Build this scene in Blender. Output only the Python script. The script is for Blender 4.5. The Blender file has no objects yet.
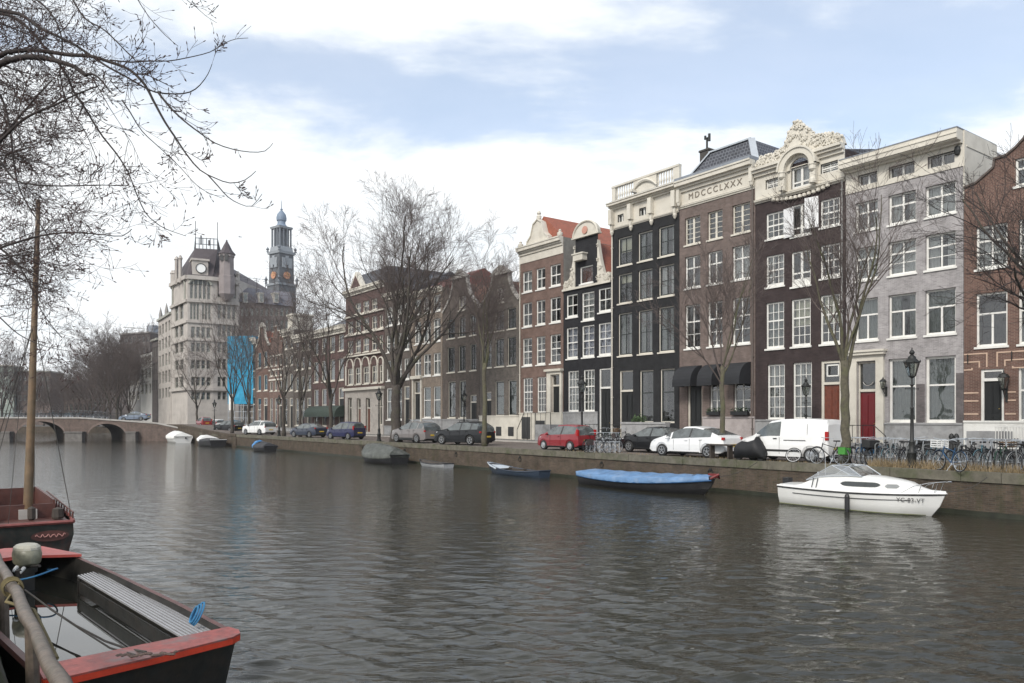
import bpy, math, random
import numpy as np
from mathutils import Vector, Matrix, Euler
random.seed(7)
RNG = np.random.default_rng(7)
PI = math.pi
C = bpy.context.scene.collection
scene = bpy.context.scene

# ------------------------------------------------------------------ view geometry
F = 780.0; CX = 512.0; HY = 419.0; CAMZ = 3.3
NR = math.hypot(780.0, 572.0)
U = (-572.0 / NR, 780.0 / NR)          # along the canal, away from the camera
N = (780.0 / NR, 572.0 / NR)           # across the canal, towards the houses
STREET = 1.47
DQ = 28.5                               # quay edge, metres across the canal from the camera
DF = 40.0                               # house fronts
ROT = math.atan2(-U[1], -U[0])          # local x runs along the fronts to the right, local y into the houses

def Yof(x, D): return D * NR / (x + 60.0)
def at(x, D, z=STREET):
    Y = Yof(x, D); return Vector(((x - CX) / F * Y, Y, z))
def Aof(x, D):
    p = at(x, D); return p.x * U[0] + p.y * U[1]
def Zat(y, x, D=DF): return CAMZ + (HY - y) * Yof(x, D) / F
def au(a, D, z=STREET): return Vector((a * U[0] + D * N[0], a * U[1] + D * N[1], z))
def pix(x, y, Y): return Vector(((x - CX) / F * Y, Y, CAMZ + (HY - y) * Y / F))

# ------------------------------------------------------------------ object helpers
def empty(name, label, cat, loc=(0, 0, 0), rz=0.0, group=None):
    o = bpy.data.objects.new(name, None); C.objects.link(o)
    o.location = loc; o.rotation_euler = (0, 0, rz); o.empty_display_size = .2
    tag(o, label, cat, group); return o
def tag(o, label=None, cat=None, group=None, kind=None):
    if label: o['label'] = label
    if cat: o['category'] = cat
    if group: o['group'] = group
    if kind: o['kind'] = kind
    return o
def kids(o): return [c for c in o.children]
def copy_tree(o, parent=None):
    c = o.copy(); C.objects.link(c); c.parent = parent
    for ch in kids(o): copy_tree(ch, c)
    return c
def put(o, loc, rz=None, label=None, group=None):
    o.location = loc
    if rz is not None: o.rotation_euler = (0, 0, rz)
    if label: o['label'] = label
    if group: o['group'] = group
    return o

class MB:
    def __init__(s): s.v = []; s.f = []; s.m = []
    def add(s, vs, fs, m=0):
        b = len(s.v); s.v.extend([tuple(p) for p in vs]); s.f.extend([tuple(b + i for i in f) for f in fs]); s.m.extend([m] * len(fs)); return s
    def quad(s, a, b, c, d, m=0): return s.add([a, b, c, d], [(0, 1, 2, 3)], m)
    def box(s, x0, x1, y0, y1, z0, z1, m=0):
        return s.add([(x0,y0,z0),(x1,y0,z0),(x1,y1,z0),(x0,y1,z0),(x0,y0,z1),(x1,y0,z1),(x1,y1,z1),(x0,y1,z1)],
                     [(0,3,2,1),(4,5,6,7),(0,1,5,4),(1,2,6,5),(2,3,7,6),(3,0,4,7)], m)
    def bar(s, p, q, w, h=None, m=0, up=(0, 0, 1)):
        p = Vector(p); q = Vector(q); h = h or w; d = (q - p).normalized(); u = Vector(up)
        if abs(d.dot(u)) > .98: u = Vector((1, 0, 0))
        r = d.cross(u).normalized() * w / 2; t = r.cross(d).normalized() * h / 2
        vs = [p - r - t, p + r - t, p + r + t, p - r + t, q - r - t, q + r - t, q + r + t, q - r + t]
        return s.add(vs, [(0,1,2,3),(7,6,5,4),(0,4,5,1),(1,5,6,2),(2,6,7,3),(3,7,4,0)], m)
    def tube(s, pts, r, k=8, m=0, caps=True):
        pts = [Vector(p) for p in pts]; n = len(pts)
        rs = r if isinstance(r, (list, tuple)) else [r] * n
        vs = []; ref = None
        for i, p in enumerate(pts):
            d = (pts[min(i + 1, n - 1)] - pts[max(i - 1, 0)])
            d = d.normalized() if d.length > 1e-9 else Vector((0, 0, 1))
            if ref is None: ref = Vector((0, 0, 1)) if abs(d.z) < .9 else Vector((1, 0, 0))
            a = d.cross(ref)
            if a.length < 1e-4: a = d.cross(Vector((0, 1, 0)))
            a.normalize(); b = a.cross(d).normalized(); ref = b
            for j in range(k):
                t = 2 * PI * j / k; vs.append(p + (a * math.cos(t) + b * math.sin(t)) * rs[i])
        fs = [(i * k + j, i * k + (j + 1) % k, (i + 1) * k + (j + 1) % k, (i + 1) * k + j) for i in range(n - 1) for j in range(k)]
        if caps: fs += [tuple(range(k))[::-1], tuple((n - 1) * k + j for j in range(k))]
        return s.add(vs, fs, m)
    def lathe(s, prof, k=16, m=0, c=(0, 0, 0), caps=True):
        vs = [(c[0] + r * math.cos(2 * PI * j / k), c[1] + r * math.sin(2 * PI * j / k), c[2] + z) for r, z in prof for j in range(k)]
        fs = [(i * k + j, i * k + (j + 1) % k, (i + 1) * k + (j + 1) % k, (i + 1) * k + j) for i in range(len(prof) - 1) for j in range(k)]
        if caps: fs += [tuple(range(k))[::-1], tuple((len(prof) - 1) * k + j for j in range(k))]
        return s.add(vs, fs, m)
    def prism(s, pts, d, m=0):
        """closed polygon swept by the vector d"""
        n = len(pts); P = [Vector(p) for p in pts]; d = Vector(d)
        vs = P + [p + d for p in P]
        fs = [tuple(range(n)), tuple(range(2 * n - 1, n - 1, -1))] + [(i, n + i, n + (i + 1) % n, (i + 1) % n) for i in range(n)]
        return s.add(vs, fs, m)
    def loft(s, rings, m=0, closed=True, caps=(True, True)):
        n = len(rings[0]); vs = [p for r in rings for p in r]; kk = n if closed else n - 1
        fs = [(i * n + j, i * n + (j + 1) % n, (i + 1) * n + (j + 1) % n, (i + 1) * n + j) for i in range(len(rings) - 1) for j in range(kk)]
        if caps[0]: fs.append(tuple(range(n))[::-1])
        if caps[1]: fs.append(tuple((len(rings) - 1) * n + j for j in range(n)))
        return s.add(vs, fs, m)
    def xf(s, M):
        s.v = [tuple(M @ Vector(p)) for p in s.v]; return s
    def build(s, name, mats, parent=None, smooth=False, loc=None):
        me = bpy.data.meshes.new(name); me.from_pydata(s.v, [], s.f)
        mats = mats if isinstance(mats, (list, tuple)) else [mats]
        for m in mats: me.materials.append(m)
        if len(mats) > 1: me.polygons.foreach_set('material_index', s.m)
        if smooth:
            me.polygons.foreach_set('use_smooth', [True] * len(me.polygons))
        me.update(); o = bpy.data.objects.new(name, me); C.objects.link(o)
        if parent is not None: o.parent = parent
        if loc is not None: o.location = loc
        return o
def autosmooth(o, deg=35):
    me = o.data; me.polygons.foreach_set('use_smooth', [True] * len(me.polygons))
    try: me.set_sharp_from_angle(angle=math.radians(deg))
    except Exception: pass
    return o

def segs_mesh(name, P0, P1, R0, R1, mat, parent=None, k=4, smooth=True):
    """many tapered rods as ONE mesh (numpy)"""
    P0 = np.asarray(P0, float); P1 = np.asarray(P1, float); R0 = np.asarray(R0, float); R1 = np.asarray(R1, float)
    d = P1 - P0; L = np.linalg.norm(d, axis=1, keepdims=True) + 1e-9; d = d / L
    ref = np.where(np.abs(d[:, 2:3]) > .9, np.array([[1., 0, 0]]), np.array([[0, 0, 1.]]))
    a = np.cross(d, ref); a /= np.linalg.norm(a, axis=1, keepdims=True) + 1e-9; b = np.cross(a, d)
    t = np.arange(k) * 2 * PI / k
    ring = a[:, None, :] * np.cos(t)[None, :, None] + b[:, None, :] * np.sin(t)[None, :, None]
    V = np.stack([P0[:, None, :] + ring * R0[:, None, None], P1[:, None, :] + ring * R1[:, None, None]], 1).reshape(-1, 3)
    n = len(P0); base = (np.arange(n) * 2 * k)[:, None]
    j = np.arange(k); j2 = (j + 1) % k
    Fq = np.stack([base + j, base + j2, base + k + j2, base + k + j], -1).reshape(-1, 4)
    me = bpy.data.meshes.new(name)
    me.vertices.add(len(V)); me.vertices.foreach_set('co', V.astype(np.float32).ravel())
    me.loops.add(Fq.size); me.loops.foreach_set('vertex_index', Fq.astype(np.int32).ravel())
    me.polygons.add(len(Fq)); me.polygons.foreach_set('loop_start', np.arange(0, Fq.size, 4, dtype=np.int32))
    me.polygons.foreach_set('loop_total', np.full(len(Fq), 4, dtype=np.int32))
    me.update(calc_edges=True); me.validate()
    if smooth: me.polygons.foreach_set('use_smooth', np.ones(len(Fq), dtype=bool))
    me.materials.append(mat)
    o = bpy.data.objects.new(name, me); C.objects.link(o)
    if parent is not None: o.parent = parent
    return o

# ------------------------------------------------------------------ materials
_mats = {}
def nodes_of(m):
    m.use_nodes = True; nt = m.node_tree
    return nt, nt.nodes, nt.links, nt.nodes['Principled BSDF']
def mat(name, col, rough=.6, metal=0., var=.12, scale=3., bump=0., spec=.5, coat=0., dirt=None, dscale=.8, damt=.5):
    if name in _mats: return _mats[name]
    m = bpy.data.materials.new(name); nt, n, l, p = nodes_of(m)
    p.inputs['Roughness'].default_value = rough; p.inputs['Metallic'].default_value = metal
    p.inputs['Specular IOR Level'].default_value = spec; p.inputs['Coat Weight'].default_value = coat
    p.inputs['Base Color'].default_value = (*col, 1)
    if var > 0 or bump > 0 or dirt:
        tc = n.new('ShaderNodeTexCoord'); no = n.new('ShaderNodeTexNoise'); no.inputs['Scale'].default_value = scale
        no.inputs['Detail'].default_value = 5; no.inputs['Roughness'].default_value = .65
        l.new(tc.outputs['Object'], no.inputs['Vector'])
        hsv = n.new('ShaderNodeHueSaturation'); hsv.inputs['Color'].default_value = (*col, 1)
        mr = n.new('ShaderNodeMapRange'); mr.inputs['From Min'].default_value = .3; mr.inputs['From Max'].default_value = .7
        mr.inputs['To Min'].default_value = 1 - var; mr.inputs['To Max'].default_value = 1 + var
        l.new(no.outputs['Fac'], mr.inputs['Value']); l.new(mr.outputs['Result'], hsv.inputs['Value'])
        out = hsv.outputs['Color']
        if dirt:
            n2 = n.new('ShaderNodeTexNoise'); n2.inputs['Scale'].default_value = dscale; n2.inputs['Detail'].default_value = 8; n2.inputs['Roughness'].default_value = .7
            l.new(tc.outputs['Object'], n2.inputs['Vector'])
            r2 = n.new('ShaderNodeMapRange'); r2.inputs['From Min'].default_value = .48; r2.inputs['From Max'].default_value = .68; r2.inputs['To Max'].default_value = damt
            l.new(n2.outputs['Fac'], r2.inputs['Value'])
            mx = n.new('ShaderNodeMix'); mx.data_type = 'RGBA'; l.new(r2.outputs['Result'], mx.inputs[0]); l.new(out, mx.inputs[6]); mx.inputs[7].default_value = (*dirt, 1)
            out = mx.outputs[2]
        l.new(out, p.inputs['Base Color'])
        if bump > 0:
            b = n.new('ShaderNodeBump'); b.inputs['Strength'].default_value = bump; b.inputs['Distance'].default_value = .02
            l.new(no.outputs['Fac'], b.inputs['Height']); l.new(b.outputs['Normal'], p.inputs['Normal'])
    _mats[name] = m; return m

def brick(name, c1, c2, mortar, rough=.85, bw=.22, bh=.065, stain=(.05, .045, .04), stain_amt=.35, mort=.010, var=.28):
    """courses of brick laid in the object's own x/z plane, weathered in broad patches"""
    if name in _mats: return _mats[name]
    m = bpy.data.materials.new(name); nt, n, l, p = nodes_of(m)
    p.inputs['Roughness'].default_value = rough; p.inputs['Specular IOR Level'].default_value = .15
    tc = n.new('ShaderNodeTexCoord'); sx = n.new('ShaderNodeSeparateXYZ'); l.new(tc.outputs['Object'], sx.inputs[0])
    ad = n.new('ShaderNodeMath'); ad.operation = 'ADD'; l.new(sx.outputs['X'], ad.inputs[0]); l.new(sx.outputs['Y'], ad.inputs[1])
    cb = n.new('ShaderNodeCombineXYZ'); l.new(ad.outputs[0], cb.inputs['X']); l.new(sx.outputs['Z'], cb.inputs['Y'])
    bt = n.new('ShaderNodeTexBrick'); l.new(cb.outputs[0], bt.inputs['Vector'])
    bt.inputs['Color1'].default_value = (*c1, 1); bt.inputs['Color2'].default_value = (*c2, 1); bt.inputs['Mortar'].default_value = (*mortar, 1)
    bt.inputs['Scale'].default_value = 1; bt.inputs['Brick Width'].default_value = bw; bt.inputs['Row Height'].default_value = bh; bt.inputs['Mortar Size'].default_value = mort
    bt.inputs['Bias'].default_value = 0.
    n1 = n.new('ShaderNodeTexNoise'); n1.inputs['Scale'].default_value = 1.3; n1.inputs['Detail'].default_value = 7; n1.inputs['Roughness'].default_value = .7
    l.new(tc.outputs['Object'], n1.inputs['Vector'])
    mr = n.new('ShaderNodeMapRange'); mr.inputs['From Min'].default_value = .3; mr.inputs['From Max'].default_value = .7; mr.inputs['To Min'].default_value = 1 - var; mr.inputs['To Max'].default_value = 1 + var
    l.new(n1.outputs['Fac'], mr.inputs['Value'])
    hs = n.new('ShaderNodeHueSaturation'); l.new(bt.outputs['Color'], hs.inputs['Color']); l.new(mr.outputs['Result'], hs.inputs['Value'])
    mp = n.new('ShaderNodeMapping'); mp.inputs['Scale'].default_value = (1.6, 1.6, .25); l.new(tc.outputs['Object'], mp.inputs['Vector'])
    n2 = n.new('ShaderNodeTexNoise'); n2.inputs['Scale'].default_value = 1.4; n2.inputs['Detail'].default_value = 8; n2.inputs['Roughness'].default_value = .75; l.new(mp.outputs[0], n2.inputs['Vector'])
    r2 = n.new('ShaderNodeMapRange'); r2.inputs['From Min'].default_value = .5; r2.inputs['From Max'].default_value = .75; r2.inputs['To Max'].default_value = stain_amt; l.new(n2.outputs['Fac'], r2.inputs['Value'])
    mx = n.new('ShaderNodeMix'); mx.data_type = 'RGBA'; l.new(r2.outputs['Result'], mx.inputs[0]); l.new(hs.outputs['Color'], mx.inputs[6]); mx.inputs[7].default_value = (*stain, 1)
    l.new(mx.outputs[2], p.inputs['Base Color'])
    b = n.new('ShaderNodeBump'); b.inputs['Strength'].default_value = .5; b.inputs['Distance'].default_value = .01
    iv = n.new('ShaderNodeMath'); iv.operation = 'SUBTRACT'; iv.inputs[0].default_value = 1; l.new(bt.outputs['Fac'], iv.inputs[1]); l.new(iv.outputs[0], b.inputs['Height']); l.new(b.outputs['Normal'], p.inputs['Normal'])
    _mats[name] = m; return m

def glass(name, tint=(.9, .93, .92), refl=.12, rough=.02, wav=.25, floor_=.0):
    """old, slightly wavy window glass: a reflection over a clear view of what hangs behind it"""
    if name in _mats: return _mats[name]
    m = bpy.data.materials.new(name); m.use_nodes = True; nt = m.node_tree; n = nt.nodes; l = nt.links
    n.remove(n['Principled BSDF']); out = n['Material Output']
    g = n.new('ShaderNodeBsdfGlossy'); g.inputs['Roughness'].default_value = rough; g.inputs['Color'].default_value = (.95, .95, .95, 1)
    t = n.new('ShaderNodeBsdfTransparent'); t.inputs['Color'].default_value = (*tint, 1)
    fr = n.new('ShaderNodeFresnel'); fr.inputs['IOR'].default_value = 1.5
    ad = n.new('ShaderNodeMath'); ad.operation = 'ADD'; ad.use_clamp = True; l.new(fr.outputs[0], ad.inputs[0]); ad.inputs[1].default_value = refl
    mx = n.new('ShaderNodeMixShader'); l.new(ad.outputs[0], mx.inputs[0]); l.new(t.outputs[0], mx.inputs[1]); l.new(g.outputs[0], mx.inputs[2]); l.new(mx.outputs[0], out.inputs['Surface'])
    tc = n.new('ShaderNodeTexCoord'); no = n.new('ShaderNodeTexNoise'); no.inputs['Scale'].default_value = 1.7; no.inputs['Detail'].default_value = 1; l.new(tc.outputs['Object'], no.inputs['Vector'])
    b = n.new('ShaderNodeBump'); b.inputs['Strength'].default_value = wav; b.inputs['Distance'].default_value = .05; l.new(no.outputs['Fac'], b.inputs['Height']); l.new(b.outputs['Normal'], g.inputs['Normal'])
    _mats[name] = m; return m

WHITE = mat('white_paint', (.72, .71, .67), .45, var=.07, scale=2, dirt=(.42, .40, .35), dscale=1.2, damt=.35)
CREAM = mat('cream_paint', (.60, .565, .49), .6, var=.1, scale=3, bump=.2, dirt=(.30, .27, .22), dscale=1.5, damt=.5)
SANDST = mat('grey_stone', (.40, .38, .35), .8, var=.15, scale=4, bump=.3, dirt=(.16, .15, .13), dscale=1, damt=.6)
PLINTH = mat('hardstone', (.30, .30, .30), .75, var=.15, scale=3, bump=.2, dirt=(.12, .11, .1), dscale=1.3, damt=.5)
BLACKP = mat('black_paint', (.012, .013, .014), .45, var=.2, scale=3)
DKFRAME = mat('dark_green_paint', (.03, .035, .033), .4, var=.2)
GLASS = glass('window_glass', refl=.085)
NET = mat('net_curtain', (.50, .50, .49), .9, var=.12, scale=6)
GREYC = mat('grey_curtain', (.24, .26, .25), .9, var=.15, scale=5)
DARKC = mat('dark_curtain', (.10, .095, .09), .9, var=.2, scale=5)
BLIND = mat('cream_blind', (.55, .52, .38), .8, var=.06)
SHEER = mat('lavender_sheer', (.52, .52, .60), .9, var=.1)
LEAD = mat('lead_sheet', (.20, .22, .25), .55, var=.15, scale=2, bump=.1)
DTILE = brick('dark_tile', (.062, .064, .075), (.045, .047, .056), (.17, .18, .2), rough=.55, bw=.26, bh=.27, stain=(.1, .1, .1), stain_amt=.3, mort=.02)
RTILE = mat('red_tile', (.27, .085, .05), .75, var=.3, scale=6, bump=.4, dirt=(.16, .07, .045), dscale=1.6, damt=.7)
ZINC = mat('zinc', (.42, .45, .48), .5, metal=.2, var=.1)
IRON = mat('cast_iron', (.012, .013, .012), .55, var=.2, scale=6)
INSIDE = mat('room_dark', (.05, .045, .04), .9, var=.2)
# ------------------------------------------------------------------ houses
def wall_skin(mb, outline, holes, y=0., depth=.16, m=0, mr=0):
    """front skin with real openings. outline: [(z, left, right)], holes: (s0, s1, z0, z1)"""
    zs = sorted(set([o[0] for o in outline] + [z for h in holes for z in (h[2], h[3])]))
    zs = [z for z in zs if outline[0][0] <= z <= outline[-1][0]]
    def ed(z, up):
        for a, b in zip(outline, outline[1:]):
            if a[0] <= z <= b[0] and b[0] > a[0]:
                if (not up and z == b[0] and b is not outline[-1]): continue
                t = (z - a[0]) / (b[0] - a[0]); return a[1] + (b[1] - a[1]) * t, a[2] + (b[2] - a[2]) * t
        return outline[-1][1], outline[-1][2]
    for za, zb in zip(zs, zs[1:]):
        if zb - za < 1e-4: continue
        zm = (za + zb) / 2
        # edges at both ends of the slab, taken on the segment that holds the slab
        for a, b in zip(outline, outline[1:]):
            if a[0] <= zm <= b[0] and b[0] > a[0]:
                ta = (za - a[0]) / (b[0] - a[0]); tb = (zb - a[0]) / (b[0] - a[0])
                la, ra = a[1] + (b[1] - a[1]) * ta, a[2] + (b[2] - a[2]) * ta
                lb, rb = a[1] + (b[1] - a[1]) * tb, a[2] + (b[2] - a[2]) * tb; break
        hs = sorted([h for h in holes if h[2] < zm < h[3]])
        ca, cb_ = la, lb
        for h in hs:
            mb.quad((ca, y, za), (h[0], y, za), (h[0], y, zb), (cb_, y, zb), m); ca = cb_ = h[1]
        mb.quad((ca, y, za), (ra, y, za), (rb, y, zb), (cb_, y, zb), m)
    for s0, s1, z0, z1 in holes:
        d = y + depth
        mb.quad((s0, y, z0), (s0, y, z1), (s0, d, z1), (s0, d, z0), mr); mb.quad((s1, y, z0), (s1, d, z0), (s1, d, z1), (s1, y, z1), mr)
        mb.quad((s0, y, z1), (s1, y, z1), (s1, d, z1), (s0, d, z1), mr); mb.quad((s0, y, z0), (s0, d, z0), (s1, d, z0), (s1, y, z0), mr)

# glazing bars as fractions of the glass: (upright positions, [(height, thick?)]) 
STY = {
 'cross':  dict(v=[.5], h=[(.64, 1)], vt=.09),
 'cross6': dict(v=[.5], h=[(.66, 1), (.33, 0)], vt=.07),
 'tee':    dict(v=[], h=[(.62, 1)], vb=[.5], vt=.09),
 'band':   dict(v=[], h=[(.57, 1)], vt=.09),
 'pair':   dict(v=[.5], h=[], vt=.1),
 's12':    dict(v=[.34, .67], h=[(.25, 0), (.5, 1), (.75, 0)], vt=.035),
 's9':     dict(v=[.5], h=[(.25, 0), (.5, 1), (.75, 0)], vt=.035),
 's15':    dict(v=[.34, .67], h=[(.2, 0), (.4, 0), (.6, 1), (.8, 0)], vt=.035),
 'two':    dict(v=[.5], h=[(.5, 1)], vt=.05),
 'french': dict(v=[.5], h=[(.22, 1)], vt=.14),
 'french6': dict(v=[.5], h=[(.2, 0), (.4, 0), (.6, 0), (.8, 0)], vt=.14),
 'ktall':  dict(v=[.5], h=[(.62, 1), (.31, 0)], vt=.05),
 'none':   dict(v=[], h=[], vt=.05),
}
CUR = {'net': NET, 'grey': GREYC, 'dark': DARKC, 'blind': BLIND, 'sheer': SHEER}
def wavy(s0, s1, z0, z1, y, amp=.035, wl=.16):
    mb = MB(); n = max(4, int((s1 - s0) / wl * 4)); vs = []
    ph = random.random() * 6
    for i in range(n + 1):
        s = s0 + (s1 - s0) * i / n; yy = y + amp * math.sin(2 * PI * (s - s0) / wl + ph + .6 * math.sin(s * 9))
        vs += [(s, yy, z0), (s, yy * 1.0, z1)]
    mb.add(vs, [(2 * i, 2 * i + 2, 2 * i + 3, 2 * i + 1) for i in range(n)]); return mb
def bars(mb, s0, s1, z0, z1, sty, y0, y1, k=1.):
    st = STY[sty]; w = s1 - s0; h = z1 - z0
    hz = [a for a, t in st['h'] if t]; big = hz[0] if hz else None
    for u in st['v']:
        t = st['vt'] * k; mb.box(s0 + w * u - t / 2, s0 + w * u + t / 2, y0, y1, z0, z1)
    for u in st.get('vb', []):
        t = st['vt'] * k; mb.box(s0 + w * u - t / 2, s0 + w * u + t / 2, y0, y1, z0, z0 + h * big)
    for a, t in st['h']:
        th = (.085 if t else .032) * k; mb.box(s0, s1, y0 + .006, y1 + .006, z0 + h * a - th / 2, z0 + h * a + th / 2)

CR = random.Random(21)
class House:
    def __init__(s, name, label, x0, x1, D=DF, mats=None, base=0., reveal=.15, z0=None, cat='house', group=None):
        s.x0 = x0; s.x1 = x1; s.D = D; s.A0 = Aof(x0, D); s.W = s.A0 - Aof(x1, D) - .012
        p = at(x0, D, STREET); s.root = empty(name, label, cat, p, ROT, group); s.holes = []; s.rev = reveal; s.mats = mats; s.base = base
    def S(s, x): return s.A0 - Aof(x, s.D)
    def Z(s, y, x): return Zat(y, x, s.D) - STREET
    def obj(s, name, mb, m, parent=None, smooth=False): return mb.build(name, m, parent or s.root, smooth)
    def opening(s, s0, s1, z0, z1): s.holes.append((s0, s1, z0, z1))
    def window(s, s0, s1, z0, z1, sty='s9', cur=None, frame=WHITE, fw=.09, sill=True, k=1., cov=None, sillm=None, y=0., hole=True, bottom=1.4, nm='window', sash=None):
        if hole: s.opening(s0, s1, z0, z1)
        mb = MB(); ya, yb = y + s.rev - .05, y + s.rev + .05
        b = fw * bottom
        mb.box(s0, s0 + fw, ya, yb, z0, z1); mb.box(s1 - fw, s1, ya, yb, z0, z1)
        mb.box(s0 + fw, s1 - fw, ya, yb, z1 - fw, z1); mb.box(s0 + fw, s1 - fw, ya, yb, z0, z0 + b)
        sb = MB() if sash else mb
        bars(sb, s0 + fw, s1 - fw, z0 + b, z1 - fw, sty, ya + .02, yb - .02, k)
        if sash:
            e = .07
            sb.box(s0 + fw, s0 + fw + e, ya + .015, yb - .015, z0 + b, z1 - fw); sb.box(s1 - fw - e, s1 - fw, ya + .015, yb - .015, z0 + b, z1 - fw); sb.box(s0 + fw + e, s1 - fw - e, ya + .015, yb - .015, z1 - fw - e, z1 - fw); sb.box(s0 + fw + e, s1 - fw - e, ya + .015, yb - .015, z0 + b, z0 + b + e)
        w = s.obj(nm, mb, frame)
        if sash: sb.build('sash', sash, w)
        MB().quad((s0 + fw * .9, yb - .045, z0 + b * .9), (s1 - fw * .9, yb - .045, z0 + b * .9), (s1 - fw * .9, yb - .045, z1 - fw * .9), (s0 + fw * .9, yb - .045, z1 - fw * .9)).build('pane', GLASS, w)
        if sill:
            MB().box(s0 - .07, s1 + .07, y - .07, y + s.rev - .052, z0 - .09, z0 + .012).build('sill', sillm or frame, w)
        if cur:
            c = CUR[cur]
            if cur == 'blind':
                MB().box(s0 + fw, s1 - fw, yb + .12, yb + .13, z0 + (z1 - z0) * (cov or .45), z1).build('blind', c, w)
            elif cov is None:
                wavy(s0 + .02, s1 - .02, z0, z1, yb + .14).build('curtain', c, w)
            else:
                g = (s1 - s0) * cov
                wavy(s0 + .02, s0 + g, z0, z1, yb + .14).build('curtain', c, w); wavy(s1 - g, s1 - .02, z0, z1, yb + .14).build('curtain', c, w)
        # the room behind this window
        return w
    def wins(s, cols, row, sty='s9', cur=None, **k):
        """cols in picture columns, row = (top, bottom, reference column)"""
        yt, yb, xr = row; z1 = s.Z(yt, xr); z0 = s.Z(yb, xr)
        for i, (a, b) in enumerate(cols):
            st = sty[i] if isinstance(sty, list) else sty; cu = cur[i] if isinstance(cur, list) else cur; kk = dict(k); q = CR.random()
            if 'cov' not in k and cu != 'blind':      # no two households hang their curtains alike
                if cu == 'dark': cu, kk['cov'] = (None, None) if q < .45 else (('dark', .28) if q < .7 else (('net', .2) if q < .85 else ('dark', None)))
                elif cu == 'net': cu, kk['cov'] = ('net', None) if q < .5 else (('net', .36) if q < .75 else (('blind', CR.uniform(.4, .8)) if q < .87 else ('grey', .3)))
                elif cu == 'grey': cu, kk['cov'] = ('grey', None) if q < .5 else (('grey', .36) if q < .85 else ('net', .3))
                elif cu == 'sheer' and q < .4: kk['cov'] = .42
            s.window(s.S(a), s.S(b), z0, z1, st, cu, **kk)
    def body(s, outline, depth=11., roof='flat', zr=None, wall=None, roofm=DTILE, inset=.0, zeave=None, rooms=True, extra_mr=None):
        wall = wall or s.mats; top = outline[-1][0]; ze = zeave or top
        mb = MB(); wall_skin(mb, outline, s.holes, 0., s.rev, 0, 0)
        W = s.W; d = depth
        mb.quad((0, 0, 0), (0, 0, ze), (0, d, ze), (0, d, 0), 0); mb.quad((W, 0, 0), (W, d, 0), (W, d, ze), (W, 0, ze), 0); mb.quad((0, d, 0), (0, d, ze), (W, d, ze), (W, d, 0), 0)
        w = s.obj('wall', mb, wall)
        r = MB()
        if roof == 'flat':
            r.box(.02, W - .02, .25, d - .02, ze - .12, ze + .04)
        elif roof == 'gable':
            r.prism([(.0, .3, ze), (W, .3, ze), (W / 2, .3, zr)], (0, d - .3, 0))
        elif roof == 'side':
            r.prism([(0, .1, ze), (0, d, ze), (0, d / 2, zr)], (W, 0, 0))
        elif roof == 'mansard':
            i = inset; r.loft([[(0, .1, ze), (W, .1, ze), (W, d, ze), (0, d, ze)], [(i, i + .1, zr), (W - i, i + .1, zr), (W - i, d - i, zr), (i, d - i, zr)]])
        s.roof = s.obj('roof', r, roofm)
        # floors and a spine wall so that rooms are rooms
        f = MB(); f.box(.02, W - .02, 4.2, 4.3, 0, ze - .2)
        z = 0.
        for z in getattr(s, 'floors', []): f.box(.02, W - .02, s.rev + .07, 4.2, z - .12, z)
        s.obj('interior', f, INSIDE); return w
    def cornice(s, z, h, proj=.45, m=None, s0=None, s1=None, name='cornice', steps=None):
        m = m or CREAM; a = 0 if s0 is None else s0; b = s.W if s1 is None else s1; mb = MB()
        # fascia courses stepping outwards: bed mould, corona, cyma, lead edge
        for (za, zb, pr) in (steps or [(0, .3, .3), (.3, .5, .55), (.5, .85, .9), (.85, 1., 1.)]):
            mb.box(a - .0 , b, -proj * pr, -.002, z + h * za, z + h * zb - .001)
        return s.obj(name, mb, m)
    def door(s, s0, s1, z0, z1, leafm, frame=WHITE, trans=.25, panels=2, fw=.12, surround=None, fan=True):
        s.opening(s0, s1, z0, z1); mb = MB(); y = s.rev
        zt = z1 - (z1 - z0) * trans
        mb.box(s0, s0 + fw, y - .08, y + .05, z0, z1); mb.box(s1 - fw, s1, y - .08, y + .05, z0, z1); mb.box(s0 + fw, s1 - fw, y - .08, y + .05, z1 - fw, z1)
        if trans > 0: mb.box(s0 + fw, s1 - fw, y - .1, y + .05, zt - .07, zt + .07)
        fr = s.obj('door_frame', mb, frame)
        lf = MB(); top = zt - .07 if trans > 0 else z1 - fw
        lf.box(s0 + fw, s1 - fw, y, y + .05, z0, top)
        w = s1 - s0 - 2 * fw; h = top - z0
        for pz0, pz1 in ((.07, .3), (.36, .93)):
            for k in range(panels):
                a = s0 + fw + w * (.1 + .8 * k / panels + .02); b = s0 + fw + w * (.1 + .8 * (k + 1) / panels - .02)
                lf.box(a, b, y - .02, y + .001, z0 + h * pz0, z0 + h * pz1); lf.box(a + .04, b - .04, y - .035, y - .019, z0 + h * pz0 + .05, z0 + h * pz1 - .05)
        d = s.obj('door', lf, leafm)
        MB().lathe([(.0, -.02), (.035, -.015), (.035, .015), (0, .02)], 10).xf(Matrix.Translation((s1 - fw - .12, y - .06, z0 + 1.05))).build('handle', mat('brass', (.55, .4, .12), .3, metal=1, var=0), d)
        if trans > 0:
            MB().quad((s0 + fw, y + .01, zt + .07), (s1 - fw, y + .01, zt + .07), (s1 - fw, y + .01, z1 - fw), (s0 + fw, y + .01, z1 - fw)).build('fanlight', GLASS, fr)
        return d
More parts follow.
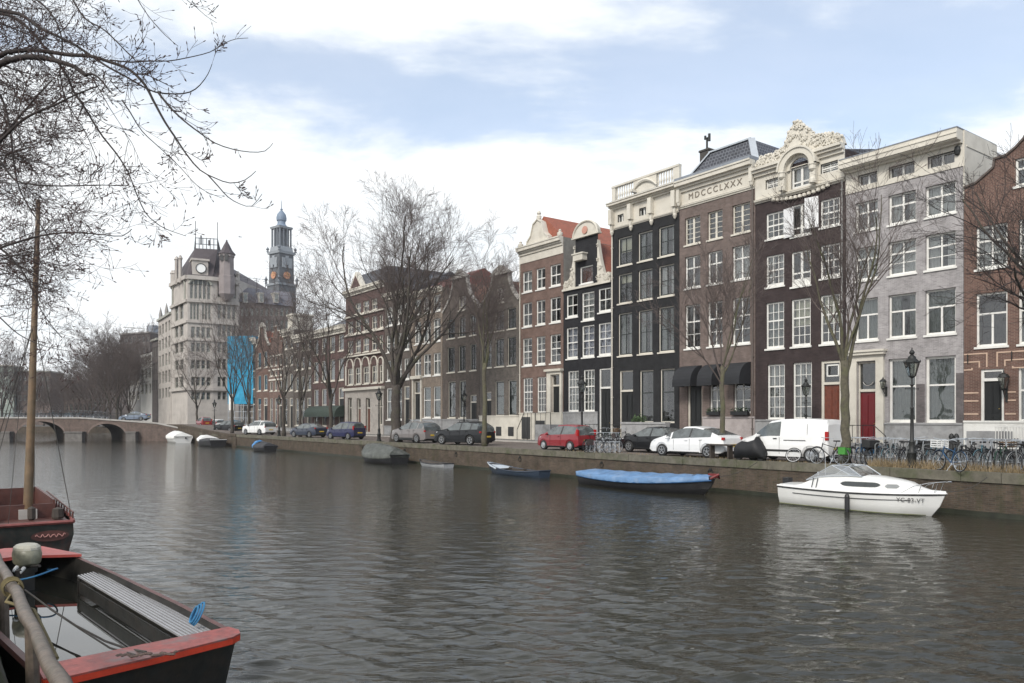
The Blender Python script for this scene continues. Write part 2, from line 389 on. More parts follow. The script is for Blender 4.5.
    def chimney(s, sx, y, z0, z1, w=.7, d=.5, m=None, pots=2):
        mb = MB(); mb.box(sx - w / 2, sx + w / 2, y, y + d, z0, z1); mb.box(sx - w / 2 - .06, sx + w / 2 + .06, y - .06, y + d + .06, z1, z1 + .12)
        c = mb.build('chimney', m or s.mats, s.roof)
        for i in range(pots):
            px_ = sx + (i - (pots - 1) / 2) * .3
            c2 = MB().lathe([(.11, z1 + .12), (.09, z1 + .5), (.11, z1 + .52), (.11, z1 + .58), (.0, z1 + .58)], 10, c=(px_, y + d / 2, 0))
            o = c2.build('chimney_pot', mat('terracotta', (.3, .14, .08), .8), s.roof)
        return c
    def downpipe(s, sx, z1, m=None, z0=0.):
        mb = MB(); mb.tube([(sx, -.07, z1), (sx, -.07, z0 + .1), (sx + .02, -.12, z0)], .05, 7)
        for z in np.arange(z0 + 1.2, z1, 2.2): mb.box(sx - .08, sx + .08, -.12, -.002, z, z + .05)
        return s.obj('downpipe', mb, m or ZINC)
    def stoop(s, s0, s1, z, d=1.3, m=PLINTH, steps=4, side=None, rail=True):
        mb = MB()
        if z > .1:
            mb.box(s0, s1, -d, -.003, 0, z)
            for i in range(steps):
                mb.box(s1, s1 + .3 * (steps - i), -d, -.003, z * i / steps + .001, z * (i + 1) / steps)
        o = s.obj('stoop', mb, m)
        if rail:
            r = MB()
            for q in np.linspace(s0 + .05, s1 - .05, 4): r.tube([(q, -d + .05, z), (q, -d + .05, z + .95)], .015, 5)
            r.tube([(s0 + .02, -.05, z + .95), (s0 + .02, -d + .05, z + .95), (s1 - .02, -d + .05, z + .95), (s1 + .3 * steps, -d + .05, .95)], .022, 6)
            r.tube([(s0 + .02, -d + .05, z), (s0 + .02, -d + .05, z + .95)], .02, 6); r.tube([(s1 + .3 * steps, -d + .05, 0), (s1 + .3 * steps, -d + .05, .95)], .02, 6)
            r.build('railing', IRON, o)
        return o

def blob_relief(mb, pts, y, r=.09, m=0):
    for (a, z) in pts:
        rr = r * random.uniform(.6, 1.3)
        mb.lathe([(0, -rr), (rr * .8, -rr * .55), (rr, 0), (rr * .8, rr * .55), (0, rr)], 7, m, (a, y, z))
B_GREY = brick('grey_brick', (.345, .322, .325), (.25, .232, .237), (.37, .36, .35), stain=(.17, .16, .15), stain_amt=.4)
B_RED = brick('red_brick', (.145, .078, .062), (.10, .055, .046), (.22, .17, .14))
B_DKBR = brick('dark_brown_brick', (.055, .040, .040), (.040, .029, .030), (.05, .042, .04), stain=(.03, .025, .022))
B_BROWN = brick('brown_brick', (.18, .135, .12), (.13, .10, .088), (.15, .13, .12), stain=(.09, .06, .045))
B_BLACK = brick('black_brick', (.027, .027, .029), (.020, .021, .022), (.03, .03, .031), stain=(.05, .05, .05), stain_amt=.2)
B_BLACK2 = brick('tarred_brick', (.025, .025, .028), (.019, .019, .022), (.03, .03, .032), stain=(.05, .05, .05), stain_amt=.2)
B_RB = brick('russet_brick', (.17, .105, .085), (.13, .08, .065), (.2, .16, .14), stain=(.10, .08, .065))
B_OLIVE = brick('olive_brown_brick', (.16, .14, .12), (.115, .10, .09), (.12, .11, .10))
B_DK2 = brick('umber_brick', (.14, .115, .10), (.10, .083, .075), (.10, .09, .08))
B_TAN = brick('tan_brick', (.27, .215, .175), (.20, .16, .13), (.2, .18, .15))
B_PURP = brick('maroon_brick', (.12, .065, .06), (.085, .048, .046), (.12, .1, .09))
SIDEGREY = mat('weathered_side_render', (.20, .195, .175), .9, var=.2, scale=2, dirt=(.08, .08, .07), damt=.7)
REDDOOR = mat('red_door_paint', (.13, .006, .009), .3, var=.1)
BRNDOOR = mat('varnished_brown_door', (.13, .035, .018), .35, var=.3, scale=5)
BLKDOOR = mat('black_door_paint', (.007, .008, .008), .5, var=.1)

def frieze(H, z0, z1, holes, m, y=-.05, name='frieze', s0=0, s1=None, dep=.2):
    mb = MB(); s1 = H.W if s1 is None else s1; wall_skin(mb, [(z0, s0, s1), (z1, s0, s1)], holes, y, dep)
    mb.quad((s0, y, z0), (s0, -.002, z0), (s1, -.002, z0), (s1, y, z0)); mb.quad((s0, y, z0), (s0, y, z1), (s0, -.002, z1), (s0, -.002, z0)); mb.quad((s1, y, z0), (s1, -.002, z0), (s1, -.002, z1), (s1, y, z1))
    return H.obj(name, mb, m)
def rect(z, W): return [(0, 0, W), (z, 0, W)]
def plinth(H, z, m=PLINTH, s0=0, s1=None, y=-.06):
    s1 = H.W if s1 is None else s1
    mb = MB(); mb.box(s0, s1, y, -.002, 0, z); mb.box(s0, s1, y - .05, -.002, z + .001, z + .09); return H.obj('plinth', mb, m)
def anchors(H, pts, m=IRON):
    for s_, z in pts: H.obj('wall_anchor', MB().box(s_ - .02, s_ + .02, -.05, -.002, z - .22, z + .22), m)

# ---- red brick house at the right edge of the picture
H = House('canal_house', 'red brick house with curved bell gable and black door at the far right', 964, 1134, mats=B_RED)
c = [(976, 1007.5), (1018.5, 1049), (1064, 1098)]
H.wins(c, (292.5, 346.5, 991), 'tee', ['dark', 'grey', 'dark'], frame=WHITE)
H.wins(c, (225, 268, 991), 'cross6', 'net', frame=WHITE)
W = H.W; zg = H.Z(188, 965)
H.window(H.S(1015), H.S(1040), H.Z(186, 1020), H.Z(158, 1020), 'cross', 'net')
dz = H.Z(431, 990)
H.door(H.S(980.5), H.S(1004), dz, H.Z(369, 992), BLKDOOR, trans=.17)
H.window(H.S(1018), H.S(1049), H.Z(422, 1030), H.Z(366, 1030), 'band', 'net', frame=WHITE)
def gz(y, x): return H.Z(y, x)
out = [(0, 0, W), (zg, 0, W)]
for (y, x) in [(183.5, 976), (168, 993.7), (159.4, 994.7), (156, 1006), (147.7, 1016), (139, 1024), (128, 1030), (112, 1034), (95, 1038)]:
    z = gz(y, x); sl = min(H.S(x), W / 2 - .35); out.append((z, sl, W - sl))
out[2] = (max(out[2][0], zg + .02), out[2][1], out[2][2])
for i in range(1, len(out)):
    if out[i][0] <= out[i - 1][0]: out[i] = (out[i - 1][0] + .03, out[i][1], out[i][2])
H.body(out, 11, 'gable', zr=zg + 2.2, zeave=zg - .3, roofm=DTILE)
mb = MB()
for i in range(1, len(out) - 1):
    for k in (1, 2): mb.bar((out[i][k], .08, out[i][0] + .03), (out[i + 1][k], .08, out[i + 1][0] + .03), .34, .09)
H.obj('gable_coping', mb, mat('dark_coping', (.09, .07, .06), .8))
plinth(H, H.Z(422.5, 970), WHITE)
mb = MB()   # stone bands on the ground floor and the stepped lines over the door
for y in (393, 414, 401): 
    z = H.Z(y, 970)
    for a, b in ((0, H.S(978.5)), (H.S(1005.5), H.S(1016))): mb.box(a, b, -.022, -.002, z - .035, z + .035)
zt = H.Z(353, 990); sc = (H.S(980.5) + H.S(1004)) / 2; hw = (H.S(1004) - H.S(980.5)) / 2
for i, (dx, zz) in enumerate(((1.25, -.0), (.78, -.38), (.35, -.75))):
    a = sc - hw * .38 - i * .33; b = sc + hw * .38 + i * .33; z = zt + zz
    mb.box(0, a, -.022, -.002, z - .03, z + .03); mb.box(b, W, -.022, -.002, z - .03, z + .03)
    mb.box(a - .06, a, -.024, -.002, H.Z(367, 990), z - .031); mb.box(b, b + .06, -.024, -.002, H.Z(367, 990), z - .031)
H.obj('stone_band', mb, mat('pale_stone_band', (.50, .36, .27), .8))
anchors(H, [(H.S(968), H.Z(359, 968)), (H.S(1012), H.Z(356, 1012))])
mb = MB(); zf = H.Z(425.5, 1010); s_ = H.S(1006)
mb.box(s_, W, -1.25, -1.2, zf - .08, zf); mb.box(s_, W, -1.25, -1.2, zf - 1.05, zf - .97)
for q in np.arange(s_ + .05, W, .12): mb.box(q - .015, q + .015, -1.235, -1.21, zf - .97, zf - .08)
mb.box(s_, s_ + .05, -1.2, 0, zf - .08, zf)
H.obj('stoop_fence', mb, WHITE)
H.stoop(H.S(978), H.S(1006), dz, 1.2, PLINTH, rail=False)

# ---- grey brick house
H = House('canal_house', 'grey brick house with white attic band under a flat cornice and a red door', 846, 963.6, mats=B_GREY, reveal=.2)
W = H.W
c1, c2, c3 = (855, 878), (888.3, 916), (925.2, 955.8)
H.wins([c1, c2, c3], (183.5, 215, 941), 'cross', 'net')
H.wins([c1, c2, c3], (233, 268.6, 941), 'cross6', 'net')
H.wins([c1, c2, c3], (288.7, 334.3, 941), 'tee', ['grey', 'grey', 'grey'])
H.wins([(888.5, 916), c3], (356, 423, 941), 'band', 'grey', fw=.12)
za0, za1 = H.Z(166, 941), H.Z(154, 941); zf = H.Z(171.5, 941); zc0 = H.Z(149.5, 941); zc1 = H.Z(136.4, 941)
hol = []
for a, b in ((858, 877.5), (889, 915), (928, 955)):
    hol.append((H.S(a), H.S(b), za0, za1)); H.window(H.S(a), H.S(b), za0, za1, 'pair', 'dark', sill=False, fw=.05, y=.0)
dz = H.Z(443, 867)
H.door(H.S(857.5), H.S(876.5), dz, H.Z(362, 867), REDDOOR, frame=CREAM, trans=.35, fw=.07)
H.body(rect(zc0 + .3, W), 11, 'flat', roofm=ZINC)
frieze(H, zf, zc0, hol, CREAM)
H.cornice(zc0, zc1 - zc0, .75, CREAM, steps=[(0, .18, .35), (.18, .26, .8), (.26, .62, .95), (.62, .7, 1.), (.7, 1., .9)])
mb = MB(); mb.box(-.02, W + .02, -.70, 3.6, zc1 + .001, zc1 + .05); H.obj('roof_edge', mb, LEAD)
mb = MB(); mb.box(W - .02, W + .05, .0, 3.6, zf - 1.6, zc1 - .002); mb.box(W + .051, W + .08, .2, 3.4, zc0 - .12, zc0 - .04); H.obj('attic_side', mb, CREAM)
mb = MB(); a, b = H.S(850.5), H.S(884.5); zt = H.Z(357, 867)
mb.box(a, H.S(857.5) - .003, -.12, -.002, 0, zt); mb.box(H.S(876.5) + .003, b, -.12, -.002, 0, zt); mb.box(a, b, -.122, -.002, H.Z(361, 867), zt + .1)
mb.box(a - .1, b + .1, -.3, -.002, zt + .1, zt + .25); mb.box(a - .16, b + .16, -.38, -.002, zt + .251, zt + .36)
H.obj('door_surround', mb, CREAM)
mb = MB(); s_ = (H.S(857.5) + H.S(876.5)) / 2; zc = H.Z(380, 867)
mb.tube([(s_ + .3 * math.cos(t), H.rev - .08, zc + .3 * math.sin(t)) for t in np.linspace(PI * 1.1, PI * 1.9, 9)], .02, 5); H.obj('transom_ornament', mb, SANDST)
pl = plinth(H, H.Z(424.6, 920), PLINTH, s0=H.S(885)); 
H.stoop(H.S(851), H.S(884), dz, 1.0, PLINTH, steps=2)
mb = MB(); mb.box(H.S(916.4), H.S(924.8), -.02, -.002, H.Z(423.5, 920), H.Z(384, 920)); mb.box(H.S(956.2), W, -.02, -.002, H.Z(423.5, 956), H.Z(373, 960)); H.obj('pier_facing', mb, brick('dark_grey_brick', (.15, .13, .13), (.11, .1, .1), (.13, .12, .12)))
mb = MB(); mb.lathe([(.0, -.26), (.12, -.18), (.16, 0), (.12, .18), (0, .26)], 10).xf(Matrix.Translation((H.S(958.3), -.1, H.Z(151, 958)))); H.obj('cornice_ornament', mb, IRON)

# ---- dark brown house with the ornate crest
H = House('canal_house', 'dark brown brick house topped by an ornate cream crest with an arched window', 755.8, 845.2, mats=B_DKBR, reveal=.14)
W = H.W
C1, C2, C3 = (766, 784), (791.3, 810.6), (820.3, 839.8)
H.wins([C1, C3], (212, 238.3, 775), 's12', ['blind' if 0 else 'net', 'net'])
H.wins([C2], (203.5, 235.5, 801), 'french', 'dark')
H.wins([C1, C3], (254.8, 286.5, 775), 's12', ['net', 'dark'], bottom=2.2)
H.wins([C2], (250.8, 286, 801), 'french', 'dark', bottom=5)
H.wins([C1, C2, C3], (302.2, 348.6, 775), 's15', ['grey', 'blind', 'blind'], bottom=1.8, cov=None)
H.wins([(767.4, 784.8), (793, 811.8)], (364.3, 419.5, 775), 's15', 'net', cov=.44)
dz = H.Z(448, 832)
H.door(H.S(821), H.S(841.3), dz, H.Z(360.5, 832), BRNDOOR, frame=CREAM, trans=.26, fw=.14)
mb = MB(); a, b = H.S(826.5), H.S(839); zz0, zz1 = H.Z(376.5, 832), H.Z(364.5, 832)
for (p, q, r_, t) in ((a, a + .07, zz0, zz1), (b - .07, b, zz0, zz1), (a, b, zz0, zz0 + .07), (a, b, zz1 - .07, zz1)): mb.box(p, q, H.rev - .13, H.rev - .1, r_, t)
H.obj('transom_frame', mb, WHITE)
zw = H.Z(190.3, 800); zu = H.Z(165.5, 800)     # bottom of the white storey, upper cornice
hol = []
for a, b in ((766, 778.5), (821, 838.5)):
    h_ = (H.S(a), H.S(b), H.Z(188.3, 772) , H.Z(178.9, 772) ); hol.append(h_); H.window(*h_, 's9', 'net', sill=False, fw=.05)
sc = H.S(801); hw = .62; za = zw + .15; zb = H.Z(166, 801)
hol.append((sc - hw, sc + hw, za, zb)); H.window(sc - hw, sc + hw, za, zb, 'french', 'net', sill=False, fw=.1)
H.body(rect(zu + .2, W), 11, 'side', zr=zu + 1.3, roofm=DTILE)
frieze(H, zw, zu, hol, CREAM, y=-.06)
H.cornice(zw - .16, .2, .22, CREAM, name='storey_moulding')
st = [(0, .4, .4), (.4, .7, .75), (.7, 1., 1.)]
aw = 1.02   # half width of the arch hood
H.cornice(zu, .5, .5, CREAM, s1=sc - aw, steps=st); H.cornice(zu, .5, .5, CREAM, s0=sc + aw, steps=st)
mb = MB()   # arched hood on pilasters
ring = lambda r, y, n=18: [(sc + r * math.cos(t), y, zb - .15 + r * .95 * math.sin(t)) for t in np.linspace(0, PI, n)]
def arch(mb, r0, r1, y0, y1, n=18):
    a0, a1, b0, b1 = ring(r0, y0), ring(r1, y0), ring(r0, y1), ring(r1, y1)
    for i in range(n - 1):
        mb.quad(a0[i], a1[i], a1[i + 1], a0[i + 1]); mb.quad(a1[i], b1[i], b1[i + 1], a1[i + 1]); mb.quad(a0[i], a0[i + 1], b0[i + 1], b0[i])
arch(mb, .82, 1.16, -.5, -.005); arch(mb, 1.16, 1.26, -.58, -.005); arch(mb, .62, .84, -.2, -.06)
for sg in (-1, 1):
    a = sc + sg * .98; mb.box(a - .16, a + .16, -.42, -.062, zw + .1, zb - .15)
    mb.lathe([(.1, 0), (.2, .1), (.2, .3), (.24, .35), (.24, .42), (0, .42)], 8, c=(a, -.4, zb - .6))
    mb.lathe([(.0, 0), (.2, .1), (.2, .3), (.1, .42), (0, .42)], 8, c=(a, -.4, zw + .02))
H.obj('arch_hood', mb, CREAM)
mb = MB()   # carved crest: a lobed outline, thick, with scrolls and leaves standing out of it
cp = [(757, 172), (760, 160), (768, 155), (776, 154), (784, 148), (787, 141), (789, 133), (793, 128), (795, 122.5), (799, 120.8), (802, 122), (806, 126.5), (811, 129.5), (813.5, 134), (819, 136), (826, 133.5), (832, 133), (837, 135.5), (843, 136), (848, 137), (846.5, 141), (846, 150)]
pts = [(H.S(x), -.12, H.Z(y, x)) for x, y in cp]; pts = [p for p in pts]
base = [(H.W, -.12, zu + .5), (sc + 1.1, -.12, zu + .5)] + [(sc + 1.1 * math.cos(t), -.12, zb - .12 + 1.1 * .95 * math.sin(t)) for t in np.linspace(.25, PI - .25, 9)] + [(sc - 1.1, -.12, zu + .5), (0.0, -.12, zu + .5)]
poly = pts + base
# fan strips keep the concave outline right
bot = lambda s_: max(zu + .45, (zb - .12 + 1.045 * math.sqrt(max(0, 1 - ((s_ - sc) / 1.1) ** 2))) if abs(s_ - sc) < 1.1 else 0)
ss = [p[0] for p in pts]; zz = [p[2] for p in pts]; xs = np.linspace(.0, H.W, 90)
order = np.argsort(ss); tp = np.interp(xs, np.array(ss)[order], np.array(zz)[order])
for i in range(len(xs) - 1):
    a, b = xs[i], xs[i + 1]; za_, zb_ = max(bot(a), zu + .45), max(bot(b), zu + .45); ta, tb = max(tp[i], za_ + .05), max(tp[i + 1], zb_ + .05)
    mb.quad((a, -.14, za_), (b, -.14, zb_), (b, -.14, tb), (a, -.14, ta)); mb.quad((a, .2, za_), (a, .2, ta), (b, .2, tb), (b, .2, zb_)); mb.quad((a, -.14, ta), (b, -.14, tb), (b, .2, tb), (a, .2, ta))
rr = random.Random(3)
for k in range(150):
    i = rr.randrange(len(xs)); z0 = bot(xs[i]) + .05; z = z0 + (tp[i] - z0) * rr.random() ** .6
    r = rr.uniform(.07, .16); t0 = rr.random() * 6
    if tp[i] - z0 < .15: continue
    mb.tube([(xs[i] + r * (1 - q * .7) * math.cos(t0 + q * 5), -.17 - .05 * q, z + r * (1 - q * .7) * math.sin(t0 + q * 5)) for q in np.linspace(0, 1, 7)], [.03, .045, .05, .05, .045, .035, .03], 5)
for i in range(0, len(xs), 3): mb.lathe([(0, -.1), (.1, -.05), (.11, .03), (.05, .1), (0, .12)], 7, c=(xs[i], -.1, tp[i] - .03))
crest = H.obj('carved_crest', mb, CREAM); autosmooth(crest, 50)
mb = MB()   # shell apron below the arched window
for i, t in enumerate(np.linspace(-1, 1, 13)): mb.lathe([(0, -.14), (.12, -.08), (.12, .06), (0, .12)], 7, c=(sc + t * 1.75, -.12, zw - .16 - .2 * (1 - t * t)))
H.obj('carved_apron', mb, CREAM)
zs0, zs1 = H.Z(238.5, 785), H.Z(209.5, 785)
for (xa, sgn, tilt) in ((783.8, 1, .12), (818.6, -1, .10)):     # opened white shutters
    s_ = H.S(xa); mb = MB(); L = .78
    q = (s_ + sgn * L * .97, -.2)
    h0, h1 = (zs0, zs1) if sgn > 0 else (zs0 + .25, zs1 + .3)
    mb.prism([(s_, -.03, h0), (q[0], q[1], h0), (q[0], q[1], h1), (s_, -.03, h1)], (0, .045, 0)); H.obj('shutter', mb, mat('white_shutter', (.72, .72, .72), .4, var=.04))
plinth(H, H.Z(421, 775), PLINTH, s1=H.S(819))
H.stoop(H.S(817), H.S(843), dz, 1.1, PLINTH, steps=2); H.downpipe(W - .14, zw, mat('grey_pipe', (.25, .25, .24), .6))

# ---- brown house dated in Roman numerals
H = House('canal_house', 'brown brick house dated MDCCCLXXX with dark hipped roof and three black awnings', 679.5, 755.4, mats=B_BROWN, reveal=.18)
W = H.W
C1, C2, C3 = (684.9, 700.2), (707.5, 722.5), (732.2, 750)
H.wins([C1, C2, C3], (216.8, 244.4, 692), 'french6', 'dark', frame=CREAM, fw=.08)
H.wins([C1, C2, C3], (256, 288, 692), 'cross', ['dark', 'dark', 'net'], frame=WHITE)
H.wins([C1, C2, C3], (304.8, 348.6, 692), 'ktall', 'dark', frame=WHITE)
H.wins([(709.5, 722), (733.5, 750.5)], (377, 413.5, 716), 'cross6', 'dark', frame=WHITE, sill=False)
dz = H.Z(443, 695)
H.door(H.S(687.5), H.S(702), dz, H.Z(384, 695), BLKDOOR, frame=CREAM, trans=.0, fw=.1)
zf0, zf1 = H.Z(199.5, 716), H.Z(184.5, 716); zc = H.Z(172.5, 716)
H.body(rect(zc - .2, W), 11, 'mansard', zr=Zat(146, 738, DF + 1.8) - STREET, inset=1.35, roofm=DTILE)
frieze(H, zf0, zf1 + .3, [], CREAM)
H.cornice(zf0, .22, .14, CREAM, name='architrave')
H.cornice(zf1 + .1, (zc - zf1) * .92, .6, CREAM)
mb = MB(); mb.box(0, W, -.55, .5, zc + .0, zc + .22); H.obj('gutter', mb, LEAD)
# lead hips
zr = Zat(146, 738, DF + 1.8) - STREET; i_ = 1.35; ze = zc - .2
mb = MB()
for (p, q) in (((0, .1, ze), (i_, i_ + .1, zr)), ((W, .1, ze), (W - i_, i_ + .1, zr))): mb.bar((p[0], p[1], p[2] + .05), (q[0], q[1], q[2] + .05), .42, .08)
mb.bar((i_, i_ + .1, zr + .04), (W - i_, i_ + .1, zr + .04), .3, .1)
mb.build('hip_flashing', ZINC, H.roof)
z9 = Zat(152, 707, DF + 2.5) - STREET; cx_ = H.A0 - Aof(707, DF + 2.5)
H.chimney(cx_, 2.2, zc, z9, .75, .7, mat('dark_chimney_brick', (.06, .055, .05), .9), 0)
mb = MB()
mb.tube([(cx_, 2.5, z9), (cx_, 2.5, z9 + .95)], .07, 8); mb.box(cx_ - .18, cx_ + .24, 2.42, 2.58, z9 + .9, z9 + .98); mb.tube([(cx_ + .2, 2.5, z9 + .7), (cx_ + .2, 2.5, z9 + 1.2)], .09, 8); mb.tube([(cx_ - .15, 2.5, z9 + .9), (cx_ - .15, 2.5, z9 + 1.15)], .08, 8)
mb.build('flue_pipe', IRON, H.roof)
for k in range(2):
    a = .12 if k == 0 else W - .12; mb = MB()
    mb.box(a - .12, a + .12, -.35, -.003, zf1 - .55, zf1 + .35); mb.lathe([(0, -.25), (.1, -.15), (.14, 0), (.1, .12), (0, .14)], 8, c=(a, -.2, zf1 - .6)); H.obj('console', mb, CREAM)
tx = bpy.data.curves.new('numerals', 'FONT'); tx.body = 'MDCCCLXXX'; tx.size = .56; tx.extrude = .012; tx.space_character = 1.35; tx.align_x = 'CENTER'; tx.align_y = 'CENTER'
to = bpy.data.objects.new('numerals', tx); C.objects.link(to); bpy.context.view_layer.update()
me = bpy.data.meshes.new_from_object(to.evaluated_get(bpy.context.evaluated_depsgraph_get())); bpy.data.objects.remove(to)
me.materials.append(mat('letter_brown', (.17, .14, .11), .6, var=0)); me.name = 'numerals'
nu = bpy.data.objects.new('numerals', me); C.objects.link(nu); nu.parent = H.root; nu.location = (H.S(715), -.07, (zf0 + .24 + zf1 + .1) / 2); nu.rotation_euler = (PI / 2, 0, 0)
AWN = mat('black_awning_cloth', (.014, .015, .018), .75, var=.25, scale=2)
def awning(H, s0, s1, z0, z1, d=1.15, m=AWN):
    rings = []
    for t in np.linspace(0, PI / 2, 9):
        rings.append((-d * math.sin(t), z0 + .25 + (z1 - z0 - .25) * math.cos(t)))
    mb = MB()
    for (ya, za), (yb, zb) in zip(rings, rings[1:]):
        mb.quad((s0, ya - .003, za), (s1, ya - .003, za), (s1, yb - .003, zb), (s0, yb - .003, zb))
    mb.quad((s0, -d, z0 + .25), (s1, -d, z0 + .25), (s1, -d, z0), (s0, -d, z0))
    for s_ in (s0, s1): mb.add([(s_, -.003, z0 + .25)] + [(s_, a - .003, b) for a, b in rings], [tuple(range(10))]); mb.quad((s_, -.003, z0 + .25), (s_, -d, z0 + .25), (s_, -d, z0), (s_, -.003, z0))
    o = H.obj('awning', mb, m)
    f = MB(); f.tube([(s0, -.02, z0 + .1), (s0, -d, z0), (s1, -d, z0), (s1, -.02, z0 + .1)], .015, 5); f.build('awning_frame', IRON, o); return o
za, zb = H.Z(386, 712), H.Z(364.5, 712)
awning(H, H.S(684), H.S(702), za, zb); awning(H, H.S(708.5), H.S(723.2), za, zb); awning(H, H.S(733), H.S(751), za, zb)
plinth(H, H.Z(418, 725), mat('pinkish_stone', (.36, .32, .31), .8, var=.12, dirt=(.15, .13, .12)), s0=H.S(703))
LEAFY = mat('box_plant_leaves', (.035, .06, .025), .8, var=.4, scale=8)
for (a, b) in ((709.5, 722), (733.5, 750.5)):
    mb = MB(); s0_, s1_ = H.S(a), H.S(b); z_ = H.Z(417, 716); mb.box(s0_, s1_, -.32, -.07, z_ + .12, z_ + .36)
    fb = H.obj('flower_box', mb, BLACKP); q = MB()
    for k in range(120):
        c_ = (random.uniform(s0_, s1_), random.uniform(-.36, -.05), z_ + .36 + random.uniform(-.05, .22)); r = .07
        v = [Vector(c_) + Vector((random.uniform(-r, r), random.uniform(-r, r), random.uniform(-r, r))) for _ in range(3)]; q.add(v, [(0, 1, 2)])
    q.build('leaves', LEAFY, fb)
H.stoop(H.S(686), H.S(703), dz, .9, PLINTH, steps=1, rail=False); H.downpipe(W - .15, zf0, mat('brown_pipe', (.10, .08, .07), .6))

# ---- black house with balustrade
H = House('canal_house', 'black painted house crowned by a cream cornice and rooftop balustrade', 611.6, 679.2, mats=B_BLACK, reveal=.16)
W = H.W; C1, C2, C3 = (618, 632), (638, 652.4), (658.5, 674.2)
H.wins([C1, C2, C3], (225.8, 256, 666), 'two', ['net', 'net', 'net'], frame=CREAM, fw=.07, sash=DKFRAME, k=.6)
H.wins([C1, C2, C3], (264.8, 296.2, 666), 'two', ['net', 'grey', 'net'], frame=CREAM, fw=.07, sash=DKFRAME, k=.6)
H.wins([C1, C2, C3], (306.5, 352, 666), 'two', 'grey', frame=CREAM, fw=.07, sash=DKFRAME, k=.5, cov=.42)
H.wins([(639.5, 653.4), (660, 674.5)], (368.8, 423, 666), 'band', 'dark', frame=CREAM, sash=DKFRAME, fw=.08, cov=.3, sill=False)
dz = H.Z(438, 625)
H.door(H.S(619.5), H.S(633), dz, H.Z(370.5, 626), BLKDOOR, frame=CREAM, trans=.3, fw=.08)
zf = H.Z(215.5, 666); zc = H.Z(193, 666); zt = H.Z(188.5, 666)
hol = []
for a, b in ((639.5, 646.5), (618, 624)):
    h_ = (H.S(a), H.S(b), zf + .45, zf + 1.0); hol.append(h_); H.window(*h_, 'pair', 'dark', sill=False, fw=.04)
H.body(rect(zc, W), 11, 'flat', roofm=LEAD)
frieze(H, zf, zc, hol, CREAM); H.cornice(zf - .02, .16, .12, CREAM, name='architrave')
H.cornice(zc - .1, zt - zc + .15, .62, CREAM)
zb0, zb1 = H.Z(183.8, 666), H.Z(168, 666)
mb = MB(); mb.prism([(0, -.55, zt + .06), (0, .0, zt + .06), (0, .0, zb0)], (W, 0, 0)); H.obj('lead_apron', mb, LEAD)
mb = MB()     # balustrade
mb.box(0, W, .0, .22, zb0 - .25, zb0); mb.box(0, W, -.03, .26, zb1 - .14, zb1)
for a, b in ((0, .35), (W - .55, W), (W * .46, W * .56)): mb.box(a, b, .01, .24, zb0, zb1 - .14)
def baluster(mb, s_, y, z0, h, r=.07): mb.lathe([(r, 0), (r, h * .06), (r * .5, h * .12), (r * 1.1, h * .36), (r * .5, h * .62), (r * .75, h * .9), (r, h * .94), (r, h)], 7, c=(s_, y, z0))
for a, b in ((.5, W * .32), (W * .7, W - .68)):
    for q in np.arange(a, b, .24): baluster(mb, q, .12, zb0, zb1 - .14 - zb0)
mb.box(W * .34, W * .46, .02, .2, zb0, zb1 - .14); mb.box(W * .56, W * .68, .02, .2, zb0, zb1 - .14)
for sg in (-1, 1):
    mb.tube([(W * .51 + sg * q * 1.2, -.06, zb0 + .75 - q * q * .6) for q in np.linspace(0, 1, 7)], [.13, .13, .12, .1, .09, .08, .06], 6)
mb.box(W * .36, W * .36 + .25, -.5, .1, zb0 + .05, zb0 + .22)
bl = H.obj('balustrade', mb, CREAM); H.downpipe(.12, zf, CREAM)
for x in (613.5, 632.5, 653, 676.5):
    mb = MB(); s_ = H.S(x); mb.box(s_ - .16, s_ + .16, -.42, -.052, zf + .35, zc - .1); mb.box(s_ - .1, s_ + .1, -.28, -.052, zf - .05, zf + .36)
    mb.lathe([(0, -.42), (.07, -.36), (.15, -.15), (.12, 0), (0, .02)], 8, c=(s_, -.16, zf - .05)); H.obj('console', mb, CREAM)
mb = MB(); mb.box(H.S(634.5), W, -1.3, -.9, 0, H.Z(424, 650)); mb.box(H.S(634), W, -1.36, -.84, H.Z(424, 650) + .001, H.Z(422, 650)); H.obj('stoop_parapet', mb, PLINTH)
H.stoop(H.S(618), H.S(634), dz, 1.0, PLINTH, steps=2)
mb = MB()
for k in range(240):
    c_ = Vector((H.S(650) + random.uniform(-.6, .6), -1.1 + random.uniform(-.2, .2), H.Z(422, 650) + abs(random.gauss(0, .22)))); r = .1
    mb.add([c_ + Vector((random.uniform(-r, r), random.uniform(-r, r), random.uniform(-r, r))) for _ in range(3)], [(0, 1, 2)])
H.obj('potted_shrub', mb, mat('shrub_leaves', (.05, .09, .03), .8, var=.4))

# ---- narrow black neck gable house
H = House('canal_house', 'narrow black house with white neck gable scrolls and an arched crest', 563.6, 611.4, mats=B_BLACK2, reveal=.12)
W = H.W; C1, C2, C3 = (566.5, 577.6), (582, 594.2), (598.4, 611)
H.wins([C1, C3], (294.4, 317.4, 572), 'two', ['net', 'dark'], bottom=2, k=.9); H.wins([C2], (292, 320.3, 588), 's9', 'net', bottom=2)
H.wins([C1, C2, C3], (327.5, 358.8, 572), 's9', 'sheer', bottom=2, cov=None)
H.wins([(568, 578.6), (583.5, 594.6)], (370.8, 411.8, 573), 's15', 'net', bottom=1.6)
dz = H.Z(437, 605); H.door(H.S(599.4), H.S(611), dz, H.Z(368.5, 605), BLKDOOR, trans=.28, fw=.08)
zb = H.Z(285, 587.5); zn = H.Z(236, 587); zt = H.Z(225, 588.5); sl, sr = H.S(575.5), H.S(598); sc = (sl + sr) / 2
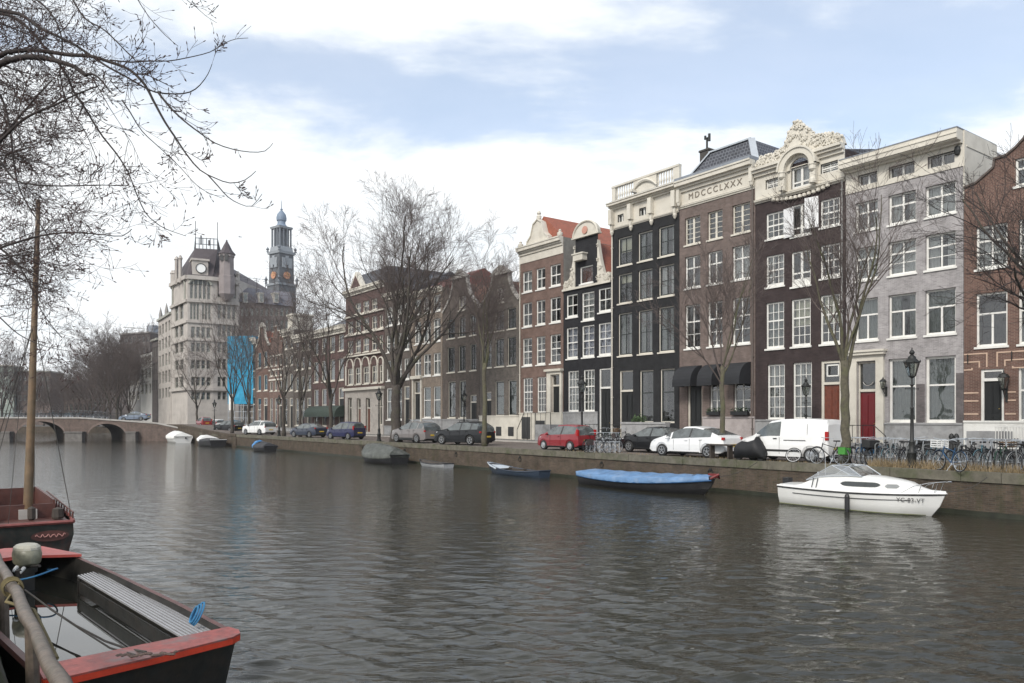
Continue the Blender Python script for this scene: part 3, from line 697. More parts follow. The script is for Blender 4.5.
a_, b_ = H.S(580), H.S(593); H.window(a_, b_, H.Z(283.5, 586), H.Z(266, 586), 'none', 'dark', fw=.07)
H.body([(0, 0, W), (zb, 0, W), (zb + .01, sl, sr), (zn, sl, sr)], 11, 'gable', zr=zn - .4, zeave=zb - .4, roofm=RTILE)
mb = MB()
for sg, s0_, s1_ in ((-1, sl, 0.05), (1, sr, W - .05)):   # volutes: sweeping outline with carved scroll
    L = abs(s1_ - s0_); n = 16; top = []
    for i in range(n + 1):
        t = i / n; s_ = s0_ + sg * L * t; z = zb + .1 + (zn - zb - .6) * (1 - t) ** 2.4 + .55 * math.exp(-((t - .85) / .13) ** 2)
        top.append((s_, z))
    for (p, q) in zip(top, top[1:]):
        aa = [(p[0], -.08, zb), (q[0], -.08, zb), (q[0], -.08, q[1]), (p[0], -.08, p[1])]; mb.prism(aa, (0, .3, 0))
    for k in range(26):
        i = random.randrange(n); s_, z = top[i]; z = zb + .15 + (z - zb - .2) * random.random(); t0 = random.random() * 6; r = .14
        mb.tube([(s_ + r * (1 - q * .7) * math.cos(t0 + q * 5), -.12, z + r * (1 - q * .7) * math.sin(t0 + q * 5)) for q in np.linspace(0, 1, 6)], .035, 5)
mb.box(-.05, W + .02, -.16, -.081, zb - .16, zb)
H.obj('gable_scroll', mb, CREAM)
mb = MB(); R = (sr - sl) / 2 + .1; ptsa = [(sc + R * math.cos(t), -.14, zn + .05 + R * .78 * math.sin(t)) for t in np.linspace(0, PI, 15)]
mb.prism(ptsa, (0, .34, 0)); mb.tube([(p[0], -.16, p[2]) for p in ptsa], .09, 6); mb.box(sc - R - .15, sc + R + .15, -.22, .15, zn - .05, zn + .07)
mb.lathe([(0, -.05), (.28, -.04), (.34, .0), (.28, .05), (0, .06)], 12).v
H.obj('crest', mb, CREAM)
mb = MB(); mb.lathe([(.05, 0), (.3, .03), (.3, .08), (.12, .1)], 12).xf(Matrix.Translation((sc, -.15, zn + .45)) @ Matrix.Rotation(PI / 2, 4, 'X')); H.obj('crest_boss', mb, mat('pink_plaster', (.5, .26, .2), .8))
mb = MB(); s_ = H.S(582.3); z_ = H.Z(258, 582); mb.box(s_ - .55, s_ + .55, -.5, -.0, z_ - .24, z_ + .22); mb.box(s_ - .65, s_ + .65, -.56, -.0, z_ + .221, z_ + .32); H.obj('hoist_beam_cover', mb, CREAM)
mb = MB(); z_ = H.Z(281, 612)
for q in (W - .25, W - .6): mb.tube([(q, 1.2, zb), (q, 1.2, zn - .4)], .1, 6)
H.obj('flue_pipe', mb, ZINC)
plinth(H, H.Z(412.8, 580), PLINTH, s1=H.S(598), y=-.08)
H.stoop(H.S(597.5), H.S(611.3), dz, 1.3, PLINTH, steps=0)

# ---- russet house with pediment
H = House('canal_house', 'russet brick house with a small cream pediment and steep red tiled roof', 519.8, 563.4, mats=B_RB, reveal=.14)
W = H.W; C1, C2, C3 = (522.6, 532), (536.2, 545.2), (550, 560.6)
H.wins([C1, C2, C3], (271.5, 292.3, 527), 'two', ['net', 'grey', 'dark'], bottom=1.8)
H.wins([C1, C2, C3], (302.8, 327, 527), 'two', 'dark', bottom=1.8)
H.wins([C1, C2, C3], (338.3, 366, 527), 's9', 'dark', bottom=1.8)
H.wins([(523, 532.6), (537, 546)], (378, 413.5, 527), 's15', 'dark', bottom=1.8)
dz = H.Z(424.5, 556); H.door(H.S(551.8), H.S(560.8), dz, H.Z(374.5, 556), BLKDOOR, frame=CREAM, trans=.22, fw=.07)
mb = MB(); a, b = H.S(548), H.S(562.8); zt = H.Z(372.5, 556)
mb.box(a, H.S(551.8) - .003, -.16, -.002, .5, zt); mb.box(H.S(560.8) + .003, b, -.16, -.002, .5, zt); mb.box(a, b, -.165, -.002, H.Z(374.5, 556) + .003, zt + .1); mb.box(a - .15, b + .1, -.35, -.002, zt + .101, zt + .28); H.obj('door_surround', mb, CREAM)
zf = H.Z(259, 541); zc = H.Z(244.5, 541)
H.body(rect(zc, W), 11, 'gable', zr=H.Z(218, 541) + .2, zeave=zc - .1, roofm=RTILE)
frieze(H, zf, zc - .3, [], CREAM); H.cornice(zc - .55, .7, .5, CREAM)
mb = MB(); sc = H.S(538.5); hw = 1.45; z0 = zc + .15; zp = H.Z(219.5, 538)
poly = [(sc - hw, z0), (sc - hw * .95, z0 + .35), (sc - hw * .62, z0 + .75), (sc - .55, z0 + 1.7), (sc - .42, zp - .25), (sc, zp), (sc + .42, zp - .25), (sc + .55, z0 + 1.7), (sc + hw * .62, z0 + .75), (sc + hw * .95, z0 + .35), (sc + hw, z0)]
for i in range(len(poly) // 2):   # strips, mirrored, so that the concave sides stay true
    (a, za_), (b, zb_) = poly[i], poly[i + 1]; a2, b2 = 2 * sc - a, 2 * sc - b
    mb.prism([(a, -.1, za_), (a2, -.1, za_), (b2, -.1, zb_), (b, -.1, zb_)], (0, .35, 0))
    for (p, q) in (((a, za_), (b, zb_)), ((a2, za_), (b2, zb_))): mb.bar((p[0], .05, p[1]), (q[0], .05, q[1]), .5, .1)
mb.lathe([(.12, 0), (.2, .1), (.22, .3), (.12, .42), (.2, .55), (.1, .75), (0, .8)], 9, c=(sc, .05, zp - .05))
for q in (.25, W - .3): mb.lathe([(.12, 0), (.22, .12), (.24, .3), (.1, .4), (.14, .5), (0, .62)], 9, c=(q, -.1, zc + .15))
H.obj('pediment', mb, CREAM)
mb = MB(); mb.box(W + .001, W + .012, .02, 10.5, zf - 4, zc + .1); H.obj('side_render', mb, SIDEGREY)
plinth(H, H.Z(413.8, 530), CREAM, y=-.08)
for q in ((522.5, 531, .15, 2.0), (536.5, 545.5, .6, 1.7)): mb = MB(); mb.box(H.S(q[0]), H.S(q[1]), -.1, -.085, q[2], q[3]); H.obj('basement_window', mb, mat('basement_dark', (.03, .03, .03), .3))
H.stoop(H.S(547.5), H.S(563), dz, 1.3, PLINTH, steps=0)
mb = MB(); mb.tube([(H.S(547), -1.25, dz + .95), (H.S(536), -1.25, dz + .95), (H.S(529), -1.25, .95), (H.S(529), -1.25, 0)], .03, 6)
for q in np.linspace(H.S(536), H.S(547), 4): mb.tube([(q, -1.25, .0), (q, -1.25, dz + .95)], .02, 5)
H.obj('stair_railing', mb, IRON); H.downpipe(.1, zf, CREAM)

# ---- two dark neck gable houses
def neck_house(label, x0, x1, cols, rows, ground, doorx, topy, shoulder, neck, win, brickm, white_pl, gx=None):
    H = House('canal_house', label, x0, x1, mats=brickm, reveal=.14); W = H.W
    for r in rows: H.wins(cols, r, 'two', 'dark', frame=CREAM, fw=.05, k=.6, sash=DKFRAME)
    H.wins(ground[0], ground[1], 'band', 'grey', frame=CREAM, fw=.07, k=.7, sash=DKFRAME)
    xr = doorx[0]; dz = H.Z(doorx[4] if len(doorx) > 4 else 428, xr); H.door(H.S(doorx[0]), H.S(doorx[1]), dz, H.Z(doorx[2], xr), BLKDOOR, frame=CREAM, trans=.2, fw=.08)
    zs = H.Z(*shoulder); zt = H.Z(*topy); sl, sr = H.S(neck[0]), H.S(neck[1]); sc = (sl + sr) / 2
    H.window(H.S(win[0]), H.S(win[1]), H.Z(win[3], win[0]), H.Z(win[2], win[0]), 'french', 'grey', frame=CREAM, fw=.06)
    out = [(0, 0, W), (zs, 0, W)]
    for t in (.15, .3, .45, .6, .8, 1.): out.append((zs + (zt - zs) * t, sl * (1 - (1 - t) ** 2.2), W - (W - sr) * (1 - (1 - t) ** 2.2)))
    H.body(out, 10, 'gable', zr=zt - .5, zeave=zs, roofm=mat('brown_tile', (.16, .075, .05), .8, var=.3, scale=5, bump=.3))
    mb = MB()
    for i in range(1, len(out) - 1):
        for k in (1, 2): mb.bar((out[i][k], .05, out[i][0] + .06), (out[i + 1][k], .05, out[i + 1][0] + .06), .34, .2)
    H.obj('gable_coping', mb, SANDST)
    mb = MB(); mb.prism([(sl - .15, -.2, zt), (sr + .15, -.2, zt), (sc, -.2, zt + .75)], (0, .45, 0)); mb.box(sl - .2, sr + .2, -.25, .25, zt - .14, zt - .001); H.obj('gable_cap', mb, SANDST)
    H.chimney(W * .5, 5, zt - 1.4, zt + .9, .9, .7, brickm, 2)
    plinth(H, H.Z(white_pl, x0 + 10), CREAM if white_pl < 418 else PLINTH)
    for t in (.45, .75): mb = MB(); mb.box(W * t, W * t + .8, -.09, -.065, .35, 1.15); H.obj('basement_window', mb, mat('basement_dark', (.03, .03, .03), .3))
    H.stoop(H.S(doorx[0]) - .2, H.S(doorx[1]) + .2, dz, 1.1, PLINTH, steps=1)
    return H
neck_house('olive brown house with a neck gable, just left of the russet pedimented one', 479.5, 519.4, [(484, 491.5), (495, 503.8), (507.5, 516)], [(310.5, 331, 498), (338.8, 366.8, 498)],
           ([(495, 504), (508, 516.4)], (381, 416, 499)), (484.5, 491.2, 392, 415, 432), (273, 502), (304, 498), (493, 509), (496.8, 503.8, 288.5, 303.5), B_OLIVE, 416.5)
neck_house('dark umber house with white edged bell gable behind the slim quay tree', 442.8, 479.2, [(447.2, 454.8), (458.7, 465.5), (470, 476.3)], [(319.3, 338.8, 450), (347.3, 372.6, 450)],
           ([(448, 455.5), (459, 466)], (381.5, 418, 451)), (470, 476.5, 395, 420, 431), (277, 461), (312, 450), (453.5, 467), (458.6, 465.5, 297, 311), B_DK2, 420)
# ---- tan house
H = House('canal_house', 'tan brown house with cream window frames and brown roof beside the great bare tree', 411, 442.4, mats=B_TAN, reveal=.14); W = H.W
cols = [(414.5, 421), (423.3, 430.8), (433.2, 440.5)]
for r in ((321, 343.5, 424), (354.6, 376.5, 424)): H.wins(cols, r, 'cross', 'net', bottom=2)
H.wins(cols, (298, 314, 424), 'two', 'net', bottom=2); H.wins(cols[1:], (387, 418, 427), 'band', 'grey', bottom=1.6)
dz = H.Z(430, 417); H.door(H.S(414), H.S(421), dz, H.Z(381, 417), BLKDOOR, frame=CREAM, trans=.25)
zc = H.Z(291, 426); H.body(rect(zc, W), 10, 'side', zr=H.Z(266, 450) + .6, roofm=mat('plum_tile', (.16, .06, .05), .8, var=.3, scale=5, bump=.3)); H.cornice(zc - .4, .55, .4, CREAM)
mb = MB(); mb.box(H.S(414) - .25, H.S(414) - .003, -.12, -.002, .2, H.Z(381, 417) + .2); mb.box(H.S(421) + .003, H.S(421) + .25, -.12, -.002, .2, H.Z(381, 417) + .2); mb.box(H.S(414) - .35, H.S(421) + .35, -.3, -.003, H.Z(381, 417) + .201, H.Z(376, 417)); H.obj('door_surround', mb, CREAM)
plinth(H, H.Z(420, 420), PLINTH); H.stoop(H.S(413), H.S(422), dz, 1.0, PLINTH, steps=1)
# ---- house behind the big trunk
H = House('canal_house', 'slim brown brick house half hidden by the trunk of the great bare tree', 384.6, 410.7, mats=B_DK2, reveal=.14); W = H.W
cols = [(386.5, 394.5), (397.5, 401.8), (404, 409.2)]
for r in ((307, 326, 390), (335, 352.5, 390), (360.5, 381, 390)): H.wins(cols, r, 's9', 'net', bottom=2)
H.wins(cols[:2], (388, 420, 390), 'band', 'grey', fw=.12); dz = .8; H.door(H.S(404), H.S(409.4), dz, H.Z(386, 406), BLKDOOR, frame=CREAM, trans=.3)
zc = H.Z(293, 398); H.body(rect(zc, W), 10, 'side', zr=zc + 2.5, roofm=DTILE); H.cornice(zc - .5, .7, .45, CREAM); plinth(H, 1.0, PLINTH)
# ---- ornate cream ground floor
H = House('canal_house', 'red and cream shop house with arched bays over a white stone ground floor', 345.8, 384.3, mats=B_PURP, reveal=.16); W = H.W
BAYS = [(347.5, 353), (355, 360.8), (362.8, 369), (371.5, 377.2), (379, 383.2)]
H.wins(BAYS, (366.5, 384, 365), 'cross', 'dark', frame=CREAM, fw=.12)
H.wins(BAYS, (338, 352, 365), 'two', 'net', frame=CREAM); H.wins(BAYS, (318, 331, 365), 'two', 'grey', frame=CREAM); H.wins(BAYS[1:4], (301, 312, 365), 'two', 'net', frame=CREAM)
for a, b in ((348.5, 353), (379, 383.2)): H.window(H.S(a), H.S(b), H.Z(425, 365), H.Z(397, 365), 'cross', 'grey', frame=CREAM)
for a, b in ((357.5, 361.5), (366.5, 371)): H.door(H.S(a), H.S(b), .35, H.Z(398, 365), BRNDOOR, frame=CREAM, trans=.3)
zc = H.Z(288, 365); H.body(rect(zc, W), 10, 'mansard', zr=zc + 2.2, inset=1.2, roofm=DTILE); H.cornice(zc - .5, .7, .5, CREAM)
hol = [(h[0], h[1], h[2], h[3]) for h in H.holes if h[3] < H.Z(392, 365)]
frieze(H, 0, H.Z(390, 365), hol, mat('pale_sandstone', (.42, .385, .345), .8, var=.15, scale=3, dirt=(.25, .22, .2)), y=-.12, name='stone_ground_floor', dep=.26)
mb = MB(); z0 = H.Z(390, 365)
mb.box(-.1, W + .1, -.45, -.005, z0, z0 + .3)
for a, b in BAYS:
    m_ = (H.S(a) + H.S(b)) / 2; r = (H.S(b) - H.S(a)) / 2 + .12; zz_ = H.Z(366.5, 365)
    mb.tube([(m_ + r * math.cos(t), -.05, zz_ + .2 + r * math.sin(t)) for t in np.linspace(0, PI, 9)], .09, 5)
for x in (346.5, 354, 361.8, 370.2, 378.1, 383.8): mb.box(H.S(x) - .1, H.S(x) + .1, -.14, -.005, H.Z(384, 365), H.Z(364, 365))
mb.box(0, W, -.3, -.005, H.Z(355.5, 365), H.Z(354, 365)); mb.box(0, W, -.2, -.005, H.Z(333.5, 365), H.Z(332, 365)); mb.box(0, W, -.2, -.005, H.Z(314.5, 365), H.Z(313, 365))
H.obj('cream_trim', mb, CREAM)
mb = MB(); sc = H.S(357); mb.prism([(sc - 1.9, -.2, zc + .2), (sc + 1.9, -.2, zc + .2), (sc, -.2, zc + 2.2)], (0, .6, 0)); H.obj('dormer_gable', mb, CREAM)
mb = MB(); mb.prism([(sc - 1.3, -.23, zc + .35), (sc + 1.3, -.23, zc + .35), (sc, -.23, zc + 1.75)], (0, .02, 0)); H.obj('dormer_panel', mb, B_PURP)

# ---- the row shrinking away to the left
def far_house(label, x0, x1, top, rows, ncol, brickm, roof='flat', zr=2., corn=CREAM, aw=None, gable=None, frame=CREAM, cur='grey', ground=True, door=True, dormer=False, sty='none'):
    H = House('canal_house', label, x0, x1, mats=brickm, reveal=.14); W = H.W; xm = (x0 + x1) / 2
    e = W / ncol; sp = [(e * (i + .5) - e * .3, e * (i + .5) + e * .3) for i in range(ncol)]
    for (a, b) in rows:
        for (p, q) in sp: H.window(p, q, H.Z(b, xm), H.Z(a, xm), sty, cur, frame=frame, fw=.1, bottom=1.8)
    yb = 419 + 1.83 * F / Yof(xm, DF)
    if ground:
        for i, (p, q) in enumerate(sp):
            if door and i == ncol - 1: H.door(p, q, .5, H.Z(rows[-1][1] + 7, xm), BLKDOOR, frame=frame, trans=.25)
            else: H.window(p, q, .9, H.Z(rows[-1][1] + 7, xm), 'band', 'dark', frame=frame, fw=.1)
    zc = H.Z(top, xm)
    if gable == 'step':
        out = [(0, 0, W), (zc, 0, W)]; n = 4
        for i in range(n):
            a = W * .5 * (i + .6) / (n + .4); out += [(zc + i * .8 + .01, a, W - a), (zc + (i + 1) * .8, a, W - a)]
        H.body(out, 10, 'gable', zr=zc + 2.6, zeave=zc, roofm=RTILE)
        mb = MB()
        for i in range(n):
            a = W * .5 * (i + .6) / (n + .4)
            for q in (a, W - a): mb.box(q - .25, q + .25, -.08, .3, zc + (i + 1) * .8 + .001, zc + (i + 1) * .8 + .14)
        for (a, b) in rows: mb.box(0, W, -.06, -.002, H.Z(a, xm) + .1, H.Z(a, xm) + .32); 
        H.obj('cream_trim', mb, corn)
    elif gable == 'bell':
        out = [(0, 0, W), (zc, 0, W)] + [(zc + 3. * t, W * .34 * (1 - (1 - t) ** 2), W - W * .34 * (1 - (1 - t) ** 2)) for t in (.2, .4, .7, 1.)]
        H.body(out, 10, 'gable', zr=zc + 2.5, zeave=zc, roofm=RTILE)
        mb = MB()
        for i in range(1, len(out) - 1):
            for k in (1, 2): mb.bar((out[i][k], .05, out[i][0] + .06), (out[i + 1][k], .05, out[i + 1][0] + .06), .3, .25)
        mb.prism([(W * .3, -.2, zc + 3.05), (W * .7, -.2, zc + 3.05), (W * .5, -.2, zc + 3.8)], (0, .4, 0)); H.obj('gable_coping', mb, corn)
    else:
        H.body(rect(zc, W), 10, roof, zr=zc + zr, inset=1.1, roofm=DTILE); H.cornice(zc - .75, 1.0, .6, corn)
    if dormer:
        mb = MB(); mb.box(W * .25, W * .75, .3, 3.2, zc, zc + 2.2); mb.box(W * .2, W * .8, .15, 3.4, zc + 2.2, zc + 2.45); d = mb.build('dormer', CREAM, H.roof)
    if aw: awning(H, .3, W - .3, 2.1, 3.5, 1.3, aw)
    plinth(H, .5, PLINTH); return H
GA = mat('green_awning_cloth', (.03, .045, .035), .8, var=.2)
far_house('maroon house with tall sash windows and two dark green awnings', 312.2, 345.6, 330, [(337, 353), (360, 381.5)], 4, B_PURP, 'side', 2.4, aw=GA)
far_house('dark narrow house with cream cornice, next left of the maroon awning house', 294, 312, 336, [(340.5, 351), (357, 369.5), (376, 391)], 3, B_DK2, 'side', 1.5)
far_house('brown house carrying a white framed rooftop dormer above its cornice', 283, 293.8, 331, [(338, 349), (356, 366), (374, 391)], 2, B_OLIVE, 'flat', dormer=True)
far_house('red brick house with cream banded stepped gable', 269, 282.8, 348, [(357, 366), (371, 376), (381, 391)], 3, B_RB, gable='step')
far_house('reddish brown house with white bell gable at the street corner', 256, 268.8, 347, [(352, 368), (375, 391)], 2, B_RED, gable='bell')
# ------------------------------------------------------------------ camera, sky, sun
cam = bpy.data.cameras.new('camera'); co = bpy.data.objects.new('camera', cam); C.objects.link(co); scene.camera = co
co.location = (0, 0, CAMZ); co.rotation_euler = (PI / 2, 0, 0); cam.sensor_width = 36; cam.lens = F / 1024 * 36; cam.shift_y = (HY - 341.5) / 1024; cam.clip_start = .1; cam.clip_end = 6000
scene.view_settings.view_transform = 'Standard'; scene.view_settings.look = 'None'; scene.view_settings.exposure = 0.45; scene.view_settings.gamma = 1
scene.cycles.use_denoising = True; scene.cycles.max_bounces = 6; scene.cycles.transparent_max_bounces = 12; scene.cycles.sample_clamp_indirect = 4
SUN_EL, SUN_DIR = math.radians(38), Vector((-.42, -.75, 0)).normalized()       # the sun stands behind the camera, a little to its left
sun = bpy.data.lights.new('sun', 'SUN'); sun.energy = 2.2; sun.angle = math.radians(14); sun.color = (1., .95, .88)
so = bpy.data.objects.new('sun', sun); C.objects.link(so)
sd = Vector((SUN_DIR.x * math.cos(SUN_EL), SUN_DIR.y * math.cos(SUN_EL), math.sin(SUN_EL)))
so.rotation_euler = (-sd).to_track_quat('-Z', 'Y').to_euler(); so.location = (0, 0, 60)
wd = bpy.data.worlds.new('World'); scene.world = wd; wd.use_nodes = True
nt = wd.node_tree; n = nt.nodes; l = nt.links; bg = n['Background']; out = n['World Output']
sky = n.new('ShaderNodeTexSky'); sky.sky_type = 'NISHITA'; sky.sun_disc = False; sky.sun_elevation = SUN_EL; sky.sun_rotation = math.atan2(SUN_DIR.x, SUN_DIR.y); sky.air_density = 1.; sky.dust_density = .8; sky.ozone_density = 1.
l.new(sky.outputs[0], bg.inputs['Color']); bg.inputs['Strength'].default_value = .15
def M(op, a, b=None, c=None, clamp=False):
    x = n.new('ShaderNodeMath'); x.operation = op; x.use_clamp = clamp
    for i, v in enumerate((a, b, c)):
        if v is None: continue
        if isinstance(v, (int, float)): x.inputs[i].default_value = v
        else: l.new(v, x.inputs[i])
    return x.outputs[0]
tc = n.new('ShaderNodeTexCoord'); sp = n.new('ShaderNodeSeparateXYZ'); l.new(tc.outputs['Generated'], sp.inputs[0])
X_, Y_, Z_ = sp.outputs
hl = M('SQRT', M('ADD', M('MULTIPLY', X_, X_), M('MULTIPLY', Y_, Y_)))
el = M('DIVIDE', M('MAXIMUM', Z_, 0.), M('MAXIMUM', hl, .05))       # tan of the elevation
den = M('ADD', M('MAXIMUM', Z_, 0.), .16)
cb = n.new('ShaderNodeCombineXYZ'); l.new(M('DIVIDE', X_, den), cb.inputs[0]); l.new(M('MULTIPLY', M('DIVIDE', Y_, den), 1.5), cb.inputs[1])
def noise(sc, det, vec=None, rough=.55, dist=0.):
    x = n.new('ShaderNodeTexNoise'); x.inputs['Scale'].default_value = sc; x.inputs['Detail'].default_value = det; x.inputs['Roughness'].default_value = rough; x.inputs['Distortion'].default_value = dist
    l.new(vec or cb.outputs[0], x.inputs['Vector']); return x.outputs['Fac']
n1 = noise(1.0, 9, rough=.6, dist=.3); n2 = noise(3.1, 8, rough=.62, dist=.2)
ramp = n.new('ShaderNodeValToRGB'); cr = ramp.color_ramp; cr.interpolation = 'B_SPLINE'
cr.elements[0].position = 0.; cr.elements[0].color = (1, 1, 1, 1); cr.elements[1].position = 1.; cr.elements[1].color = (.5, .5, .5, 1)
for p, v in ((.26, .92), (.32, .72), (.36, .42), (.40, .22), (.44, .30), (.48, .62), (.53, .72), (.7, .5)):
    e = cr.elements.new(p); e.color = (v, v, v, 1)
l.new(el, ramp.inputs[0])
az = M('DIVIDE', X_, M('MAXIMUM', hl, .05))
cov = M('ADD', M('ADD', ramp.outputs[0], M('MULTIPLY', az, -.30)), M('ADD', M('MULTIPLY', M('SUBTRACT', n1, .5), 1.9), M('MULTIPLY', M('SUBTRACT', n2, .5), .8)))
mr = n.new('ShaderNodeMapRange'); mr.interpolation_type = 'SMOOTHSTEP'; mr.inputs['From Min'].default_value = .28; mr.inputs['From Max'].default_value = .78; mr.inputs['To Min'].default_value = .36; mr.inputs['To Max'].default_value = 1.
l.new(cov, mr.inputs['Value'])
shade = noise(2.2, 7, rough=.6)
mc = n.new('ShaderNodeMix'); mc.data_type = 'RGBA'; mc.inputs[6].default_value = (.74, .78, .81, 1); mc.inputs[7].default_value = (.86, .875, .885, 1)
s2 = n.new('ShaderNodeMapRange'); s2.inputs['From Min'].default_value = .35; s2.inputs['From Max'].default_value = .65; l.new(shade, s2.inputs['Value']); l.new(s2.outputs[0], mc.inputs[0])
bg2 = n.new('ShaderNodeBackground'); l.new(mc.outputs[2], bg2.inputs['Color']); bg2.inputs['Strength'].default_value = 1.02
ms = n.new('ShaderNodeMixShader'); l.new(mr.outputs[0], ms.inputs[0]); l.new(bg.outputs[0], ms.inputs[1]); l.new(bg2.outputs[0], ms.inputs[2]); l.new(ms.outputs[0], out.inputs['Surface'])

# ------------------------------------------------------------------ water
wm = bpy.data.materials.new('canal_water'); wt, n, l, p = nodes_of(wm)
p.inputs['Base Color'].default_value = (.027, .026, .018, 1); p.inputs['Roughness'].default_value = .05; p.inputs['IOR'].default_value = 1.47; p.inputs['Specular IOR Level'].default_value = .5
tc = n.new('ShaderNodeTexCoord'); h = None
for sc_, st_, rot in ((2.4, .40, .12), (6.5, .20, -.1)):
    mp = n.new('ShaderNodeMapping'); mp.inputs['Rotation'].default_value = (0, 0, rot); mp.inputs['Scale'].default_value = (.42, 1.5, 1); l.new(tc.outputs['Object'], mp.inputs['Vector'])
    no = n.new('ShaderNodeTexNoise'); no.inputs['Scale'].default_value = sc_; no.inputs['Detail'].default_value = 3; no.inputs['Distortion'].default_value = .4; l.new(mp.outputs[0], no.inputs['Vector'])
    mu = n.new('ShaderNodeMath'); mu.operation = 'MULTIPLY_ADD'; mu.inputs[1].default_value = st_; l.new(no.outputs['Fac'], mu.inputs[0])
    if h is not None: l.new(h, mu.inputs[2])
    else: mu.inputs[2].default_value = 0
    h = mu.outputs[0]
b = n.new('ShaderNodeBump'); b.inputs['Strength'].default_value = 1.; b.inputs['Distance'].default_value = .08; l.new(h, b.inputs['Height']); l.new(b.outputs['Normal'], p.inputs['Normal'])
# rows spaced with distance; ripples are real displacement near the camera
ys = 3.6 * (330 / 3.6) ** np.linspace(0, 1, 800); ts = np.linspace(-1, 1, 520)
Yg, Tg = np.meshgrid(ys, ts, indexing='ij'); Xg = Tg * (Yg * .82 + 4)
hgt = np.zeros_like(Xg); r = np.random.default_rng(11)
for k in range(64):
    wl = .19 * (.85 / .19) ** r.random(); th = math.radians(82) + r.normal(0, .36); kx, ky = 2 * PI / wl * math.cos(th), 2 * PI / wl * math.sin(th)
    amp = .0066 * wl; cell = np.maximum(Yg * .0057, (Yg * .82 + 4) / 260 * .6); fade = np.clip((wl / cell - 3) / 4, 0, 1)
    ph = r.random() * 6.28; arg = kx * Xg + ky * Yg + ph + .8 * np.sin(.31 * Xg + .23 * Yg + ph)
    hgt += amp * fade * (np.sin(arg) - .35 * np.cos(2 * arg))
gust = .75 + .35 * np.sin(.13 * Xg + .05 * Yg) * np.sin(.11 * Yg - .07 * Xg + 1)
V = np.stack([Xg, Yg, hgt * gust], -1).reshape(-1, 3).astype(np.float32); nr, nc = Xg.shape
ii, jj = np.meshgrid(np.arange(nr - 1), np.arange(nc - 1), indexing='ij'); a = (ii * nc + jj).ravel(); Fq = np.stack([a, a + 1, a + nc + 1, a + nc], -1).astype(np.int32)
me = bpy.data.meshes.new('water'); me.vertices.add(len(V)); me.vertices.foreach_set('co', V.ravel()); me.loops.add(Fq.size); me.loops.foreach_set('vertex_index', Fq.ravel())
me.polygons.add(len(Fq)); me.polygons.foreach_set('loop_start', np.arange(0, Fq.size, 4, dtype=np.int32)); me.polygons.foreach_set('loop_total', np.full(len(Fq), 4, dtype=np.int32)); me.update(calc_edges=True)
me.polygons.foreach_set('use_smooth', np.ones(len(Fq), dtype=bool)); me.materials.append(wm)
wo = bpy.data.objects.new('water', me); C.objects.link(wo); tag(wo, kind='structure')
o = MB().quad((-900, -60, -.25), (900, -60, -.25), (900, 900, -.25), (-900, 900, -.25)).build('canal_bed', mat('canal_mud', (.02, .018, .012), .3)); tag(o, kind='structure')

# ------------------------------------------------------------------ land, street, quays
def ground_mat(name, c1, c2, mortar, bw, bh, rough=.85):
    m = brick(name, c1, c2, mortar, rough, bw, bh, stain=(.05, .05, .045), stain_amt=.4, mort=.012)
    # lie the courses flat: x and y of the sheet
    nt = m.node_tree; sx = [q for q in nt.nodes if q.type == 'SEPXYZ'][0]; cbn = [q for q in nt.nodes if q.type == 'COMBXYZ'][0]
    nt.links.new(sx.outputs['X'], cbn.inputs['X']); nt.links.new(sx.outputs['Y'], cbn.inputs['Y']); return m
KLINK = ground_mat('brick_paving', (.21, .175, .155), (.16, .135, .12), (.10, .09, .08), .2, .1)
SLAB = ground_mat('pavement_slabs', (.22, .21, .20), (.18, .175, .165), (.09, .085, .08), .6, .3)
GRND = mat('ground_earth', (.10, .095, .085), .95, var=.2, scale=.5)
aB = Aof(165, DQ); Q1 = at(165, DQ); Q2 = Vector((-96, 195, STREET))
o = MB().add([au(-80, DQ + .4, STREET - .02), (Q1.x, Q1.y, STREET - .02), (Q2.x, Q2.y, STREET - .02), (-139, 190, STREET - .02), au(226, -.5, STREET - .02), au(-80, -.5, STREET - .02), (-80, -90, STREET - .02), (-2500, -90, STREET - .02), (-2500, 4500, STREET - .02), (2500, 4500, STREET - .02), (2500, -90, STREET - .02), au(-80, 90, STREET - .02)],
             [(0, 1, 2, 3, 4, 5, 6, 7, 8, 9, 10, 11)]).build('ground', GRND); tag(o, kind='structure')
def strip(a0, a1, d0, d1, z, name, m, kind='structure'):
    mb = MB(); o = mb.box(0, a1 - a0, 0, d1 - d0, -.0, .001).build(name, m)
    # box laid along the canal: local x = away along the canal
    o.data.clear_geometry(); o.data.from_pydata([(0, 0, 0), (a1 - a0, 0, 0), (a1 - a0, d1 - d0, 0), (0, d1 - d0, 0)], [], [(0, 3, 2, 1)]); o.data.materials.append(m) if not o.data.materials else None
    p = au(a0, d0, z); o.matrix_world = Matrix(((U[0], N[0], 0, p.x), (U[1], N[1], 0, p.y), (0, 0, 1, p.z), (0, 0, 0, 1))); tag(o, kind=kind); return o
aE = Aof(252, DF)
strip(-80, aB + 3, DQ + .42, 37.2, STREET - .008, 'road', KLINK)
def frame_obj(mb, name, m, a0=0., d0=0., z=0., parent=None):
    o = mb.build(name, m, parent); p = au(a0, d0, z); o.matrix_world = Matrix(((-U[0], N[0], 0, p.x), (-U[1], N[1], 0, p.y), (0, 0, 1, p.z), (0, 0, 0, 1))); return o
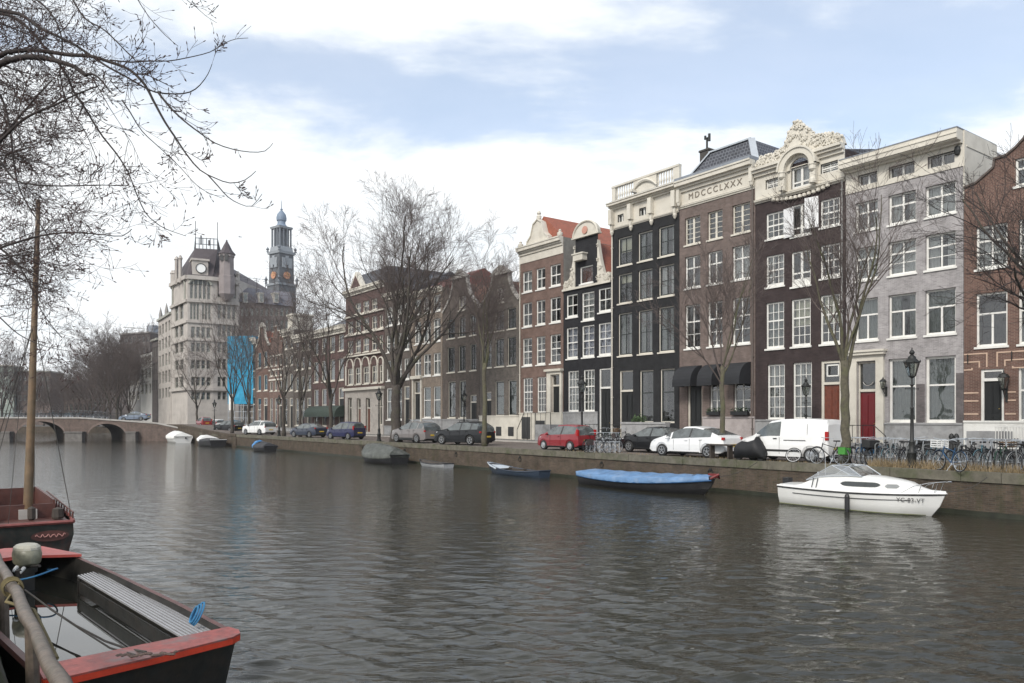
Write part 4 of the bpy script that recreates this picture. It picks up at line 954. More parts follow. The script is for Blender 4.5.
# local frame of frame_obj: x = to the right along the canal (a grows to the left), y = towards the houses
L0 = aB + 3
mb = MB(); mb.box(-L0, 80, 37.2, DF + .3, STREET - .1, STREET + .10); o = frame_obj(mb, 'pavement', SLAB); tag(o, kind='structure')
mb = MB(); mb.box(-L0, 80, 37.05, 37.199, STREET - .1, STREET + .11); o = frame_obj(mb, 'kerb', SANDST); tag(o, kind='structure')
QB = brick('quay_brick', (.10, .072, .054), (.062, .048, .038), (.09, .08, .065), stain=(.045, .05, .025), stain_amt=.85, var=.35)
COPE = mat('mossy_coping', (.12, .11, .085), .95, var=.35, scale=2.5, bump=.4, dirt=(.06, .07, .03), dscale=1.6, damt=.8)
mb = MB(); mb.quad((-aB - .3, DQ + .06, -.6), (80, DQ + .06, -.6), (80, DQ + .06, STREET - .32), (-aB - .3, DQ + .06, STREET - .32)); o = frame_obj(mb, 'quay_wall', QB)
tag(o, 'long brick quay wall with green stained courses under the parked cars', 'quay wall'); qroot = o
mb = MB(); rr = random.Random(5); x = -aB - .3
while x < 80:
    w = rr.uniform(1.1, 1.7); dz = rr.uniform(-.015, .015); dy = rr.uniform(-.02, .02); mb.box(x + .008, x + w - .008, DQ + dy, DQ + .5, STREET - .32, STREET + .01 + dz); x += w
c_ = mb.build('coping', COPE, qroot)
mb = MB(); mb.box(-aB, 80, DQ + .02, DQ + .1, -.3, .16); mb.build('waterline_beam', mat('wet_algae_timber', (.025, .028, .018), .5, var=.4, scale=3), qroot)
rr = random.Random(8)
for x in np.arange(-60, 30, 7.3):
    m_ = MB(); m_.tube([(x + .13 * math.cos(t), DQ + .02, .85 + .13 * math.sin(t)) for t in np.linspace(0, 2 * PI, 13)], .018, 5); m_.box(x - .05, x + .05, DQ - .01, DQ + .06, .93, 1.03); m_.build('mooring_ring', IRON, qroot)
# near bank: mossy edge below the timber rail
R_ = random.Random(31); mb = MB(); dd = [-.6, -.3, 0., .2, .35, .47, .56, .62, .68, .72]; zz = [1.46, 1.44, 1.38, 1.25, 1.05, .8, .5, .2, -.1, -.5]; xs_ = list(np.arange(-40, 6, .22)) ; xs_ = [-226.] + list(np.arange(-220, -40, 4.)) + xs_ + [60.]
vs = [(x, d + R_.gauss(0, .022), z + R_.gauss(0, .035) * (1 if k > 1 else .2)) for x in xs_ for k, (d, z) in enumerate(zip(dd, zz))]; nd = len(dd)
mb.add(vs, [(i * nd + k, (i + 1) * nd + k, (i + 1) * nd + k + 1, i * nd + k + 1) for i in range(len(xs_) - 1) for k in range(nd - 1)])
o = frame_obj(mb, 'near_quay_edge', mat('mossy_earth', (.05, .048, .035), .9, var=.5, scale=5, bump=1., dirt=(.045, .06, .012), dscale=2.6, damt=1.)); o.data.polygons.foreach_set('use_smooth', [True] * len(o.data.polygons)); tag(o, kind='structure')

# ------------------------------------------------------------------ bridge
BY = 116.0; E = Vector((U[0], U[1], 0)) * 13
def bx(px_): return (px_ - CX) / F * BY
top = [(-300, 3.55), (-20, 3.6), (80, 3.58), (122, 3.16), (157, 2.77), (178, 2.1), (200, 1.5)]
tz = lambda X: float(np.interp((X * F / BY) + CX, [t[0] for t in top], [t[1] for t in top]))
arches = [(bx(-58), bx(-6), 2.75), (bx(15), bx(66.5), 2.95), (bx(87), bx(127), 2.6)]
def az_(X):
    for a, b, t in arches:
        if a < X < b:
            c = (a + b) / 2; h_ = (b - a) / 2; return .1 + (t - .1) * math.sqrt(max(0, 1 - ((X - c) / h_) ** 2)) ** .85
    return -1.
xs = sorted(set(list(np.linspace(bx(-300), bx(185), 160)) + [q for a, b, t in arches for q in list(a + (b - a) * (1 - np.cos(np.linspace(0, PI, 25))) / 2)]))
br = empty('brick_bridge', 'brick arched bridge across the canal with parked bicycles along its railing', 'bridge', (bx(60), BY, 0))
off = Vector((bx(60), BY, 0)); mb = MB(); mb2 = MB(); vm = MB(); rim = MB()
for a, b in zip(xs, xs[1:]):
    if b - a < 1e-5: continue
    mid = (a + b) / 2; inn = any(p < mid < q for p, q, t in arches)
    za, zb = (az_(a + 1e-4) if inn else -1., az_(b - 1e-4) if inn else -1.)
    if inn: za, zb = max(za, .1) if az_(a) < 0 else az_(a), max(zb, .1) if az_(b) < 0 else az_(b)
    f0 = [Vector((a, BY, za)) - off, Vector((b, BY, zb)) - off, Vector((b, BY, tz(b) - .2)) - off, Vector((a, BY, tz(a) - .2)) - off]
    mb.quad(*f0); mb2.quad(*[q + E for q in f0][::-1])
    if inn:
        vm.quad(f0[0], f0[0] + E, f0[1] + E, f0[1])
        mb.quad
        rim.prism([f0[0] + Vector((0, -.05, 0)), f0[1] + Vector((0, -.05, 0)), f0[1] + Vector((0, -.05, .34)), f0[0] + Vector((0, -.05, .34))], (0, .045, 0))
for a, b, t in arches:
    for X in (a, b): vm.quad(Vector((X, BY, -1)) - off, Vector((X, BY, -1)) - off + E, Vector((X, BY, .12)) - off + E, Vector((X, BY, .12)) - off)
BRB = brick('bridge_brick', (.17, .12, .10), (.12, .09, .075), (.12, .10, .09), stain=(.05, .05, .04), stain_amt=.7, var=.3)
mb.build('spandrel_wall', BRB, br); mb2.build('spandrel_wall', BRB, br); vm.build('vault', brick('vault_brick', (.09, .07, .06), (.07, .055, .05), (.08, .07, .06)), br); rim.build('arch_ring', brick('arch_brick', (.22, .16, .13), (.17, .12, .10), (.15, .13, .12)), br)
mb = MB()
for a, b in zip(xs, xs[1:]):
    if b - a < 1e-5: continue
    for yo in (-.12, None):
        o0 = Vector((0, yo, 0)) if yo is not None else E - Vector((0, .3, 0))
        pa, pb = Vector((a, BY, tz(a))) - off + o0, Vector((b, BY, tz(b))) - off + o0
        mb.prism([pa - Vector((0, 0, .2)), pb - Vector((0, 0, .2)), pb, pa], (0, .45, 0))
mb.build('parapet_coping', SANDST, br)
mb = MB()
for a, b in zip(xs, xs[1:]):
    if b - a < 1e-5: continue
    pa, pb = Vector((a, BY + .3, tz(a) - .15)) - off, Vector((b, BY + .3, tz(b) - .15)) - off; mb.quad(pa, pb, pb + E, pa + E)
mb.build('deck', KLINK, br)
mb = MB()
for a, b in ((bx(66.5), bx(87)), (bx(-6), bx(15)), (bx(127), bx(140))):
    mb = MB(); mb.box(a - off.x + .25, b - off.x - .25, -.9, -.05, -.8, 1.25); mb.box(a - off.x + .15, b - off.x - .15, -1.0, -.05, 1.25, 1.45); mb.build('pier', mat('pier_stone', (.14, .13, .12), .9, var=.3, scale=2), br)
mb = MB()
for a, b in zip(list(np.arange(bx(-60), bx(150), 1.8)), list(np.arange(bx(-60), bx(150), 1.8))[1:]):
    pa, pb = Vector((a, BY + .1, tz(a))) - off, Vector((b, BY + .1, tz(b))) - off
    mb.tube([pa, pa + Vector((0, 0, .95))], .03, 4); mb.tube([pa + Vector((0, 0, .93)), pb + Vector((0, 0, .93))], .025, 4); mb.tube([pa + Vector((0, 0, .5)), pb + Vector((0, 0, .5))], .015, 4)
mb.build('railing', IRON, br)
# street rising to the bridge
mb = MB(); pts = []
for px_ in (236, 226, 215, 204, 193, 182, 172, 165):
    y = np.interp(px_, [160, 182, 204, 226, 250], [424, 425, 429.5, 434, 434.2]); Yq = Yof(px_, DQ); z = CAMZ + (HY - y) * Yq / F; pts.append((at(px_, DQ).xy, max(z, STREET + .005)))
for (p, z0), (q, z1) in zip(pts, pts[1:]):
    nn = Vector((N[0], N[1])); p2, q2 = p + nn * 9, q + nn * 9
    mb.quad((p.x, p.y, z0), (p2.x, p2.y, z0), (q2.x, q2.y, z1), (q.x, q.y, z1)); mb.quad((p.x, p.y, STREET - .5), (p.x, p.y, z0), (q.x, q.y, z1), (q.x, q.y, STREET - .5))
o = mb.build('bridge_ramp', KLINK); tag(o, kind='structure')
mb = MB()
for (p, z0), (q, z1) in zip(pts, pts[1:]):
    nn = Vector((N[0], N[1])) * .35
    mb.prism([(p.x - nn.x * .2, p.y - nn.y * .2, z0 - .28), (q.x - nn.x * .2, q.y - nn.y * .2, z1 - .28), (q.x - nn.x * .2, q.y - nn.y * .2, z1 + .02), (p.x - nn.x * .2, p.y - nn.y * .2, z0 + .02)], (nn.x * 1.2, nn.y * 1.2, 0))
    mb.quad((p.x - .001, p.y - .02, -.5), (q.x - .001, q.y - .02, -.5), (q.x, q.y - .02, z1 - .28), (p.x, p.y - .02, z0 - .28))
o = mb.build('ramp_quay_wall', QB); tag(o, 'short brick quay wall sloping up to the arched bridge', 'quay wall')
# far quay closing the view under the arches
mb = MB(); mb.box(-150, -94, 0, .6, -.6, STREET); o = mb.build('quay_wall', QB, loc=(0, 189.6, 0)); tag(o, 'distant brick quay wall seen through the bridge arches', 'quay wall')
# ------------------------------------------------------------------ buildings at odd angles, far away
class Facade(House):
    def __init__(s, root, pL, pR, mats=None, reveal=.25):
        """pL, pR = (picture column, distance); a face of the thing `root`, seen left to right"""
        s.root = root; s.mats = mats; s.holes = []; s.rev = reveal
        a = Vector(((pL[0] - CX) / F * pL[1], pL[1], STREET)); b = Vector(((pR[0] - CX) / F * pR[1], pR[1], STREET))
        s.a = a; s.dir = (b - a).normalized(); s.W = (b - a).length; s.loc = a - Vector(root.location); s.rz = math.atan2(s.dir.y, s.dir.x)
    def S(s, x):
        k = (x - CX) / F   # ray (k,1)*t meets a + dir*u
        den = s.dir.x - k * s.dir.y; return (k * s.a.y - s.a.x) / den
    def Z(s, y, x):
        p = s.a + s.dir * s.S(x); return CAMZ + (HY - y) * p.y / F - STREET
    def obj(s, name, mb, m, parent=None, smooth=False):
        o = mb.build(name, m, parent or s.root, smooth)
        if parent is None: o.location = s.loc; o.rotation_euler = (0, 0, s.rz)
        return o
    def skin(s, outline, m=None): mb = MB(); wall_skin(mb, outline, s.holes, 0, s.rev); return s.obj('wall', mb, m or s.mats)
def P(px_, Y, z=0.): return Vector(((px_ - CX) / F * Y, Y, z))
AST = mat('pale_grey_stone', (.43, .395, .358), .85, var=.12, scale=.6, dirt=(.24, .21, .19), dscale=.25, damt=.6)
ASTR = mat('purple_slate', (.062, .050, .054), .7, var=.15, scale=1.5)
AB = brick('speckled_far_brick', (.22, .18, .165), (.16, .13, .12), (.2, .18, .17))
OLIVF = mat('olive_window_frame', (.30, .30, .26), .6, var=.1)
root = empty('corner_office_building', 'tall pale stone corner building with clock dormer, steep slate roof and turret', 'building', P(200, 144, STREET))
ctr = Vector(root.location)
fA = Facade(root, (187.5, 140), (213, 142), AST); fB = Facade(root, (213, 142), (238.5, 145), AST); fL = Facade(root, (171.5, 149), (187.5, 140), AST)
def split(f, a, b, n, y0, y1, sty='cross', fr=OLIVF, cur='dark', gap=.12):
    sa, sb = f.S(a), f.S(b); e = (sb - sa) / n; xm = (a + b) / 2
    for i in range(n): f.window(sa + e * (i + gap), sa + e * (i + 1 - gap), f.Z(y1, xm), f.Z(y0, xm), sty, cur, frame=fr, fw=.12, sill=False)
split(fA, 189.5, 211, 5, 284.5, 299, 'two'); split(fA, 189.8, 199.5, 3, 303.5, 319.5, 'two'); split(fA, 201.6, 211, 3, 303.5, 319.5, 'two')
for y0, y1 in ((327, 338), (343, 352), (360, 369), (377, 386), (392, 400)): split(fA, 190.5, 211, 4, y0, y1, 'two')
for y0, y1 in ((283, 298), (303, 319), (325, 337), (342, 353), (359, 370), (377, 387), (392, 400)): split(fB, 217, 236.5, 4, y0, y1, 'two')
for y0, y1 in ((303, 320), (325, 337), (343, 353), (360, 370), (377, 388)): split(fL, 174, 184, 2, y0, y1, 'two')
zt = fA.Z(276, 200); 
for f, x in ((fA, 200), (fB, 226), (fL, 180)): f.skin(rect(zt, f.W))
for f in (fA, fB, fL):
    for y, h_, pr in ((301.2, .5, .35), (322, .4, .25), (340, .3, .2), (389, .5, .4), (278, .7, .5)):
        m_ = MB(); z = fA.Z(y, 200); m_.box(-.05, f.W + .05, -pr, -.003, z - h_ / 2, z + h_ / 2); f.obj('string_course', m_, AST)
mb = MB()   # arch over the great window
sc, hw = fA.W * .5, fA.W * .44; za = fA.Z(284.5, 200)
mb.tube([(sc + hw * math.cos(t), -.1, za + .55 * hw * math.sin(t)) for t in np.linspace(0, PI, 13)], .22, 6); fA.obj('arch_moulding', mb, OLIVF)
mb = MB(); wnd = [(sc + hw * math.cos(t), -.04, za + .53 * hw * math.sin(t)) for t in np.linspace(0, PI, 13)]; mb.prism(wnd, (0, .03, 0)); fA.obj('arch_light', mb, mat('far_dark_glass', (.05, .055, .055), .15, var=.2))
mb = MB()
for i in range(1, 5): q = sc - hw + 2 * hw * i / 5; h_ = .53 * hw * math.sqrt(max(0, 1 - ((q - sc) / hw) ** 2)); mb.box(q - .08, q + .08, -.08, -.02, za, za + h_)
fA.obj('mullion', mb, OLIVF)
mb = MB(); sl = fL.W * .5; hwl = fL.W * .38; zl = fL.Z(288, 180)
mb.tube([(sl - hwl, -.1, zl - 3)] + [(sl + hwl * math.cos(t), -.1, zl + .5 * hwl * math.sin(t)) for t in np.linspace(PI, 0, 11)] + [(sl + hwl, -.1, zl - 3)], .2, 6); fL.obj('arch_moulding', mb, OLIVF)
# back walls and roofs
pA, pB, pC, pD = [Vector(q) - ctr for q in (P(171.5, 149, STREET), P(187.5, 140, STREET), P(213, 142, STREET), P(238.5, 145, STREET))]
pE = pD + Vector((2, 22, 0)); pF = pA + Vector((-2, 18, 0)); mb = MB()
for a, b in ((pD, pE), (pE, pF), (pF, pA)): mb.quad(a, b, b + Vector((0, 0, zt)), a + Vector((0, 0, zt)))
mb.build('back_wall', AST, root)
cen = (pA + pB + pC + pD + pE + pF) / 6; ring0 = [pA, pB, pC, pD, pE, pF]; zr = fA.Z(245.5, 204)
tops = [P(193, 146, 0), P(195.5, 143.5, 0), P(217.5, 144.5, 0), P(221, 147, 0), P(221, 156, 0), P(194, 156, 0)]
ring1 = [Vector((t.x - ctr.x, t.y - ctr.y, zr)) for t in tops]
mb = MB(); mb.loft([[p_ + Vector((0, 0, zt)) for p_ in ring0], ring1]); rf = mb.build('roof', ASTR, root)
mb = MB()
for a, b in ((ring1[1], ring1[2]), (ring1[2], ring1[4]), (ring1[4], ring1[5]), (ring1[5], ring1[1])):
    for t in np.linspace(0, 1, 7):
        q = a.lerp(b, t); mb.tube([q, q + Vector((0, 0, 2.0))], .07, 4)
    for h_ in (.8, 1.9): mb.tube([a + Vector((0, 0, h_)), b + Vector((0, 0, h_))], .06, 4)
for q in (ring1[1], ring1[2]): mb.tube([q, q + Vector((0, 0, 5))], .06, 4)
q = ring1[1].lerp(ring1[2], .62); mb.box(q.x - .15, q.x + .15, q.y - .1, q.y, q.z + .6, q.z + 1.6); q = ring1[1].lerp(ring1[2], .25); mb.tube([q + Vector((0, 0, .7)), q + Vector((0, 0, 2.4))], .14, 4)
mb.build('roof_crown_railing', mat('far_iron', (.05, .05, .055), .6), rf)
mb = MB(); s0, s1 = fA.S(192.3), fA.S(208.3); zc0, zc1 = fA.Z(277.5, 200), fA.Z(260.5, 200)
mb.box(s0, s1, .1, 5, zc0, zc1); mb.box(s0 - .2, s1 + .2, -.15, 5, zc1, zc1 + .35); dm = fA.obj('clock_dormer', mb, AST)
mb = MB(); zc = fA.Z(268.3, 201); s_ = fA.S(201); mb.lathe([(0, 0), (.78, 0), (.78, .12), (0, .12)], 24).xf(Matrix.Translation((s_, .08, zc)) @ Matrix.Rotation(PI / 2, 4, 'X')); mb.build('clock_face', mat('clock_white', (.85, .85, .82), .5, var=0), dm)
mb = MB(); mb.bar((s_, -.06, zc - .1), (s_, -.06, zc + .6), .07, .03); mb.bar((s_ - .05, -.06, zc), (s_ + .4, -.06, zc + .02), .08, .03); mb.lathe([(.78, 0), (.9, 0), (.9, .16), (.78, .16)], 24, caps=False).xf(Matrix.Translation((s_, .06, zc)) @ Matrix.Rotation(PI / 2, 4, 'X')); mb.build('clock_hand', IRON, dm)
# turret
tp = P(225.5, 142.5, STREET) - ctr; zt0 = fB.Z(330, 226); mb = MB(); z1 = fB.Z(255, 226); zs = fB.Z(240.5, 226)
mb.lathe([(.6, zt - 4.2), (1.5, zt - 3), (1.5, zt + .3), (1.35, zt + .4), (1.3, z1 - .6), (1.45, z1 - .5), (1.45, z1)], 8, c=(tp.x, tp.y + .6, 0)); tr = mb.build('turret', mat('turret_stone', (.24, .21, .205), .85, var=.15, scale=.8), root)
MB().lathe([(1.65, z1), (1.05, z1 + .7), (.6, z1 + 1.6), (.16, z1 + 2.4), (.13, zs), (0, zs)], 8, c=(tp.x, tp.y + .6, 0)).build('turret_spire', ASTR, tr)
mb = MB()
for k in (-1, 0): mb.box(tp.x + k * .85 + .12, tp.x + k * .85 + .72, tp.y - .80, tp.y - .6, z1 - .75 - .6, z1 - .25)
mb.build('turret_opening', mat('far_black', (.02, .02, .02), .5), tr)
for px_, Y, yt in ((172.2, 149, 270), (174.2, 148, 270), (176.5, 144, 256), (180.3, 142, 255), (237.8, 145, 271), (236, 144.5, 277)):
    mb = MB(); b_ = P(px_, Y, 0); z = CAMZ + (HY - yt) * Y / F - STREET; mb.lathe([(.35, zt - 1), (.35, z - .8), (.5, z - .7), (.2, z - .1), (0, z)], 6, c=(b_.x - ctr.x, b_.y - ctr.y, 0)); mb.build('pinnacle', AST, root)
# long grey office wing
root = empty('office_building', 'long grey office block with pale dormers and rounded slate roof beside the clock building', 'building', P(265, 150, STREET)); ctr = Vector(root.location)
f = Facade(root, (238.8, 145.4), (293, 152), AB)
for y0, y1 in ((308, 316), (320, 330), (336, 346)):
    for x in range(240, 292, 5): f.window(f.S(x + .6), f.S(x + 3.8), f.Z(y1, x + 2), f.Z(y0, x + 2), 'two', 'grey', frame=OLIVF, sill=False)
zt = f.Z(304, 265); f.skin(rect(zt, f.W)); mb = MB(); W = f.W; zr = f.Z(287.5, 265)
mb.loft([[(0, y, z), (W, y, z)] for y, z in ((-.3, zt), (.3, zt + 1.2), (1.2, zr - .8), (2.4, zr), (12, zr))], closed=False, caps=(0, 0)); mb.quad((0, -.3, zt), (0, 12, zt), (0, 12, zr), (0, 2.4, zr)); mb.quad((W, .3, zt), (W, 12, zt), (W, 12, zr), (W, 1.5, zr)); mb.quad((0, 12, 0), (W, 12, 0), (W, 12, zr), (0, 12, zr)); mb.quad((W, 0, 0), (W, 12, 0), (W, 12, zt), (W, 0, zt))
f.obj('roof', mb, mat('far_grey_roof', (.13, .125, .14), .6, var=.12, scale=1))
for x in (244.5, 260.5, 275.5):
    mb = MB(); a, b = f.S(x - 2.3), f.S(x + 2.3); z0, z1 = f.Z(303, x), f.Z(294, x); mb.box(a, b, -.5, 2, z0, z1); mb.box(a - .1, b + .1, -.6, 2, z1, z1 + .2); d = f.obj('dormer', mb, mat('dormer_cream', (.42, .40, .36), .7))
    MB().box(a + .15, b - .15, -.52, -.505, z0 + .2, z1 - .15).build('dormer_window', GREYC, d)
mb = MB()
for k in range(5):
    s_ = W * (.12 + .17 * k); mb.tube([(s_, 4, zr), (s_, 4, zr + 2.3)], .05, 4); mb.tube([(s_ - .8, 4, zr + 2.2), (s_ + .8, 4, zr + 2.2)], .04, 4); mb.tube([(s_ - .5, 4, zr + 1.8), (s_ + .5, 4, zr + 1.8)], .04, 4)
f.obj('antenna', mb, mat('far_iron', (.05, .05, .055), .6))
# church tower, 300 m away
TY = 300.0; tz_ = lambda y: CAMZ + (HY - y) * TY / F - STREET; tw = lambda w: w * TY / F
root = empty('church_tower', 'tall tiered church tower with orange clock faces and a blue grey crown dome', 'church tower', P(281.5, TY, STREET))
TST = mat('tower_haze_tinted_stone', (.14, .155, .175), .8, var=.15, scale=.3); TLT = mat('tower_pale_stone', (.26, .28, .30), .8, var=.1, scale=.5); BLUE = mat('tower_blue_lead', (.16, .21, .28), .6, var=.1)  # blue-grey of distance haze is mixed into the tower stone colour
def sq(mb, w0, w1, z0, z1, rot=.60):   # square tier, px widths at 45 degrees
    r0, r1 = w0 / 2 / math.cos(PI / 4 - abs(PI / 4 - rot) if 0 else 0) , w1 / 2
    mb.loft([[(r * math.cos(rot + i * PI / 2) , r * math.sin(rot + i * PI / 2), z) for i in range(4)] for r, z in ((w0 / 2, z0), (w1 / 2, z1))])
R = -PI / 2 + .12   # a corner of the tower points almost at the camera
mb = MB(); sq(mb, tw(29), tw(28), 0, tz_(285), R); sq(mb, tw(24.5), tw(23.5), tz_(285), tz_(254), R); mb.build('shaft', brick('tower_haze_tinted_brick', (.12, .125, .135), (.10, .105, .115), (.12, .13, .14)), root)  # shaft brick colour carries the blue-grey of distance haze
mb = MB(); sq(mb, tw(30.5), tw(31.5), tz_(286.5), tz_(284.5), R); sq(mb, tw(27), tw(28), tz_(255), tz_(252.5), R); sq(mb, tw(21.5), tw(23), tz_(229.5), tz_(227.5), R); sq(mb, tw(23), tw(21), tz_(252.5), tz_(247.5), R); mb.build('cornice', TLT, root)
mb = MB()
for i in range(4):
    for t in (.0, .33, .67):
        a = R + i * PI / 2; b = a + PI / 2; r = tw(9); p_ = Vector((r * math.cos(a), r * math.sin(a), 0)).lerp(Vector((r * math.cos(b), r * math.sin(b), 0)), t); mb.tube([p_ + Vector((0, 0, tz_(247.5))), p_ + Vector((0, 0, tz_(229.5)))], tw(.95), 6)
sq(mb, tw(9), tw(9), tz_(247.5), tz_(229.5), R); mb.build('belfry_columns', TST, root)
mb = MB(); mb.lathe([(tw(6.5), tz_(227.5)), (tw(4.5), tz_(225)), (tw(3.9), tz_(224)), (tw(3.9), tz_(221.5)), (tw(4.8), tz_(220.8)), (tw(5.), tz_(218)), (tw(4.2), tz_(214.5)), (tw(2.2), tz_(212)), (tw(.9), tz_(210.5)), (tw(1.3), tz_(209.3)), (tw(.4), tz_(208.5)), (tw(.25), tz_(202)), (0, tz_(200))], 16); autosmooth(mb.build('crown_dome', BLUE, root))
for i in (3, 0):
    a = R + i * PI / 2; b = a + PI / 2; r = tw(12.1); pa, pb = Vector((r * math.cos(a), r * math.sin(a), 0)), Vector((r * math.cos(b), r * math.sin(b), 0)); mid = (pa + pb) / 2; nrm = mid.normalized(); zc = tz_(276.5); e = (pb - pa).normalized()
    mb = MB(); R_ = tw(3.6); mb.prism([mid + e * R_ * math.cos(t) + Vector((0, 0, zc + R_ * math.sin(t))) for t in np.linspace(0, 2 * PI, 17)[:-1]], nrm * .5); cf = mb.build('clock_face', mat('clock_orange', (.48, .23, .13), .6, var=.1), root)
    mb = MB(); mb.bar(mid + nrm * .6 + Vector((0, 0, zc)), mid + nrm * .6 + Vector((0, 0, zc + R_ * .85)), .22, .1); mb.bar(mid + nrm * .6 + Vector((0, 0, zc)), mid + nrm * .6 + e * R_ * .6 + Vector((0, 0, zc)), .25, .1); mb.build('clock_hand', mat('gilt', (.6, .42, .12), .4), cf)
    mb = MB()
    for t, y0, y1, w in ((-.25, 269, 259, .9), (.28, 269, 259, .9), (0, 266, 257, .7)):
        p_ = mid + e * t * r * 1.1 + nrm * .1; mb.prism([p_ - e * w + Vector((0, 0, tz_(y0))), p_ + e * w + Vector((0, 0, tz_(y0))), p_ + e * w + Vector((0, 0, tz_(y1))), p_ - e * w + Vector((0, 0, tz_(y1)))], nrm * .3)
    mb.build('louvre_surround', TLT, root)
mb = MB()
for i in range(4):
    for r, z, h_ in ((tw(15), tz_(284.5), 3.5), (tw(13.4), tz_(252.5), 2.2)):
        a = R + i * PI / 2; mb.lathe([(.55, z), (.3, z + h_ * .3), (.7, z + h_ * .5), (.15, z + h_ * .8), (0, z + h_)], 6, c=(r * math.cos(a), r * math.sin(a), 0))
mb.build('corner_urn', TST, root)
# buildings beyond the bridge
FB = mat('far_grey_wall', (.27, .26, .25), .9, var=.12, scale=.8); FW = mat('far_white_wall', (.55, .54, .51), .8, var=.08); FD = brick('far_dark_brick', (.12, .10, .095), (.09, .08, .075), (.11, .1, .1)); FBR = brick('far_brown_brick', (.17, .12, .10), (.13, .1, .085), (.15, .13, .12))
def far_block(label, pL, pR, top, rows, cols, wallm, frame, depth=12, roof=None, extra=None, base=0, name='far_building', sty='two'):
    root = empty(name, label, 'building', P((pL[0] + pR[0]) / 2, (pL[1] + pR[1]) / 2, STREET)); f = Facade(root, pL, pR, wallm); xm = (pL[0] + pR[0]) / 2; e = f.W / cols
    for a, b in rows:
        for i in range(cols): f.window(e * (i + .2), e * (i + .8), f.Z(b, xm), f.Z(a, xm), sty, None, frame=frame, fw=.12, sill=False)
    z = f.Z(top, xm); f.skin(rect(z, f.W)); mb = MB(); W = f.W
    mb.quad((0, 0, 0), (0, depth, 0), (0, depth, z), (0, 0, z)); mb.quad((W, 0, 0), (W, 0, z), (W, depth, z), (W, depth, 0)); mb.quad((0, depth, 0), (W, depth, 0), (W, depth, z), (0, depth, z)); f.obj('side_wall', mb, wallm)
    mb = MB()
    if roof: mb.prism([(0, -.2, z), (0, depth, z), (0, depth / 2, z + roof[0])], (W, 0, 0)); f.obj('roof', mb, roof[1])
    else: mb.box(-.1, W + .1, -.35, depth, z, z + .45); f.obj('roof', mb, frame)
    if extra: extra(f, z)
    return f
far_block('white house with red tiled roof beyond the bridge', (140.5, 176), (152, 168), 353, [(356, 364), (369, 379), (384, 394)], 3, FW, CREAM, roof=(1.8, RTILE))
far_block('narrow dark house between the white house and the pale tall block', (152.2, 167.6), (158, 163), 341, [(347, 357), (363, 374), (380, 390)], 3, FD, OLIVF)
def spires(f, z):
    for s_ in (.3, f.W * .5, f.W - .4): mb = MB(); mb.lathe([(.4, z), (.4, z + 1.5), (.15, z + 2.6), (0, z + 3.2)], 6, c=(s_, .4, 0)); f.obj('pinnacle', mb, FB)
far_block('pale stone block with pinnacles just left of the clock building', (158.3, 162.5), (171, 150.5), 318, [(323, 333), (338, 349), (354, 366), (371, 383), (388, 398)], 4, AST, OLIVF, extra=spires)
def tank(f, z): mb = MB(); mb.box(f.W * .70, f.W * .92, 2, 8, z, z + 2.6); f.obj('lift_housing', mb, mat('far_blue_grey', (.30, .33, .37), .8)); m2 = MB(); m2.tube([(0, 1, z + 2.4), (f.W * .7, 1, z + 1.6)], .1, 4); f.obj('roof_rail', m2, FB)
far_block('dark flat roofed building rising behind the trees beyond the bridge', (120, 230), (150, 225), 334, [(337, 343), (348, 355)], 7, FD, FB, extra=tank)
far_block('grey gabled house front low behind the trees beyond the bridge', (128, 190), (140, 180), 372, [(378, 386), (391, 400)], 3, FB, CREAM)
far_block('broad brown brick building far behind the bridge at the left', (17, 238), (50.5, 240), 372, [(376, 381), (385, 391), (395, 401)], 6, FBR, OLIVF)
far_block('low brown terrace seen between the trunks right of the distant brown building', (51, 262), (92, 262), 388, [(392, 399), (404, 411)], 9, FBR, OLIVF, roof=(3, DTILE))
far_block('low dark terrace seen between the trunks of the dense clump beyond the bridge', (92.5, 262), (131, 262), 381, [(386, 393), (398, 405)], 8, FD, OLIVF, roof=(3, DTILE))
far_block('pale green grey house at the far left edge beyond the bridge', (-30, 232), (14, 236), 366, [(371, 378), (384, 391), (397, 404)], 7, mat('far_green_wall', (.28, .32, .28), .9), CREAM)
# blue wrapped scaffold on the last house of the row
root = empty('scaffolding', 'scaffold clad in bright blue sheeting behind the quay trees', 'scaffolding', P(239, 124, STREET)); f = Facade(root, (227.5, 124.5), (253, 123.5), None)
BLU = mat('blue_sheeting', (.012, .25, .42), .6, var=.25, scale=1.2, bump=.5)
zt, zb = f.Z(336, 240), f.Z(404, 240); mb = MB(); n_ = 14; W = f.W
gx = [W * i / n_ for i in range(n_ + 1)]; gz_ = [zb + (zt - zb) * j / 10 for j in range(11)]; rr = random.Random(2)
vs = [(x, rr.uniform(-.08, .08), z) for z in gz_ for x in gx]; mb.add(vs, [(j * (n_ + 1) + i, j * (n_ + 1) + i + 1, (j + 1) * (n_ + 1) + i + 1, (j + 1) * (n_ + 1) + i) for j in range(10) for i in range(n_)])
mb.quad((0, .1, zb), (0, 1.8, zb), (0, 1.8, zt), (0, .1, zt)); mb.quad((W, .1, zb), (W, 1.8, zb), (W, 1.8, zt), (W, .1, zt)); mb.quad((0, .1, zt), (W, .1, zt), (W, 1.8, zt), (0, 1.8, zt)); f.obj('sheeting', mb, BLU)
mb = MB()
for x in np.linspace(0, W, 5):
    for y in (.2, 1.6): mb.tube([(x, y, 0), (x, y, zt)], .05, 5)
for z in np.arange(1, zb + .1, 1.0): mb.tube([(0, .2, z), (W, .2, z)], .04, 5)
f.obj('scaffold_poles', mb, ZINC)
mb = MB(); mb.box(.3, 1.2, -.12, -.1, zb - 1.0, zb + 1.6); f.obj('white_panel', mb, WHITE)
